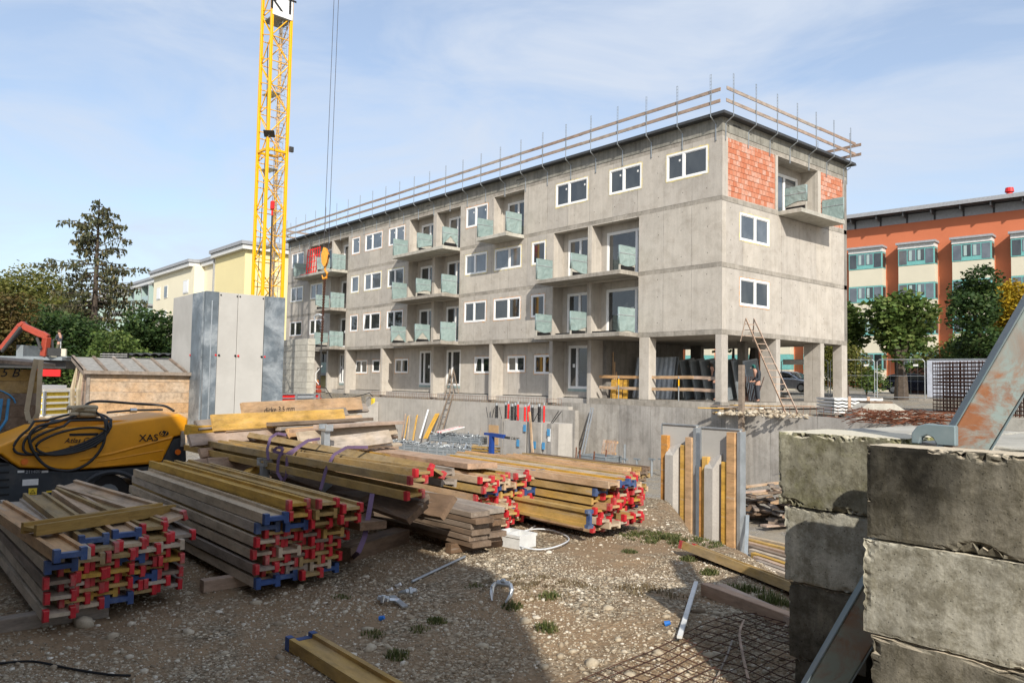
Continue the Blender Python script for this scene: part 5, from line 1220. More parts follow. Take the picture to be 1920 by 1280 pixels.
for i, y in enumerate((ys[0]-.04, ys[0]+.05, ys[1]-.03, ys[1]+.05, ys[2]-.05, ys[2]+.04)):
    b = MB(); b.tube([(fx-.0, y, zc), (fx+.03, y, zc)], .028, 8); b.obj('tie_plug', 'red_paint' if i in (0, 3, 5) else 'black', TF)
    b = MB(); b.tube([(fx-.0, y, fz-.08), (fx+.012, y, fz-.08)], .022, 8); b.obj('tie_hole', 'black', TF)
b = MB(); b.tube([(xs_[1]-.03, fy-.03, zc), (xs_[1]-.03, fy, zc)], .028, 8); b.obj('tie_plug', 'red_paint', TF)
for y in (fy+.4, ys[1], ys[2]+.1): MB().box(fx-.3, fx-.125, y, y+.1, G, fz-.1).obj('rear_stiffener', 'wood_bright', TF)
MB().bar((fx-1.6, ys[1], G), (fx-.3, ys[1], 1.2), .08, .08).obj('push_pull_prop', 'steel_galv', TF)
# precast slab stack behind (light grey, at 530-578)
D_ = 46; A = atd(578, 634, D_); T = thing('plank_stack', 'stack of pale precast concrete planks standing before the far left piers', 'panel stack', (A.x, A.y, -1)); zt_ = A.z; ph = 3.62/9
A2 = aty(578, 634, -5.5); A3 = aty(520, 626, -5.5)
for i in range(9):
    if i == 5: MB().box(A3.x-.6+.9, A2.x-.02, -5.5, -5.0, A2.z-(i+1)*ph, A2.z-i*ph-.012).obj('plank', 'conc_pale', T); continue
    bevel(MB().box(A3.x-.6, A2.x-.03*(i % 2), -5.5, -5.0, A2.z-(i+1)*ph, A2.z-i*ph-.012).obj('plank', 'conc_pale', T), .01)
# red and grey frame panels (525-600, 735-752)
A = atd(526, 765, 36); B_ = atd(598, 765, 38); m, L = fr(V((A.x, A.y, A.z)), V((B_.x, B_.y, A.z))); T = thing('frame_rack', 'red-faced steel frame panels standing right of the tall formwork', 'panels', A); hh = atd(526, 738, 36).z-A.z
for x0, x1, mt in ((0, L*.38, 'red_paint'), (L*.38, L*.86, 'trim_grey'), (L*.86, L, 'red_paint')):
    MB().box(x0+.04, x1-.04, .02, .05, .05, hh-.04, m).obj('panel_face', mt, T)
    for z in (0, hh*.33, hh*.66, hh-.04): MB().box(x0, x1, -.03, .06, z, z+.045, m).obj('panel_frame', 'steel_galv', T)
    for x in (x0, x1-.06): MB().box(x, x+.06, -.035, .065, 0, hh, m).obj('panel_frame', 'steel_galv', T)
p = aty(700, 749, -.68); T = thing('socket_box', 'small yellow box hung on the pit wall with a black cable', 'box', p); MB().box(p.x-.12, p.x+.16, -.78, -.655, p.z-.35, p.z+.1).obj('box', 'yellow_sign', T); MB().tube([p+V((.1, -.1, .2)), p+V((-.2, -.2, .45)), p+V((-1.2, -1, .1)), p+V((-2.4, -2.0, -.6))], .03, 5).obj('cable', 'black_rubber', T)

# ------------------------------------------------------------------ timber formwork beams (I-section, 200 x 80 mm)
def iprof(e=0): # (y, z) outline of the section lying on its side
    w_, h, fl, wb = .1+e, .04+e, .04, .0135+e
    a = .066-e
    return [(-w_, -h), (-a, -h), (-a, -wb), (a, -wb), (a, -h), (w_, -h), (w_, h), (a, h), (a, wb), (-a, wb), (-a, h), (-w_, h)]
BEAM = {}
def beam_mesh(L):
    L = round(L, 1)
    if L not in BEAM: o = MB().prism(iprof(), -L, 0, 'x').obj('beam', None); BEAM[L] = o.data; bpy.data.objects.remove(o)
    return BEAM[L]
def capmesh(kind):
    b = MB()
    if kind == 'red':
        for s_ in (-1,):
            pr = [(-.0195, -.042), (.0195, -.042), (.0195, .042), (-.0195, .042)]
            n = len(pr); vs = [(x, y*k, z*k) for x, k in ((-.055, 1), (-.004, 1), (.006, .8)) for y, z in pr]
            fs = [(3, 2, 1, 0), (8, 9, 10, 11)]+[(r_*4+i, r_*4+(i+1) % 4, r_*4+4+(i+1) % 4, r_*4+4+i) for r_ in (0, 1) for i in range(4)]; b.add(vs, fs)
    else: b.prism(iprof(.004), -.05, .006, 'x')
    o = b.obj('end_cap', None); me = o.data; bpy.data.objects.remove(o); return me
CR_, CB_ = capmesh('red'), capmesh('blue')
CR_.materials.append(M['red_cap']); CB_.materials.append(M['blue_cap'])
for _ in 'x': pass
BCOPY = {}
def hbeam(M4, L, wood, cap, label, group=None, back=None):
    key = (round(L, 1), wood)
    if key not in BCOPY: me = beam_mesh(L).copy(); me.materials.append(M[wood]); BCOPY[key] = me
    T = thing('formwork_beam', label, 'beam', (0, 0, 0), group); T.matrix_basis = M4
    def ch(n, me, loc=(0, 0, 0)):
        o = bpy.data.objects.new(n, me); COL.objects.link(o); o.parent = T; o.location = loc; return o
    ch('timber', BCOPY[key])
    if cap == 'red':
        for s_ in (-1, 1): ch('end_cap', CR_, (0, s_*.083, 0))
    elif cap == 'blue': ch('end_cap', CB_)
    return T
LB = {'red': 'red-capped', 'blue': 'blue-capped', None: 'uncapped'}
def M_at(p, head, roll=0, pitch=0): return Matrix.Translation(p) @ Matrix.Rotation(head, 4, 'Z') @ Matrix.Rotation(pitch, 4, 'Y') @ Matrix.Rotation(roll, 4, 'X')
NMW = {'wood_pale': 'pale', 'wood_grey': 'grey', 'wood_board': 'light brown', 'wood_dark': 'dark', 'wood_pine': 'pine'}
ORD = ('first', 'second', 'third', 'fourth', 'fifth', 'sixth', 'seventh', 'eighth', 'ninth', 'tenth', 'eleventh', 'twelfth', 'thirteenth', 'fourteenth', 'fifteenth')
def stack(where, x0, y0, z0, rows, cols, skew, L, woods, seed, pblue=.15, pnone=.1, limit=None, jx=.05, jr=.02):
    r = random.Random(seed)
    for k in range(rows):
        n = cols if k % 2 == 0 else cols-(0 if r.random() < .3 else 1)
        for c in range(n):
            if limit and not limit(k, c): continue
            y = y0+.1+c*.207+(k % 2)*.1035+r.uniform(-.006, .006); z = z0+.04+k*.0545
            x = x0+skew*(y-y0)+r.uniform(-jx, jx)-(.04 if k % 2 else 0)
            q = r.random(); cap = 'blue' if q < pblue*(1.8 if k > rows*.5 else .6) else None if q > 1-pnone else 'red'
            hbeam(M_at((x, y, z), r.uniform(-.008, .008), r.uniform(-jr, jr)*.5), L, r.choice(woods), cap, f'{LB[cap]} beam, {ORD[c]} from left in the {ORD[k]} layer, {where}', f'formwork beams in the {where}')
stack('left-edge stack', 13.06, -26.80, -1.05, 8, 5, -.36, 2.9, ['wood_olive', 'wood_grey', 'wood_yellow', 'wood_pale', 'wood_olive'], 1, .10, .13)
# the top row of that stack with wide blue-capped beams
r = random.Random(22)
for i, (y, dx, cap, dz) in enumerate(((-26.68, .1, 'blue', 0), (-26.44, -.25, 'blue', .0), (-26.2, -.2, 'blue', .01), (-25.97, -.22, 'red', .02), (-25.76, -.3, 'red', .05))):
    hbeam(M_at((13.04-.36*(y+26.8)+dx+.1, y, -.575+dz), r.uniform(-.02, .05)+(.12 if i == 4 else 0), (.0 if i < 4 else .25)), 2.7, 'wood_olive' if i % 2 else 'wood_pine', cap, ('nearest', 'second', 'third', 'fourth', 'tilted farthest')[i]+f' {LB[cap]} beam on top of the stack at the left picture edge')
for i, (px, py, q) in enumerate(((0, 0, 0),)):
    A = atz(66, 990, -.485); B_ = atz(315, 952, -.485); d = (B_-A); hbeam(M_at(B_, math.atan2(d.y, d.x)), d.length, 'wood_olive', None, 'single olive formwork beam lying across the top of the left stack')
stack('stack before the compressor', 13.02, -25.30, -1.05, 8, 4, -.05, 3.9, ['wood_olive', 'wood_yellow', 'wood_pale', 'wood_grey', 'wood_olive'], 2, .10, .1, jx=.06)
for i, (y, z, x, cap, wd) in enumerate(((-25.18, -.465, 13.0, 'blue', 'wood_pale'), (-25.16, -.375, 13.12, 'blue', 'wood_pale'), (-24.95, -.465, 13.05, 'blue', 'wood_pine'), (-24.74, -.46, 13.1, 'red', 'wood_olive'), (-24.94, -.375, 13.1, 'red', 'wood_yellow'), (-24.93, -.29, 13.05, 'red', 'wood_yellow'), (-24.73, -.375, 13.16, None, 'wood_olive'), (-24.70, -.29, 13.14, 'red', 'wood_yellow'), (-24.52, -.43, 13.2, 'red', 'wood_olive'), (-24.50, -.34, 13.2, 'red', 'wood_yellow'))):
    hbeam(M_at((x, y, z-.11), .01*(i % 3-1)), 3.9, wd, cap, f'{LB[cap]} beam number {i+1} from below' if False else f'{LB[cap]} {["pale", "weathered", "brown", "olive", "dull yellow", "long yellow", "mossy", "straight yellow", "dark olive", "bright yellow", "topmost yellow"][i]} beam resting on top of the second stack beside the compressor', None)
stack('stack behind the dark planks', 12.05, -22.15, -1.08, 11, 6, -.30, 3.9, ['wood_yellow', 'wood_pale', 'wood_yellow', 'wood_pine'], 3, .22, .08, jx=.12, jr=.05)
stack('stack by the weedy mound', 13.05, -21.15, -1.08, 11, 5, -.35, 3.6, ['wood_yellow', 'wood_yellow', 'wood_pale', 'wood_pine'], 4, .10, .08, jx=.16, jr=.05)
stack('stack left of the ribbed panels', 11.0, -18.75, -1.12, 8, 4, 0, 2.9, ['wood_olive', 'wood_pine', 'wood_dark'], 5, .0, .9)
A = atz(1118, 950, -.85); hbeam(M_at((13.1, -21.42, -.86), 0, R(90)), 3.0, 'wood_yellow', 'blue', 'upright blue-ended beam showing its web at the near side of the fourth stack')
# strapped bundle of long beams
def pb(px, py, d, L, head, wood, cap, label, roll=0, pitch=0): return hbeam(M_at(atd(px, py, d), head, roll, pitch), L, wood, cap, label)
pb(796, 886, 7.35, 6.6, R(-1), 'wood_olive', 'red', 'worn grey-topped beam, uppermost of the strapped bundle', R(0), R(-1.0))
pb(786, 900, 7.25, 6.0, R(0), 'wood_yellow', 'red', 'yellowish beam second from the top of the strapped bundle', 0, R(-.4))
pb(780, 928, 7.25, 6.1, R(.6), 'wood_yellow', 'red', 'red-capped beam under the yellowish one in the strapped bundle', R(3))
pb(822, 884, 7.9, 5.2, R(-2), 'wood_olive', 'red', 'tilted red-capped beam behind the strapped bundle', R(-30))
pb(838, 888, 8.3, 4.8, R(-2), 'wood_grey', None, 'grey uncapped beam behind the strapped bundle', R(10))
pb(842, 905, 8.2, 4.4, R(-1), 'wood_grey', None, 'lower grey uncapped beam behind the strapped bundle', R(-6))
def lone(name, label, A, B_, w_, t, mat, up=(0, 0, 1), cat='plank', group=None): return tag(board(name, A, B_, w_, t, mat, None, up), label, cat, group)
lone('plank', 'dark rough plank poking out under the strapped bundle towards the compressor', atd(783, 962, 7.2), atd(415, 842, 13.2), .24, .06, 'wood_dark', (.0, -.6, .8))
lone('plank', 'brown plank with angled end under the red-capped beam of the bundle', atd(790, 940, 7.4), atd(470, 872, 11.5), .2, .05, 'wood_grey', (.0, -.5, .85))
lone('plank', 'dark wide plank leaning over the end of the dark plank stack', atd(842, 952, 7.7), atd(600, 915, 9.6), .26, .06, 'wood_dark', (-.1, -.75, .65))
lone('plank', 'short dark slab of timber lying under the strapped bundle', atd(700, 985, 7.0), atd(560, 955, 8.6), .26, .07, 'wood_dark')
lone('plank', 'dark bearer timber on the gravel under the strapped bundle', atz(640, 1040, -1.08), atz(752, 1003, -1.08), .22, .16, 'wood_dark')
lone('plank', 'broad grey plank lying flat over the back of the third stack', atd(905, 873, 9.7), atd(640, 836, 14.6), .42, .07, 'wood_board')
for i, (p_, q_, dd) in enumerate((((700, 930), (520, 895), .0), ((690, 950), (500, 905), .0), ((680, 968), (540, 930), 0))):
    lone('plank', ('upper', 'middle', 'lower')[i]+' dark plank in the shaded heap behind the second stack', atd(*p_, 8.0), atd(*q_, 11.0), .24, .06, 'wood_dark', (.1*i, -.3, .9))
# dark plank stack
r = random.Random(44)
nm = ['lowest', 'second lowest', 'third', 'fourth', 'fifth', 'topmost']
for k in range(6):
    for j in range(2):
        y = -22.92+.13+j*.262+r.uniform(-.015, .015); x = 12.9-.42*(y+22.9)+r.uniform(-.05, .05); z = -1.02+.062*k
        lone('plank', f'{nm[k]} {("near", "far")[j]} plank of the dark plank stack beside the white box', (x, y, z), (x-3.6, y+r.uniform(-.08, .08), z), .25, .054, 'wood_grey' if k in (5, 3) and j == 0 or k == 5 else 'wood_dark')
lone('plank', 'near dark bearer under the dark plank stack', (12.55, -23.0, -1.09), (12.55, -22.3, -1.09), .1, .1, 'wood_dark'); lone('plank', 'rear bearer under the dark plank stack', (10.2, -23.0, -1.09), (10.2, -22.3, -1.09), .1, .1, 'wood_dark')
# bearers under the first two stacks
lone('bearer', 'pale square bearer sticking out between the two near beam stacks', atz(378, 1098, -1.1), atz(480, 1082, -1.1), .1, .1, 'wood_board', cat='beam')
lone('bearer', 'long grey bearer under the left beam stack', atz(-40, 1180, -1.1), atz(200, 1140, -1.1), .11, .11, 'wood_grey', cat='beam')
# board pile in the sun
BH = V((math.cos(R(113)), math.sin(R(113)), 0))
def pileboard(px, py, d, L, w_, t, mat, label, tilt=.75, dz=0, hd_=113, cat='board'):
    A = atd(px, py, d); B_ = A+V((math.cos(R(hd_)), math.sin(R(hd_)), 0))*L+V((0, 0, dz)); u = V((.8*tilt, -.4*tilt, 1-tilt*.5)); return lone('board', label, A, B_, w_, t, mat, u, cat)
pileboard(398, 793, 11.4, 3.0, .25, .04, 'wood_bright', 'bright yellow board lying across the lumber pile', 1.5, .02)
bp = pileboard(455, 769, 12.2, 2.95, .24, .08, 'wood_pine', 'thick orange-brown timber with pencil writing topping the lumber pile', 1.6, .06)
t4 = fr(atd(455, 769, 12.2), atd(455, 769, 12.2)+BH*2.95+V((0, 0, .06)), V((1.28, -.64, .2)))[0]
text('lettering', 'dicke 3.5 mm', .13, 'black', t4 @ Matrix.Translation((.75, -.03, .043)), bp, .3, .001)
pileboard(368, 798, 11.3, 3.4, .16, .05, 'wood_grey', 'grey board under the bright yellow one on the lumber pile', 1.2, .12)
pileboard(480, 778, 12.6, 2.9, .18, .05, 'wood_grey', 'grey weathered board right under the thick orange-brown timber', 1.2, .06)
pileboard(420, 803, 11.6, 3.3, .13, .04, 'wood_pine', 'slim pine board below the bright yellow one', 1.2, .05)
pileboard(352, 806, 11.2, 1.2, .14, .14, 'wood_bright', 'yellow squared timber beside the compressor nose', .2, -.02, 113)
pileboard(355, 826, 11.0, 2.6, .18, .05, 'wood_board', 'pale brown board behind the compressor nose', 1.3, .03)
pileboard(375, 850, 10.9, 1.8, .14, .05, 'wood_board', 'short pale board low behind the compressor nose', 1.2, .02)
pileboard(355, 875, 10.6, 2.2, .18, .05, 'wood_board', 'lowest brown board right of the compressor', 1.2, .02, 118)
pileboard(560, 822, 11.6, 2.2, .20, .05, 'wood_pale', 'pale bleached board on the right of the lumber pile', 1.3, .05, 108)
pileboard(600, 836, 11.3, 1.6, .22, .05, 'wood_pale', 'pale wide board in front of the steel bracket', 1.3, .06, 110)
pileboard(600, 846, 11.6, 1.7, .10, .04, 'wood_pale', 'slim bleached batten at the right foot of the lumber pile', .3, .02, 104)
pileboard(540, 812, 12.2, 2.3, .16, .05, 'wood_pine', 'brown board ending above the pit on the lumber pile', 1.1, .03, 111)
lone('board', 'jagged broken sheet of plywood in the gap behind the second stack', atd(392, 882, 10.2), atd(470, 880, 10.6), .36, .03, 'wood_board', (.6, -.7, .3), 'board')
lone('board', 'short bright block end beside the broken plywood', atd(458, 893, 9.8), atd(478, 880, 10.1), .16, .09, 'wood_bright', (.4, -.7, .5), 'board')
r = random.Random(77); n = 0
nms = ['pale', 'grey', 'brown']
for k in range(15):
    for j in range(4):
        z = -1.1+k*.075; s_ = .5*j+r.uniform(-.1, .1); A = V((7.35-.78*s_*1.1, -23.0+.40*s_*2.6, z)); hd = 112+r.uniform(-6, 6); L = r.uniform(1.7, 2.6)
        A = V((8.2-1.2*j*.62+r.uniform(-.1, .2), -22.9-.1*j+r.uniform(-.2, .3)+k*.01, z)); mt = r.choice(['wood_pale', 'wood_grey', 'wood_board', 'wood_dark', 'wood_pine'])
        lone('board', f'{NMW[mt]} board, {ORD[j]} from the left in the {ORD[k]} layer of the big lumber pile', A, A+V((math.cos(R(hd)), math.sin(R(hd)), 0))*L, r.choice([.12, .18, .22]), .055, mt, (0, 0, 1), 'board', 'boards inside the big lumber pile')
# steel brackets on the pile
def bracket(px, py, d, h, label):
    q = atd(px, py, d); T = thing('steel_bracket', label, 'bracket', q-V((0, 0, h))); b = MB(); b.box(-.05, .05, -.045, .045, -h, 0, Matrix.Translation(q)); b.obj('post', 'steel_galv', T)
    b = MB(); b.box(-.11, .11, -.06, .06, -.03, .0, Matrix.Translation(q)); b.box(-.11, -.09, -.06, .06, 0, .06, Matrix.Translation(q)); b.box(.09, .11, -.06, .06, 0, .06, Matrix.Translation(q)); b.obj('fork', 'steel_zinc', T, kind='stuff')
bracket(611, 803, 11.2, .3, 'galvanised bracket standing on the lumber pile'); bracket(497, 868, 9.6, .32, 'galvanised bracket under the left end of the strapped bundle'); bracket(613, 893, 8.9, .35, 'galvanised bracket holding the strapped bundle near the purple strap')
# purple straps
def ribbon(P, w_, mat, label, name='strap', grp=None):
    b = MB()
    for a, e in zip(P, P[1:]): b.bar(a, e, w_, .004, up=(CAM-a).normalized())
    return tag(b.obj(name, mat), label, 'strap', grp)
D_ = 9.6
ribbon([atd(x, y, d) for x, y, d in ((537, 815, 9.9), (520, 812, 9.9), (507, 820, 9.7), (501, 842, 9.5), (503, 862, 9.4))], .034, 'strap_purple', 'purple strap hanging over the left of the beam bundle')
ribbon([atd(x, y, d) for x, y, d in ((600, 822, 9.8), (575, 826, 9.6), (552, 842, 9.4), (535, 852, 9.3), (512, 845, 9.3), (520, 838, 9.3), (531, 840, 9.3), (522, 860, 9.25), (520, 885, 9.2), (530, 902, 9.1), (538, 890, 9.1), (538, 858, 9.2), (560, 838, 9.3), (580, 824, 9.5))], .034, 'strap_purple', 'purple strap looped in the middle of the beam bundle')
ribbon([atd(x, y, d) for x, y, d in ((690, 838, 8.9), (650, 838, 8.8), (626, 852, 8.6), (611, 880, 8.4), (601, 918, 8.2))], .034, 'strap_purple', 'purple strap running down the right part of the bundle')
ribbon([atd(x, y, d) for x, y, d in ((698, 925, 7.4), (692, 960, 7.2), (684, 1005, 7.0), (672, 1035, 6.9))]+[atz(660, 1046, -1.14), atz(640, 1050, -1.14)], .045, 'strap_purple', 'loose purple strap dangling onto the gravel in front of the bundle')

# ------------------------------------------------------------------ compressor
X0 = 6.72; CP = thing('compressor', 'yellow and charcoal mobile site compressor with black hose coiled on top', 'compressor', (X0, -25, G))
def yz(px, py, X=X0): q = atx(px, py, X); return (q.y, q.z)
out = [yz(*p) for p in ((-60, 842), (0, 851), (21, 867), (37, 877), (135, 882), (304, 869), (328, 818), (353, 813), (355, 781), (323, 787), (197, 799), (118, 801), (67, 803), (39, 816), (17, 832), (-60, 838 - 8))]
def shell(n, mt, prof, x0, x1, inset=.05, par=None, rise=.0):
    b = MB(); cy = sum(p[0] for p in prof)/len(prof); cz = sum(p[1] for p in prof)/len(prof)
    rings = []
    for x, k in ((x0, 1-inset), (x0-.06, 1), (x1+.06, 1), (x1, 1-inset)): rings.append([(x, cy+(y-cy)*(1-(1-k)*.35), cz+(z-cz)*k) for y, z in prof])
    k = len(prof); vs = [v for r_ in rings for v in r_]
    fs = [tuple(range(k)), tuple(range(4*k-1, 3*k-1, -1))]+[(r_*k+i, r_*k+(i+1) % k, (r_+1)*k+(i+1) % k, (r_+1)*k+i) for r_ in range(3) for i in range(k)]
    b.add(vs, fs); return bevel(b.obj(n, mt, par or CP), .02, 3)
cz_low = yz(150, 882)[1]
yL = yz(-70, 850)[0]; yR = yz(354, 790)[0]
zt1 = yz(200, 799)[1]; zt2 = yz(350, 782)[1]
prof = [(yL, cz_low+.12), (yz(0, 851)[0], yz(0, 851)[1]), yz(21, 867), yz(37, 877), yz(135, 882), yz(304, 869), yz(328, 818), yz(353, 813), (yR, zt2-.02), (yR-.14, zt2+.06), (yz(200, 799)[0], zt1+.02), (yz(75, 803)[0], zt1-.02), yz(30, 822), (yL, cz_low+.2)]
can = shell('canopy', 'yellow_body', prof, X0, X0-1.35, .05)
# darker chassis under it
pl = [yz(-80, 862), yz(21, 869), yz(37, 880), yz(135, 885), yz(300, 873), yz(327, 822), yz(350, 817), yz(352, 862), yz(345, 890), yz(260, 902), yz(244, 897), yz(225, 890), yz(200, 891), yz(180, 903), yz(165, 932), yz(60, 945), yz(-80, 945)]
ch = shell('chassis', 'charcoal', pl, X0-.035, X0-1.3, .02)
MB().box(X0-1.2, X0-.2, yL, yR-.1, G+.18, yz(100, 930)[1]).obj('axle_beam', 'black', CP)
wc = yz(206, 925); b = MB(); b.tube([(X0-.12, wc[0], wc[1]-.02), (X0-.32, wc[0], wc[1]-.02)], .29, 22); wh = b.obj('wheel', 'black_rubber', CP); b = MB(); b.tube([(X0-.11, wc[0], wc[1]-.02), (X0-.2, wc[0], wc[1]-.02)], .15, 14); b.obj('rim', 'steel_grey', wh)
# fender lip
ang_ = np.linspace(.25, 2.9, 14); b = MB(); b.tube([(X0-.0, wc[0]+.42*math.cos(t), wc[1]-.04+.36*math.sin(t)) for t in ang_], .035, 6); b.obj('fender', 'charcoal', CP)
for px, py in ((46, 865), (333, 847)): q = atx(px, py, X0+.01); b = MB(); b.tube([q, q+V((.025, 0, 0))], .042, 14); b.obj('side_marker', 'orange_lamp', CP)
q = atx(342, 822, X0+.01); MB().box(q.x, q.x+.03, q.y-.03, q.y+.03, q.z-.12, q.z+.12).obj('latch', 'steel_zinc', CP)
tx = lambda px, py, o=.012: face_m(atx(px, py, X0+o), (0, 1, 0), (0, 0, 1))
text('lettering', 'XAS', .15, 'black', tx(279, 821), can, 0, .004); pl_ = MB(); b = pl_; yc, zc_ = yz(307, 812); b.prism([(yc+.07*math.cos(t), zc_+.045*math.sin(t)) for t in np.linspace(0, 6.2, 20)], X0+.006, X0+.012, 'x'); b.obj('badge', 'black', can); text('lettering', '67', .115, 'yellow_body', tx(307, 812, .014), can, .1, .002)
text('lettering', 'Atlas Copco', .10, 'black', tx(158, 825), can, .35, .004); text('lettering', '211400', .06, 'trim_grey', tx(62, 884, -.02), ch, 0, .002)
for a, e, y_ in ((130, 184, 814), (130, 181, 837)): A = yz(a, y_+1.5); B_ = yz(e, y_-1.5); MB().box(X0+.004, X0+.012, A[0], B_[0], (A[1]+B_[1])/2-.018, (A[1]+B_[1])/2+.018).obj('stripe', 'black', can)
A = yz(60, 905); MB().box(X0-.04, X0-.025, A[0]-.11, A[0]+.08, A[1]-.035, A[1]+.05).obj('plate', 'white_paint', ch)
A = yz(62, 922); MB().box(X0-.04, X0-.026, A[0]-.05, A[0]+.05, A[1]-.04, A[1]+.05).obj('warning_sign', 'yellow_sign', ch); b = MB(); b.tube([(X0-.02, A[0]-.03, A[1]-.02), (X0-.02, A[0]+.03, A[1]-.02), (X0-.02, A[0], A[1]+.03)], .005, 4, True); b.obj('warning_symbol', 'black', ch)
A = yz(100, 921); MB().box(X0-.04, X0-.026, A[0]-.08, A[0]+.08, A[1]-.012, A[1]+.012).obj('strip', 'yellow_sign', ch)
for px in (40, 85): A = yz(px, 884); MB().box(X0-.04, X0-.026, A[0]-.04, A[0]+.04, A[1]-.015, A[1]+.015).obj('strip', 'trim_white', ch)
for i in range(5): A = yz(5, 872+i*14); MB().box(X0-.045, X0-.025, A[0]-.3, A[0]+.08, A[1]-.012, A[1]+.015).obj('louvre', 'black', ch)
# raised panel lines on the canopy
def crease(P, w_=.022, mt='yellow_body'): b = MB(); pts = [atx(px, py, X0-.003) for px, py in P]; b.tube(pts, w_, 5); b.obj('panel_ridge', mt, can)
crease([(150, 862), (210, 850), (255, 838), (322, 820)]); crease([(180, 866), (225, 858), (308, 843)], .012); crease([(308, 843), (303, 862), (170, 876)], .012, 'yellow_body'); crease([(40, 812), (80, 812), (91, 822), (60, 822)], .01); crease([(75, 838), (92, 838), (92, 843)], .008)
q = [(X0-.35, yz(70, 803)[0]+.1), (X0-1.0, yR-.3)]; MB().box(X0-1.1, X0-.25, yz(90, 800)[0], yR-.35, zt1+.0, zt1+.075).obj('top_ridge', 'yellow_body', CP)
MB().tube([(X0-.5, yL, G+.35), (X0-.5, yL-.9, G+.35)], .06, 8).obj('tow_bar', 'steel_dark', CP)
MB().tube([atx(48, 925, X0), atx(48, 945, X0+.02)], .035, 8).obj('jack', 'steel_grey', CP)
# hose coils
def hose(P, r_, label, o=.06): return None
HS = thing('air_hose', 'black air hose coiled over the yellow compressor', 'hose', atx(120, 810, X0)); b = MB()
rr_ = random.Random(4)
for i in range(4):
    cx, cy, ax_, by_2 = 116+i*6, 812+i*5, 94-i*9, 31-i*3.2; tilt = -.28+.02*i
    pts = []
    for t in np.linspace(0, 6.283, 40)[:-1]:
        u = ax_*math.cos(t)*(1+.05*math.sin(3*t+i)); v = by_2*math.sin(t); px = cx+u*math.cos(tilt)-v*math.sin(tilt); py = cy+u*math.sin(tilt)+v*math.cos(tilt)
        q = atx(px, py, X0+.06+.012*i); ov = max(0, q.z-zt1-.02)
        if ov > 0: q = atx(px, py, X0+.05-min(.9, ov*3.2)); q.z = max(q.z, zt1+.09)
        pts.append(q)
    b = MB(); b.tube(pts, .018, 7, True); b.obj('hose_coil', 'black_rubber', HS, smooth=True)
pts = [atx(px, py, X0+o) for px, py, o in ((175, 770, -.3), (195, 785, .03), (198, 810, .09), (190, 840, .10), (165, 868, .10), (130, 882, .10), (90, 875, .10), (65, 850, .10), (55, 820, .10), (70, 800, .08), (110, 790, .02), (150, 776, -.3))]
def spline(P, n=6):
    out = []; P = [V(p) for p in P]
    for i in range(len(P)-1):
        p0, p1, p2, p3 = P[max(i-1, 0)], P[i], P[i+1], P[min(i+2, len(P)-1)]
        for k in range(n): t = k/n; out.append(.5*((2*p1)+(p2-p0)*t+(2*p0-5*p1+4*p2-p3)*t*t+(3*p1-p0-3*p2+p3)*t**3))
    return out+[P[-1]]
b = MB(); b.tube(spline(pts), .021, 7); b.obj('hose_loop', 'black_rubber', HS, smooth=True)
b = MB(); b.tube(spline([atx(158, 765, X0-.5), atx(165, 756, X0-.6), atx(190, 752, X0-.7), atx(260, 757, X0-.7), atx(305, 760, X0-.6), atx(326, 770, X0-.4)]), .02, 7); b.obj('hose_loop', 'black_rubber', HS, smooth=True)
b = MB(); b.tube(spline([atx(200, 773, X0-.5), atx(250, 769, X0-.5), atx(305, 768, X0-.5)]), .017, 7); b.obj('hose_end', 'steel_dark', HS)
b = MB(); b.tube([atx(244, 769, X0-.5), atx(256, 769, X0-.5)], .035, 8); b.obj('coupling', 'steel_zinc', HS)
b = MB(); g = random.Random(3); c = atx(153, 775, X0-.3)
for i in range(7): q = [c+V((g.uniform(-.14, .14), g.uniform(-.2, .2), g.uniform(-.03, .1))) for _ in range(4)]; b.tube(spline(q, 4), .035, 6)
tag(b.obj('knotted_strap', 'strap_beige', smooth=True), 'knotted grey-beige strap lying on the hose atop the compressor', 'strap')

# ------------------------------------------------------------------ ribbed panels standing at the pit edge
def ribbed(name, label, px0, px1, ptop, y, seed):
    x0 = aty(px0, ptop, y).x; x1 = aty(px1, ptop, y).x; zt = aty(px0, ptop, y).z; w_ = x1-x0; T = thing(name, label, 'formwork panel', (x0, y, PIT))
    zb = PIT-.05; B2 = lambda n, mt, u0, u1, y0, y1, z0, z1: bevel(MB().box(x0+u0*w_, x0+u1*w_, y+y0, y+y1, z0, z1).obj(n, mt, T), .006)
    MB().box(x0, x1-.005, y, y+.04, zb, zt).obj('back_sheet', 'ply_grey', T)
    e = MB(); e.box(x0-.01, x1, y-.02, y+.06, zt, zt+.02); e.box(x0-.02, x0-.003, y-.02, y+.06, zb, zt); e.obj('edge_strip', 'steel_galv', T)
    MB().box(x1+.0, x1+.06, y-.09, y+.06, zb, zt-.02).obj('steel_edge', 'steel_galv', T)
    return T, x0, w_, zt, zb, B2
T, x0, w_, zt, zb, B2 = ribbed('ribbed_panel', 'left ribbed formwork panel with orange battens behind the mound', 1243, 1306, 795, -17.2, 1)
B2('batten', 'wood_orange', .03, .23, -.08, -.003, zb, zt-.18)
B2('batten', 'wood_bright', .62, .79, -.09, -.003, zb, zt-.32); B2('batten', 'wood_pine', .80, .99, -.12, -.003, zb, zt-.18)
b = MB(); zz = zt-.5
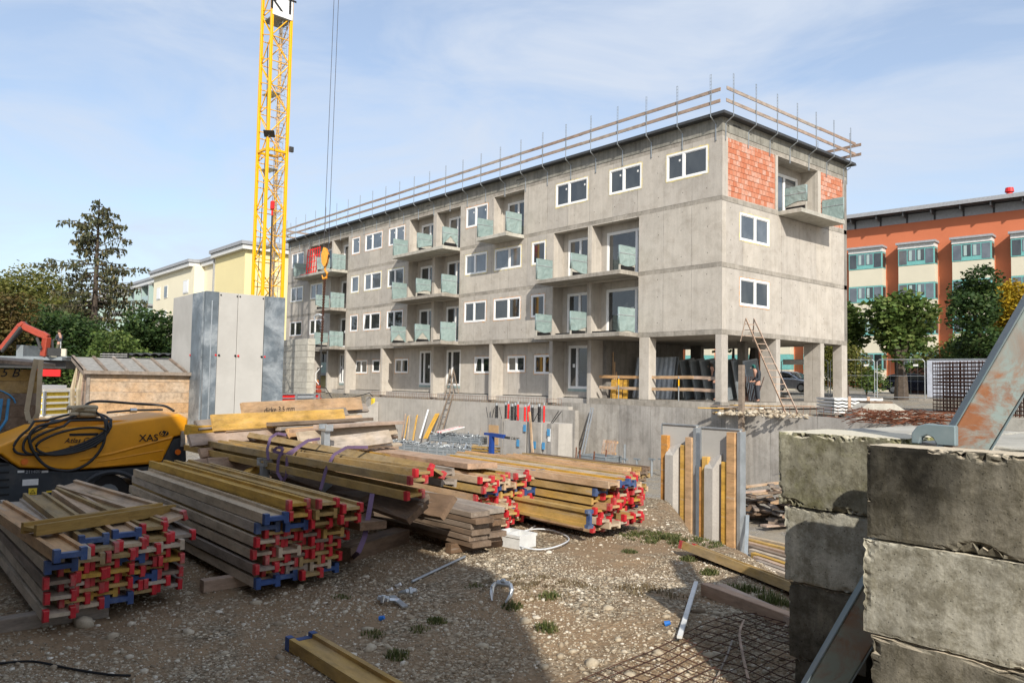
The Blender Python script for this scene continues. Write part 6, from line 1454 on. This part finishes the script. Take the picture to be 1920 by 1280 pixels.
b.add([(x0+.2*w_, -17.21, zb), (x0+.6*w_, -17.21, zb), (x0+.46*w_, -17.33, zb), (x0+.22*w_, -17.33, zb), (x0+.2*w_, -17.21, zz+.12), (x0+.6*w_, -17.21, zz+.22), (x0+.46*w_, -17.33, zz), (x0+.22*w_, -17.33, zz)], [(0, 1, 2, 3), (4, 7, 6, 5), (0, 4, 5, 1), (1, 5, 6, 2), (2, 6, 7, 3), (3, 7, 4, 0)]); b.obj('box_out', 'conc_smooth', T)
T, x0, w_, zt, zb, B2 = ribbed('ribbed_panel', 'right ribbed formwork panel nearer the ballast blocks', 1316, 1388, 802, -17.35, 2)
B2('batten', 'wood_bright', .08, .24, -.08, -.003, zb, zt-.45); B2('batten', 'wood_orange', .0, .075, -.07, -.003, zb, zt-.62)
B2('batten', 'wood_bright', .60, .75, -.09, -.003, zb, zt-.50); B2('batten', 'wood_pine', .76, .97, -.12, -.003, zb, zt-.03)
b = MB(); zz = zt-.62
b.add([(x0+.18*w_, -17.36, zb), (x0+.56*w_, -17.36, zb), (x0+.42*w_, -17.48, zb), (x0+.2*w_, -17.48, zb), (x0+.18*w_, -17.36, zz+.12), (x0+.56*w_, -17.36, zz+.24), (x0+.42*w_, -17.48, zz), (x0+.2*w_, -17.48, zz)], [(0, 1, 2, 3), (4, 7, 6, 5), (0, 4, 5, 1), (1, 5, 6, 2), (2, 6, 7, 3), (3, 7, 4, 0)]); b.obj('box_out', 'conc_smooth', T)
MB().bar((x0+w_+.45, -17.9, PIT+1.0), (x0+w_+.1, -17.3, -1.3), .05, .05).obj('brace_strut', 'steel_grey', T)

# ------------------------------------------------------------------ in the pit
ey_ = -4.6
def eb(n, label, px0, px1, ptop, y, dep, mt, cat='concrete block'):
    x0 = aty(px0, ptop, y).x; x1 = aty(px1, ptop, y).x; zt = aty(px0, ptop, y).z; return x0, x1, zt
x0, x1, zt = eb('', '', 914, 1035, 783, ey_, 1, '')
CS = thing('concrete_core', 'mottled precast concrete shaft with red and black pipes on top', 'concrete shaft', (x0, ey_, PIT)); W2 = x1-x0
for a, e, mt, o in ((0, .25, 'conc_base', 0), (.27, .62, 'conc_smooth', .0), (.66, .86, 'conc_base', .05), (.87, .93, 'conc_smooth', -.02), (.94, 1.0, 'conc_base', .02)): MB().box(x0+a*W2, x0+e*W2, ey_-o, ey_+.4, PIT, zt-(.05 if a > .2 else 0)).obj('wall_element', mt, CS)
MB().box(x0+.03, x1-.04, ey_+.41, ey_+1.3, PIT, zt-.07).obj('core', 'conc_smooth', CS)
MB().box(x0+.03*W2, x0+.19*W2, ey_-.02, ey_-.002, PIT+.85, zt-.32).obj('cardboard', 'cardboard', CS)
for u, z in ((.52, .9), (.52, .3), (.77, .9), (.97, .35), (.97, 1.5), (.62, 1.6), (.9, .9)): MB().box(x0+(u-.02)*W2, x0+(u+.02)*W2, ey_-.08, ey_-.06, PIT+z, PIT+z+.3).obj('spray_mark', 'blue_spray', CS)
MB().box(x0+.955*W2, x0+.99*W2, ey_-.05, ey_-.03, PIT+1.25, PIT+1.8).obj('sticker', 'white_paint', CS)
text('lettering', 'C-BLOC', .16, 'black', face_m((x0+.46*W2, ey_-.012, zt-.85), (1, 0, 0), (0, 0, 1)), CS, .2)
pp = [(931, 'k', 8), (948, 'k', 6), (953, 'r', 6), (960, 'k', 8), (966, 'k', 6), (971, 'r', 6), (984, 'r', 6), (990, 'r', 5), (992, 'r', 4), (998, 'k', 7), (1011, 'k', 8), (1020, 'r', 5)]
for i, (px, c_, w_) in enumerate(pp):
    q = aty(px, 783, ey_+.25+.12*(i % 3)); q.z = zt-.06; h = .78+.05*(i % 3); b = MB(); rad_ = w_*.5*24/FPX*1.12
    T = thing('pipe', ('black' if c_ == 'k' else 'red')+f' ribbed pipe stub, {ORD[i]} from the left on the concrete shaft', 'pipe', q, 'pipes on the concrete shaft')
    zs = [q.z+h*.85*j/10 for j in range(11)]; b.tube([(q.x, q.y, z) for z in zs], [rad_*(1 if j % 2 else .9) for j in range(11)], 10); b.obj('sleeve', 'black_rubber' if c_ == 'k' else 'red_paint', T)
    b = MB(); b.tube([(q.x, q.y, q.z+h*.85), (q.x, q.y, q.z+h)], rad_*.9, 10); b.obj('collar', 'steel_zinc', T)
b = MB()
for px, dx in ((915, -.1), (922, .12), (941, -.12), (972, -.2), (1000, .25), (1033, .3), (1036, .35)): q = aty(px, 783, ey_+.2); q.z = zt-.05; b.tube([q, q+V((dx, 0, .35)), q+V((dx*1.6, 0, .55))], .02, 4)
tag(b.obj('lifting_loops', 'black', None, kind='stuff'), 'thin black bars sticking out of the concrete shaft', 'rebar')
lone('plank', 'pine board leaning against the front of the concrete shaft', aty(1001, 880, ey_-.4), aty(993, 772, ey_-.1), .13, .04, 'wood_pine', (0, -1, 0))
# blue stand
q = aty(921, 878, ey_-1.2); T = thing('blue_stand', 'blue T-shaped steel stand before the concrete shaft', 'stand', q); zt2_ = aty(921, 816, ey_-1.2).z
MB().box(q.x-.09, q.x+.09, q.y-.09, q.y+.09, q.z-.4, zt2_).obj('post', 'blue_paint', T); MB().box(q.x-.5, q.x+.05, q.y-.06, q.y+.06, zt2_, zt2_+.1).obj('arm', 'blue_paint', T); MB().bar((q.x-.1, q.y, zt2_+.04), (q.x+1.0, q.y-.1, zt2_+.02), .14, .16).obj('arm', 'blue_paint', T); MB().bar((q.x+.5, q.y, zt2_+.0), (q.x+1.35, q.y-.1, zt2_-.02), .08, .1).obj('roller', 'steel_dark', T); MB().bar((q.x+.05, q.y, q.z+.4), (q.x+.45, q.y, q.z-.1), .06, .06).obj('brace', 'blue_paint', T)
MB().box(q.x+.12, q.x+.34, q.y-.05, q.y, q.z+.25, q.z+.5).obj('box', 'black', T)
# things leaning on the pit wall
wy = -1.7
for a, c_, w_, mt, lab in (((753, 820), (760, 776), .12, 'wood_board', 'brown batten leaning leftmost on the pit wall'), ((758, 822), (765, 780), .10, 'wood_bright', 'orange batten leaning second from left on the pit wall'), ((764, 824), (768, 778), .09, 'wood_pale', 'pale batten leaning third from left on the pit wall'), ((772, 842), (782, 778), .16, 'wood_bright', 'bright yellow plank leaning alone on the pit wall'), ((797, 822), (820, 775), .42, 'wood_bright', 'wide orange-yellow sheet leaning left of the long ladder')):
    A = aty(*a, wy); A.z = max(A.z, PIT-.2); lone('plank', lab, A, aty(*c_, -.75), w_, .04, mt, (0, -1, .2))
b = MB(); b.tube([aty(787, 822, wy), aty(803, 768, -.72)], .06, 8); tag(b.obj('pipe', 'pvc_pipe'), 'white plastic pipe leaning on the pit wall', 'pipe')
lone('plank', 'thin grey lath leaning left of the concrete shaft', aty(893, 848, wy), aty(902, 802, -.75), .06, .03, 'wood_grey', (0, -1, .2))
b = MB(); b.bar(aty(850, 822, -2.5), aty(892, 832, -2.5), .3, .12); tag(b.obj('yellow_rail', 'wood_bright'), 'orange-yellow formwork beam lying behind the steel crates', 'beam')
# steel crates with scaffold parts
def crate(label, c, w_, d_, h, head, seed, fill=True, grp=None):
    T = thing('steel_crate', label, 'crate', c, grp); m = Matrix.Translation(c) @ Matrix.Rotation(head, 4, 'Z')
    b = MB()
    for x in (-w_/2, w_/2): b.box(x-.02, x+.02, -d_/2, d_/2, .08, h, m)
    for y in (-d_/2, d_/2): b.box(-w_/2, w_/2, y-.02, y+.02, .08, h, m)
    b.box(-w_/2, w_/2, -d_/2, d_/2, .08, .12, m); b.obj('bin', 'steel_grey', T)
    b = MB()
    for z in (h*.35, h*.68, h-.03):
        b.box(-w_/2-.03, w_/2+.03, -d_/2-.045, -d_/2-.021, z, z+.05, m); b.box(w_/2+.021, w_/2+.045, -d_/2, d_/2, z, z+.05, m)
    for x in (-w_/2, 0, w_/2-.06): b.box(x, x+.06, -d_/2-.05, -d_/2-.021, 0, h, m)
    b.obj('ribs', 'steel_galv', T, kind='stuff')
    if fill:
        g = random.Random(seed); b = MB()
        for i in range(46): q = V((g.uniform(-w_*.42, w_*.42), g.uniform(-d_*.4, d_*.4), h+g.uniform(-.1, .12))); e = V((g.uniform(-1, 1), g.uniform(-1, 1), g.uniform(-.3, .3))).normalized()*g.uniform(.1, .3); b.bar(m @ (q-e), m @ (q+e), .05, .03)
        b.obj('scaffold_fittings', 'steel_zinc', T, kind='stuff')
    return T
for i, (px, py) in enumerate(((752, 852), (785, 857), (812, 860), (840, 862), (866, 864), (890, 866))):
    q = atz(px, py, PIT+.02); crate(('first', 'second', 'third', 'fourth', 'fifth', 'sixth')[i]+' from the left in the front row of grey steel crates in the pit', q, 1.15, .85, .62, R(20), i)
for i, (px, py) in enumerate(((832, 852), (850, 854), (870, 856), (890, 858))):
    q = atz(px, py, PIT+.02); crate(('left', 'middle left', 'middle right', 'right')[i]+' crate in the raised back row of grey steel crates in the pit', q+V((0, 0, .62)), 1.15, .85, .38, R(20), i+10)
g = random.Random(3); c = atz(838, 855, PIT)+V((0, 0, 1.35))
for i in range(5): e = V((math.cos(R(35)+i*.12), math.sin(R(35)+i*.12), .25)).normalized()*.6; tag(MB().tube([c+V((.12*i, 0, 0))-e, c+V((.12*i, 0, 0))+e], .035, 5).obj('barrier_post', 'red_cap' if i % 2 else 'trim_white'), ORDB[i]+(' red' if i % 2 else ' white')+' post from the left lying on top of the steel crates', 'post')
for k in range(6):
    q = atz(905, 872, PIT); lone('board', ORDB[k]+' short board from the bottom of the small stack left of the concrete shaft', q+V((-.6, -.1, .15+.13*k)), q+V((.7, .35, .15+.13*k)), .3, .08, 'wood_olive' if k > 3 else 'wood_board', (0, 0, 1), 'board')
q = atz(1125, 886, PIT); crate('dark grey steel crate standing right of the thin prop ladder', q, 1.5, 1.0, .75, R(5), 20, False)
q = aty(1137, 868, -1.9); T = thing('pallet', 'wooden pallet standing upright against the pit wall', 'pallet', q)
m = Matrix.Translation((q.x, q.y, q.z-.1)) @ Matrix.Rotation(R(-14), 4, 'X')
for i in range(5): MB().box(-.42+i*.18, -.30+i*.18, -.05, -.03, 0, 1.15, m).obj('slat', 'wood_board', T)
for z in (.02, .52, 1.02): MB().box(-.42, .42, -.03, .05, z, z+.1, m).obj('bearer', 'wood_pine', T)
for i, px in enumerate((1087, 1055, 1079, 1112, 1134)): A = atz(px, (885, 878, 878, 888, 884)[i], PIT); tag(MB().tube([A, A+V((.02*i, 0, .95))], .03, 5).obj('starter_bar', 'rust'), 'single rusty bar standing upright on the pit floor', 'rebar', 'rusty bars on the pit floor')
for i, px in enumerate((1171, 1194, 1222, 1240)): A = atz(px, 892, PIT); T = thing('prop_base', 'steel prop head standing behind the rear beam stack', 'prop', A, 'props behind the rear beam stack'); MB().tube([A, A+V((0, 0, .7 if i else 1.3))], .05, 6).obj('tube', 'steel_galv', T); MB().cbox(A+V((0, 0, .7)), (.3, .1, .06)).obj('fork', 'steel_grey', T)
lone('board', 'dark board lying flat between the crate and the pit wall', atz(1045, 893, PIT+.05), atz(1190, 897, PIT+.05), .4, .06, 'wood_dark', (0, 0, 1), 'board')
# debris and lumber in the pit on the right
r = random.Random(12); 
for i in range(46):
    c = atz(1435, 975, PIT); k = i//5; q = c+V((r.uniform(-.9, 1.3), r.uniform(-.6, .8), .1+.1*k+r.uniform(0, .05))); an = R(110)+r.uniform(-.8, .8); d = V((math.cos(an), math.sin(an), r.uniform(-.05, .05)))*r.uniform(.6, 1.5)
    mt = r.choice(['wood_grey', 'wood_board', 'wood_dark', 'wood_grey', 'wood_pine']); lone('board', f'{NMW[mt]} board in the {ORD[k]} layer of the scrap timber heap', q-d, q+d, r.choice([.12, .18, .24]), .05, mt, (0, 0, 1), 'board', 'boards in the scrap timber heap')
for i in range(9):
    A = atz(1392+i*4, 1005+i*7, PIT+.1); B_ = atz(1500+i*4, 1030+i*9, PIT+.1); d = (B_-A).normalized(); lone('plank', ORD[i]+' squared timber from the far side, row on the pit floor', A, A+d*4.5, .12, .12, ['wood_pale', 'wood_yellow', 'wood_board', 'wood_grey'][i % 4], (0, 0, 1), 'plank', 'timbers on the pit floor by the blocks')

# ------------------------------------------------------------------ ballast blocks and strut
def block(label, x0, x1, y0, y1, z0, z1, mt, seed, chip=.035, par=None):
    """rough cast block: subdivided box with broken edges"""
    bm = bmesh.new(); bmesh.ops.create_cube(bm, size=1); 
    for v in bm.verts: v.co = V((x0 if v.co.x < 0 else x1, y0 if v.co.y < 0 else y1, z0 if v.co.z < 0 else z1))
    cuts = 100 if chip > .04 or x1-x0 > 1.5 and y1-y0 < .3 and z1 > -.3 else 40
    es = bm.edges[:]
    bmesh.ops.subdivide_edges(bm, edges=es, cuts=cuts, use_grid_fill=True)
    for v in bm.verts:
        p = v.co; dx = min(p.x-x0, x1-p.x); dy = min(p.y-y0, y1-p.y); dz = min(p.z-z0, z1-p.z); s3 = sorted((dx, dy, dz))
        e = s3[1]  # distance to the nearest edge (on a face one of them is 0)
        n1_ = noise.noise(p*6+V((seed*7, 0, 0))); n2_ = noise.noise(p*17+V((seed*3, 5, 0))); n3_ = noise.noise(p*45+V((0, seed, 2)))
        c = V(((x0+x1)/2, (y0+y1)/2, (z0+z1)/2)); amt = 0
        wdt = .014+.055*max(0, n1_+.05)
        if e < wdt: amt = (1-(max(0, e)/wdt)**1.6)*(.0025+chip*max(0, n1_*1.1+n2_*.7+n3_*.9-.12))
        off = V((0, 0, 0))
        if dx < 1e-5: off.x = 1 if p.x < c.x else -1
        if dy < 1e-5: off.y = 1 if p.y < c.y else -1
        if dz < 1e-5: off.z = 1 if p.z < c.z else -1
        if e < 1e-5 or amt: v.co = p+off*amt+off*(n3_*.0022)
        else: v.co = p+off*(n3_*.0007+n1_*.0012)
    me = bpy.data.meshes.new('ballast_block'); bm.to_mesh(me); bm.free()
    return tag(link('ballast_block', me, mt), label, 'concrete block')
ZT = .43; bh_ = .4; xl_ = aty(1459, 816, -24.02).x
nmz = ('topmost', 'second from the top', 'third from the top', 'lowest')
for k, (mt, dx, chip) in enumerate((('conc_block_dark', 0, .05), ('conc_block', -.02, .012), ('conc_block_dark', .012, .03), ('conc_block', .0, .02))):
    block(f'{nmz[k]} block of the big right-hand ballast stack'+(', dark with a broken upper edge' if k == 0 else ', pale grey' if k == 1 else ''), 17.74+dx, 19.55+dx, -24.55, -24.36, ZT-(k+1)*bh_+.006, ZT-k*bh_, mt, k+1, chip)
for k, (mt, x0, x1, chip) in enumerate((('conc_block_mossy', xl_, 17.66, .05), ('conc_block', xl_+.03, 17.50, .012), ('conc_block_dark', xl_+.05, 17.47, .02), ('conc_block_dark', xl_+.08, 17.4, .02))):
    block(f'{nmz[k]} block of the narrow left-hand ballast stack'+(', mossy and greenish on top' if k == 0 else ''), x0, x1, -24.02+.01*k, -23.5, ZT-(k+1)*bh_+.006, ZT-k*bh_, mt, k+11, chip)
block('wide flat ballast slab with bright sunlit top behind the front blocks', 17.74, 20.3, -24.02, -22.3, ZT-.4, ZT-.004, 'conc_pale', 31, .03)
block('rear ballast slab with bright top left of the strut foot', xl_+.0, 17.71, -23.49, -22.35, ZT-.4, ZT-.006, 'conc_pale', 32, .02)
block('far low ballast slab lying beyond the strut at the right edge', 17.9, 21.0, -22.1, -21.4, ZT-.42, ZT-.09, 'conc_pale', 33, .03)
for k in range(1, 4): block(('second', 'third', 'fourth')[k-1]+' slab under the bright flat ballast slab', 17.5, 20.2, -24.0, -22.4, ZT-(k+1)*bh_, ZT-k*bh_-.01, 'conc_block_dark', 40+k, .02)
SY = -24.2   # strut between the two stacks
A = aty(1530, 1310, SY); B_ = aty(1862, 745, SY); d = (B_-A).normalized(); A2 = A-d*.3; B2_ = B_+d*2.2
ST_ = thing('steel_strut', 'huge rusty blue-grey steel strut rising out of the ballast blocks', 'strut', A)
m, L = fr(A2, B2_, (0, -1, 0)); m = m @ Matrix.Rotation(R(26), 4, 'X')
def sb(n, mt, y0, y1, z0, z1, xa=0, xb=None): return bevel(MB().box(xa, L if xb is None else xb, y0, y1, z0, z1, m).obj(n, mt, ST_), .006, 2)
sb('box_section', 'rust_strut', -.075, .075, -.065, .065); sb('side_plate', 'strut_blue', .076, .084, -.07, .07); sb('side_plate', 'strut_blue', -.084, -.076, -.07, .07)
q = aty(1788, 813, SY+.02); b = MB(); pr = [(-.19, -.06), (-.19, .0), (-.15, .045), (-.09, .06), (.1, .055), (.1, -.06), (-.02, -.06), (-.045, -.02), (-.085, -.005), (-.125, -.02), (-.14, -.06)]
b.prism([(q.x+u*.62, q.z-.0+v*.75) for u, v in pr], SY-.13, SY-.095, 'y'); bevel(b.obj('lug_plate', 'strut_blue', ST_), .004)

# ------------------------------------------------------------------ loose things on the gravel
def gz_(x, y, o=0): return V((x, y, ground_z(x, y)+o))
def ong(px, py, o=0):
    q = atz(px, py, G)
    for _ in range(12): q = atz(px, py, ground_z(q.x, q.y))
    return q+V((0, 0, o))
A = ong(562, 1212, .045); B_ = ong(700, 1305, .045); d = B_-A; hbeam(M_at(A, math.atan2(-d.y, -d.x)), 1.6, 'wood_yellow', 'blue', 'short blue-ended beam lying at the bottom picture edge')
A = ong(1287, 1040, .1); B_ = ong(1476, 1108, .06); d = B_-A; hbeam(M_at(A, math.atan2(-d.y, -d.x), R(14), math.asin(max(-.3, min(.3, (A.z-B_.z)/-d.length)))), 2.6, 'wood_yellow', 'red', 'long pale formwork beam lying on the mound slope')
A = ong(1322, 1117, .06); B_ = ong(1478, 1175, .05); lone('timber', 'brown squared timber pair lying below the long pale beam', A, A+(B_-A)*1.3, .09, .1, 'wood_board', cat='beam'); A = A+V((.08, .1, -.0)); lone('timber', 'second brown squared timber lying below the long pale beam', A, A+(B_-A)*1.25, .09, .08, 'wood_board', cat='beam')
A = ong(1410, 1128, .03); lone('timber', 'thin brown lath on the gravel below the squared timbers', A, A+(B_-A)*.8, .05, .03, 'wood_grey', cat='beam')
lone('lath', 'white metal lath lying on the mound near the rebar mesh', ong(1274, 1208, .05), ong(1305, 1114, .10), .035, .02, 'trim_white', cat='lath')
b = MB(); b.tube([ong(772, 1094, .02), ong(872, 1048, .03)], .012, 6); tag(b.obj('steel_rod', 'steel_galv'), 'thin grey rod lying on the gravel before the dark plank stack', 'rod')
# white box
c = ong(964, 1022, 0); T = thing('white_crate', 'small white open plastic box beside the coiled pipe', 'box', c); m = Matrix.Translation(c) @ Matrix.Rotation(R(8), 4, 'Z')
b = MB(); b.box(-.2, .2, -.14, .14, 0, .02, m); b.box(-.2, -.185, -.14, .14, .02, .15, m); b.box(.185, .2, -.14, .14, .02, .15, m); b.box(-.185, .185, -.14, -.125, .02, .15, m); b.box(-.185, .185, .125, .14, .02, .15, m); b.box(-.03, -.015, -.125, .125, .02, .15, m); b.obj('tray', 'trim_white', T)
b = MB(); b.box(-.21, .21, -.15, -.14, .12, .15, m); b.box(-.21, .21, .14, .15, .12, .15, m); b.obj('rim', 'trim_white', T, kind='stuff')
b = MB(); pts = []
for t in np.linspace(-2.7, 2.6, 30): px = 1010+57*math.cos(t); py = 1016+18*math.sin(t); pts.append(ong(px, py, .035+.01*math.sin(t*3)))
b.tube(pts, .009, 6); tag(b.obj('coiled_pipe', 'pvc_pipe', smooth=True), 'thin grey pipe bent in a wide loop beside the white box', 'pipe')
# clamps
def clamp(label, px, py, head, s_=1, tiltx=0, lift=0):
    c = ong(px, py, .0); T = thing('formwork_clamp', label, 'clamp', c); m = Matrix.Translation(c+V((0, 0, .03+lift))) @ Matrix.Rotation(head, 4, 'Z') @ Matrix.Rotation(tiltx, 4, 'X') @ Matrix.Scale(s_, 4)
    b = MB(); b.box(-.06, .06, -.02, .02, .08, .12, m); b.box(-.02, .02, -.035, .035, .10, .13, m); bevel(b.obj('bridge', 'steel_zinc', T, kind='stuff'), .006)
    for k in (-1, 1): b = MB(); b.tube([m @ V(q) for q in ((k*.055, 0, .10), (k*.085, 0, .06), (k*.085, 0, .01), (k*.06, 0, -.05))], [.022*s_, .02*s_, .017*s_, .007*s_], 6); b.obj('claw', 'steel_zinc', T)
clamp('silver U-shaped clamp standing alone on the gravel', 938, 1128, R(25), 1.0, R(-35), .02)
clamp('flat silver clamp, left one of the pair on the gravel', 733, 1128, R(20), .9, R(80))
clamp('silver clamp, right one of the pair on the gravel', 762, 1116, R(80), .8, R(70))
b = MB(); b.bar(ong(735, 1126, .04), ong(760, 1142, .02), .05, .012); tag(b.obj('steel_wedge', 'steel_zinc'), 'flat silver wedge lying over the left clamp', 'wedge')
for px, py, mt, lab, sz in ((712, 1162, 'blue_bright', 'small bright blue plug on the gravel left of the clump of grass', .02), (1247, 1172, 'blue_bright', 'small bright blue plug near the white lath', .02)):
    c = ong(px, py, .012); b = MB(); b.tube([c, c+V((sz*1.5, sz, .014))], [sz, sz*.7], 8); tag(b.obj('plastic_plug', mt), lab, 'plug')
for i, (px, py) in enumerate(((728, 1110), (744, 1101))): c = ong(px, py, .015); b = MB(); b.tube([c-V((.03, 0, 0)), c, c+V((.03, .02, .02))], [.006, .013, .016], 6); tag(b.obj('plastic_cone', 'trim_white'), ('nearer', 'farther')[i]+' white plastic cone above the silver clamps', 'cone')
b = MB(); b.tube(spline([ong(-10, 1247, .012), ong(60, 1245, .02), ong(130, 1256, .012), ong(200, 1268, .015), ong(245, 1269, .012)]), .008, 5); tag(b.obj('cable', 'black'), 'black cable trailing over the soil at the bottom left corner', 'cable')
b = MB(); b.tube(spline([ong(1395, 1170, .03), ong(1387, 1200, .05), ong(1392, 1235, .04), ong(1405, 1290, .03)]), .009, 5); tag(b.obj('bent_rod', 'wood_board'), 'thin pale bent rod lying over the rebar mesh', 'rod')
b = MB(); b.tube(spline([ong(1373, 1205, .02), ong(1362, 1240, .03), ong(1340, 1285, .02)]), .007, 5); tag(b.obj('bent_rod', 'wood_grey'), 'second thin dull bent rod left of the pale one', 'rod')
lone('lath', 'small orange wood offcut on the gravel before the fourth stack', ong(1022, 984, .015), ong(1062, 977, .02), .08, .015, 'wood_pine', cat='lath')
lone('lath', 'pale stick on the gravel behind the white box', ong(985, 1000, .02), ong(1003, 990, .03), .02, .012, 'trim_white', cat='lath')
# rebar mesh lying on the ground at the lower right
T = thing('rebar_mesh', 'rusty rebar mesh mat lying flat at the foot of the ballast blocks', 'rebar', ong(1350, 1220)); b = MB()
for i in range(24):
    pts = [gz_(16.0+.09*i, -24.6+.06*j*3, .03+.01*math.sin(i+j)) for j in range(12)]; b.tube([(p.x, p.y, p.z) for p in pts], .0035, 4)
for j in range(19):
    pts = [gz_(16.0+i*.19, -24.6+.11*j, .036+.01*math.sin(i*2+j)) for i in range(12)]; b.tube([(p.x, p.y, p.z) for p in pts], .0035, 4)
b.obj('bars', 'rust_dark', T, kind='stuff')
# gravel stones: fine shingle, pebbles, some larger cobbles
g = np.random.default_rng(5)
def scatter(n, far=11, near=3.6, seed=1, power=1.6, ymin=None, xpx=(-40, 1500), mask=True):
    g = np.random.default_rng(seed); out = []
    while len(out) < n:
        d = near+(far-near)*g.uniform()**power; px = g.uniform(*xpx); q = atd(px, 700, d); x, y = q.x, q.y
        if y > edge_y(x)+1.2 or x < 4: continue
        if mask and g.uniform() > .12+1.15*max(0, .5+1.6*noise.noise(V((x*.85, y*.85, 11)))): continue
        out.append((x, y, ground_z(x, y)+.001))
    return out
stones('gravel_stones', scatter(46000, 10, 3.6, 1, 1.3), .0052, 'stone', seed=1); 
stones('gravel_stones', scatter(14000, 13, 3.6, 2, 1.0), .0088, 'stone', seed=2)
stones('pebbles', scatter(900, 12, 3.6, 3, 1.0, mask=False), .016, 'stone', seed=3)
big = [ong(*p) for p in ((1000, 1195), (985, 1165), (1140, 1140), (1075, 1220), (1160, 1198), (1235, 1225), (905, 1210), (760, 1245), (1020, 1250), (1110, 1245), (842, 1165), (860, 1190), (1285, 1150), (1180, 1265), (480, 1130), (810, 1225), (1345, 1150), (1330, 1230), (690, 1180), (730, 1215))]
for i, q in enumerate(big): o = stones('cobble', [tuple(q)], [(.035, .05, .042, .03)[i % 4]], 'stone', seed=60+i); del o['kind']; tag(o, 'rounded cobble lying loose on the gravel', 'stone', 'loose cobbles')
o = stones('rock', [tuple(ong(157, 1172, .02))], [.075], 'stone', seed=91); del o['kind']; tag(o, 'pale rock lying in front of the left beam stack', 'stone')
# weeds and grass
def grass(name, label, cx, cy, rx, ry, n, h, mat, seed, flop=.5):
    g = random.Random(seed); vs = []; fs = []
    for i in range(n):
        an = g.uniform(0, 6.28); rr = g.uniform(0, 1)**.6; x = cx+rx*rr*math.cos(an); y = cy+ry*rr*math.sin(an); z = ground_z(x, y)
        if n > 400 and noise.noise(V((x*5, y*5, 3)))+.35*noise.noise(V((x*17, y*17, 3))) < .0: continue
        L = h*g.uniform(.4, 1.1)*(1.1-.6*rr); a2 = g.uniform(0, 6.28); dx, dy = math.cos(a2), math.sin(a2); fl = g.uniform(.1, 1)*flop; w_ = .004+h*.012
        o = len(vs); px_, py_ = -dy*w_, dx*w_
        vs += [(x-px_, y-py_, z), (x+px_, y+py_, z), (x+dx*L*fl*.4+px_*.7, y+dy*L*fl*.4+py_*.7, z+L*.6), (x+dx*L*fl*.4-px_*.7, y+dy*L*fl*.4-py_*.7, z+L*.6), (x+dx*L*fl, y+dy*L*fl, z+L*(1-.35*fl))]
        fs += [(o, o+1, o+2, o+3), (o+3, o+2, o+4)]
    me = bpy.data.meshes.new(name); me.from_pydata(vs, [], fs); o = link(name, me, mat, None); o['kind'] = 'stuff'; tag(o, label, 'weeds'); return o
q = ong(1255, 1012); grass('weeds', 'green weeds growing along the crest of the mound', q.x, q.y, .7, .42, 3400, .085, 'grass', 1, 1.1)
q = ong(1425, 1120); grass('weeds', 'dark green grass tuft between the long beam and the squared timbers', q.x, q.y, .32, .22, 900, .13, 'grass', 2, .7)
q = ong(1010, 1095); grass('dry_weeds', 'brown dead roots and stalks on the mound', q.x, q.y, .6, .45, 2600, .04, 'dry_grass', 3, 1.3)
q = ong(1225, 1110); grass('dry_weeds', 'sparse dry grass on the sunlit side of the mound', q.x, q.y, .35, .3, 600, .07, 'dry_grass', 4, 1.2)
for i, (px, py, n, s_) in enumerate(((820, 1166, 160, .06), (745, 1230, 160, .06), (1025, 1180, 140, .09), (1030, 1120, 120, .09), (960, 1140, 100, .08), (785, 1180, 80, .045), (560, 1085, 120, .05), (1290, 1050, 200, .07), (1330, 1075, 200, .08), (700, 1190, 90, .05), (640, 1120, 80, .04), (1180, 1035, 150, .06), (890, 1100, 60, .05))):
    q = ong(px, py); grass('grass_tuft', f'small green tuft of weeds poking out of the gravel', q.x, q.y, .10, .08, n, s_, 'grass', 10+i, .8)['group'] = 'small weed tufts'
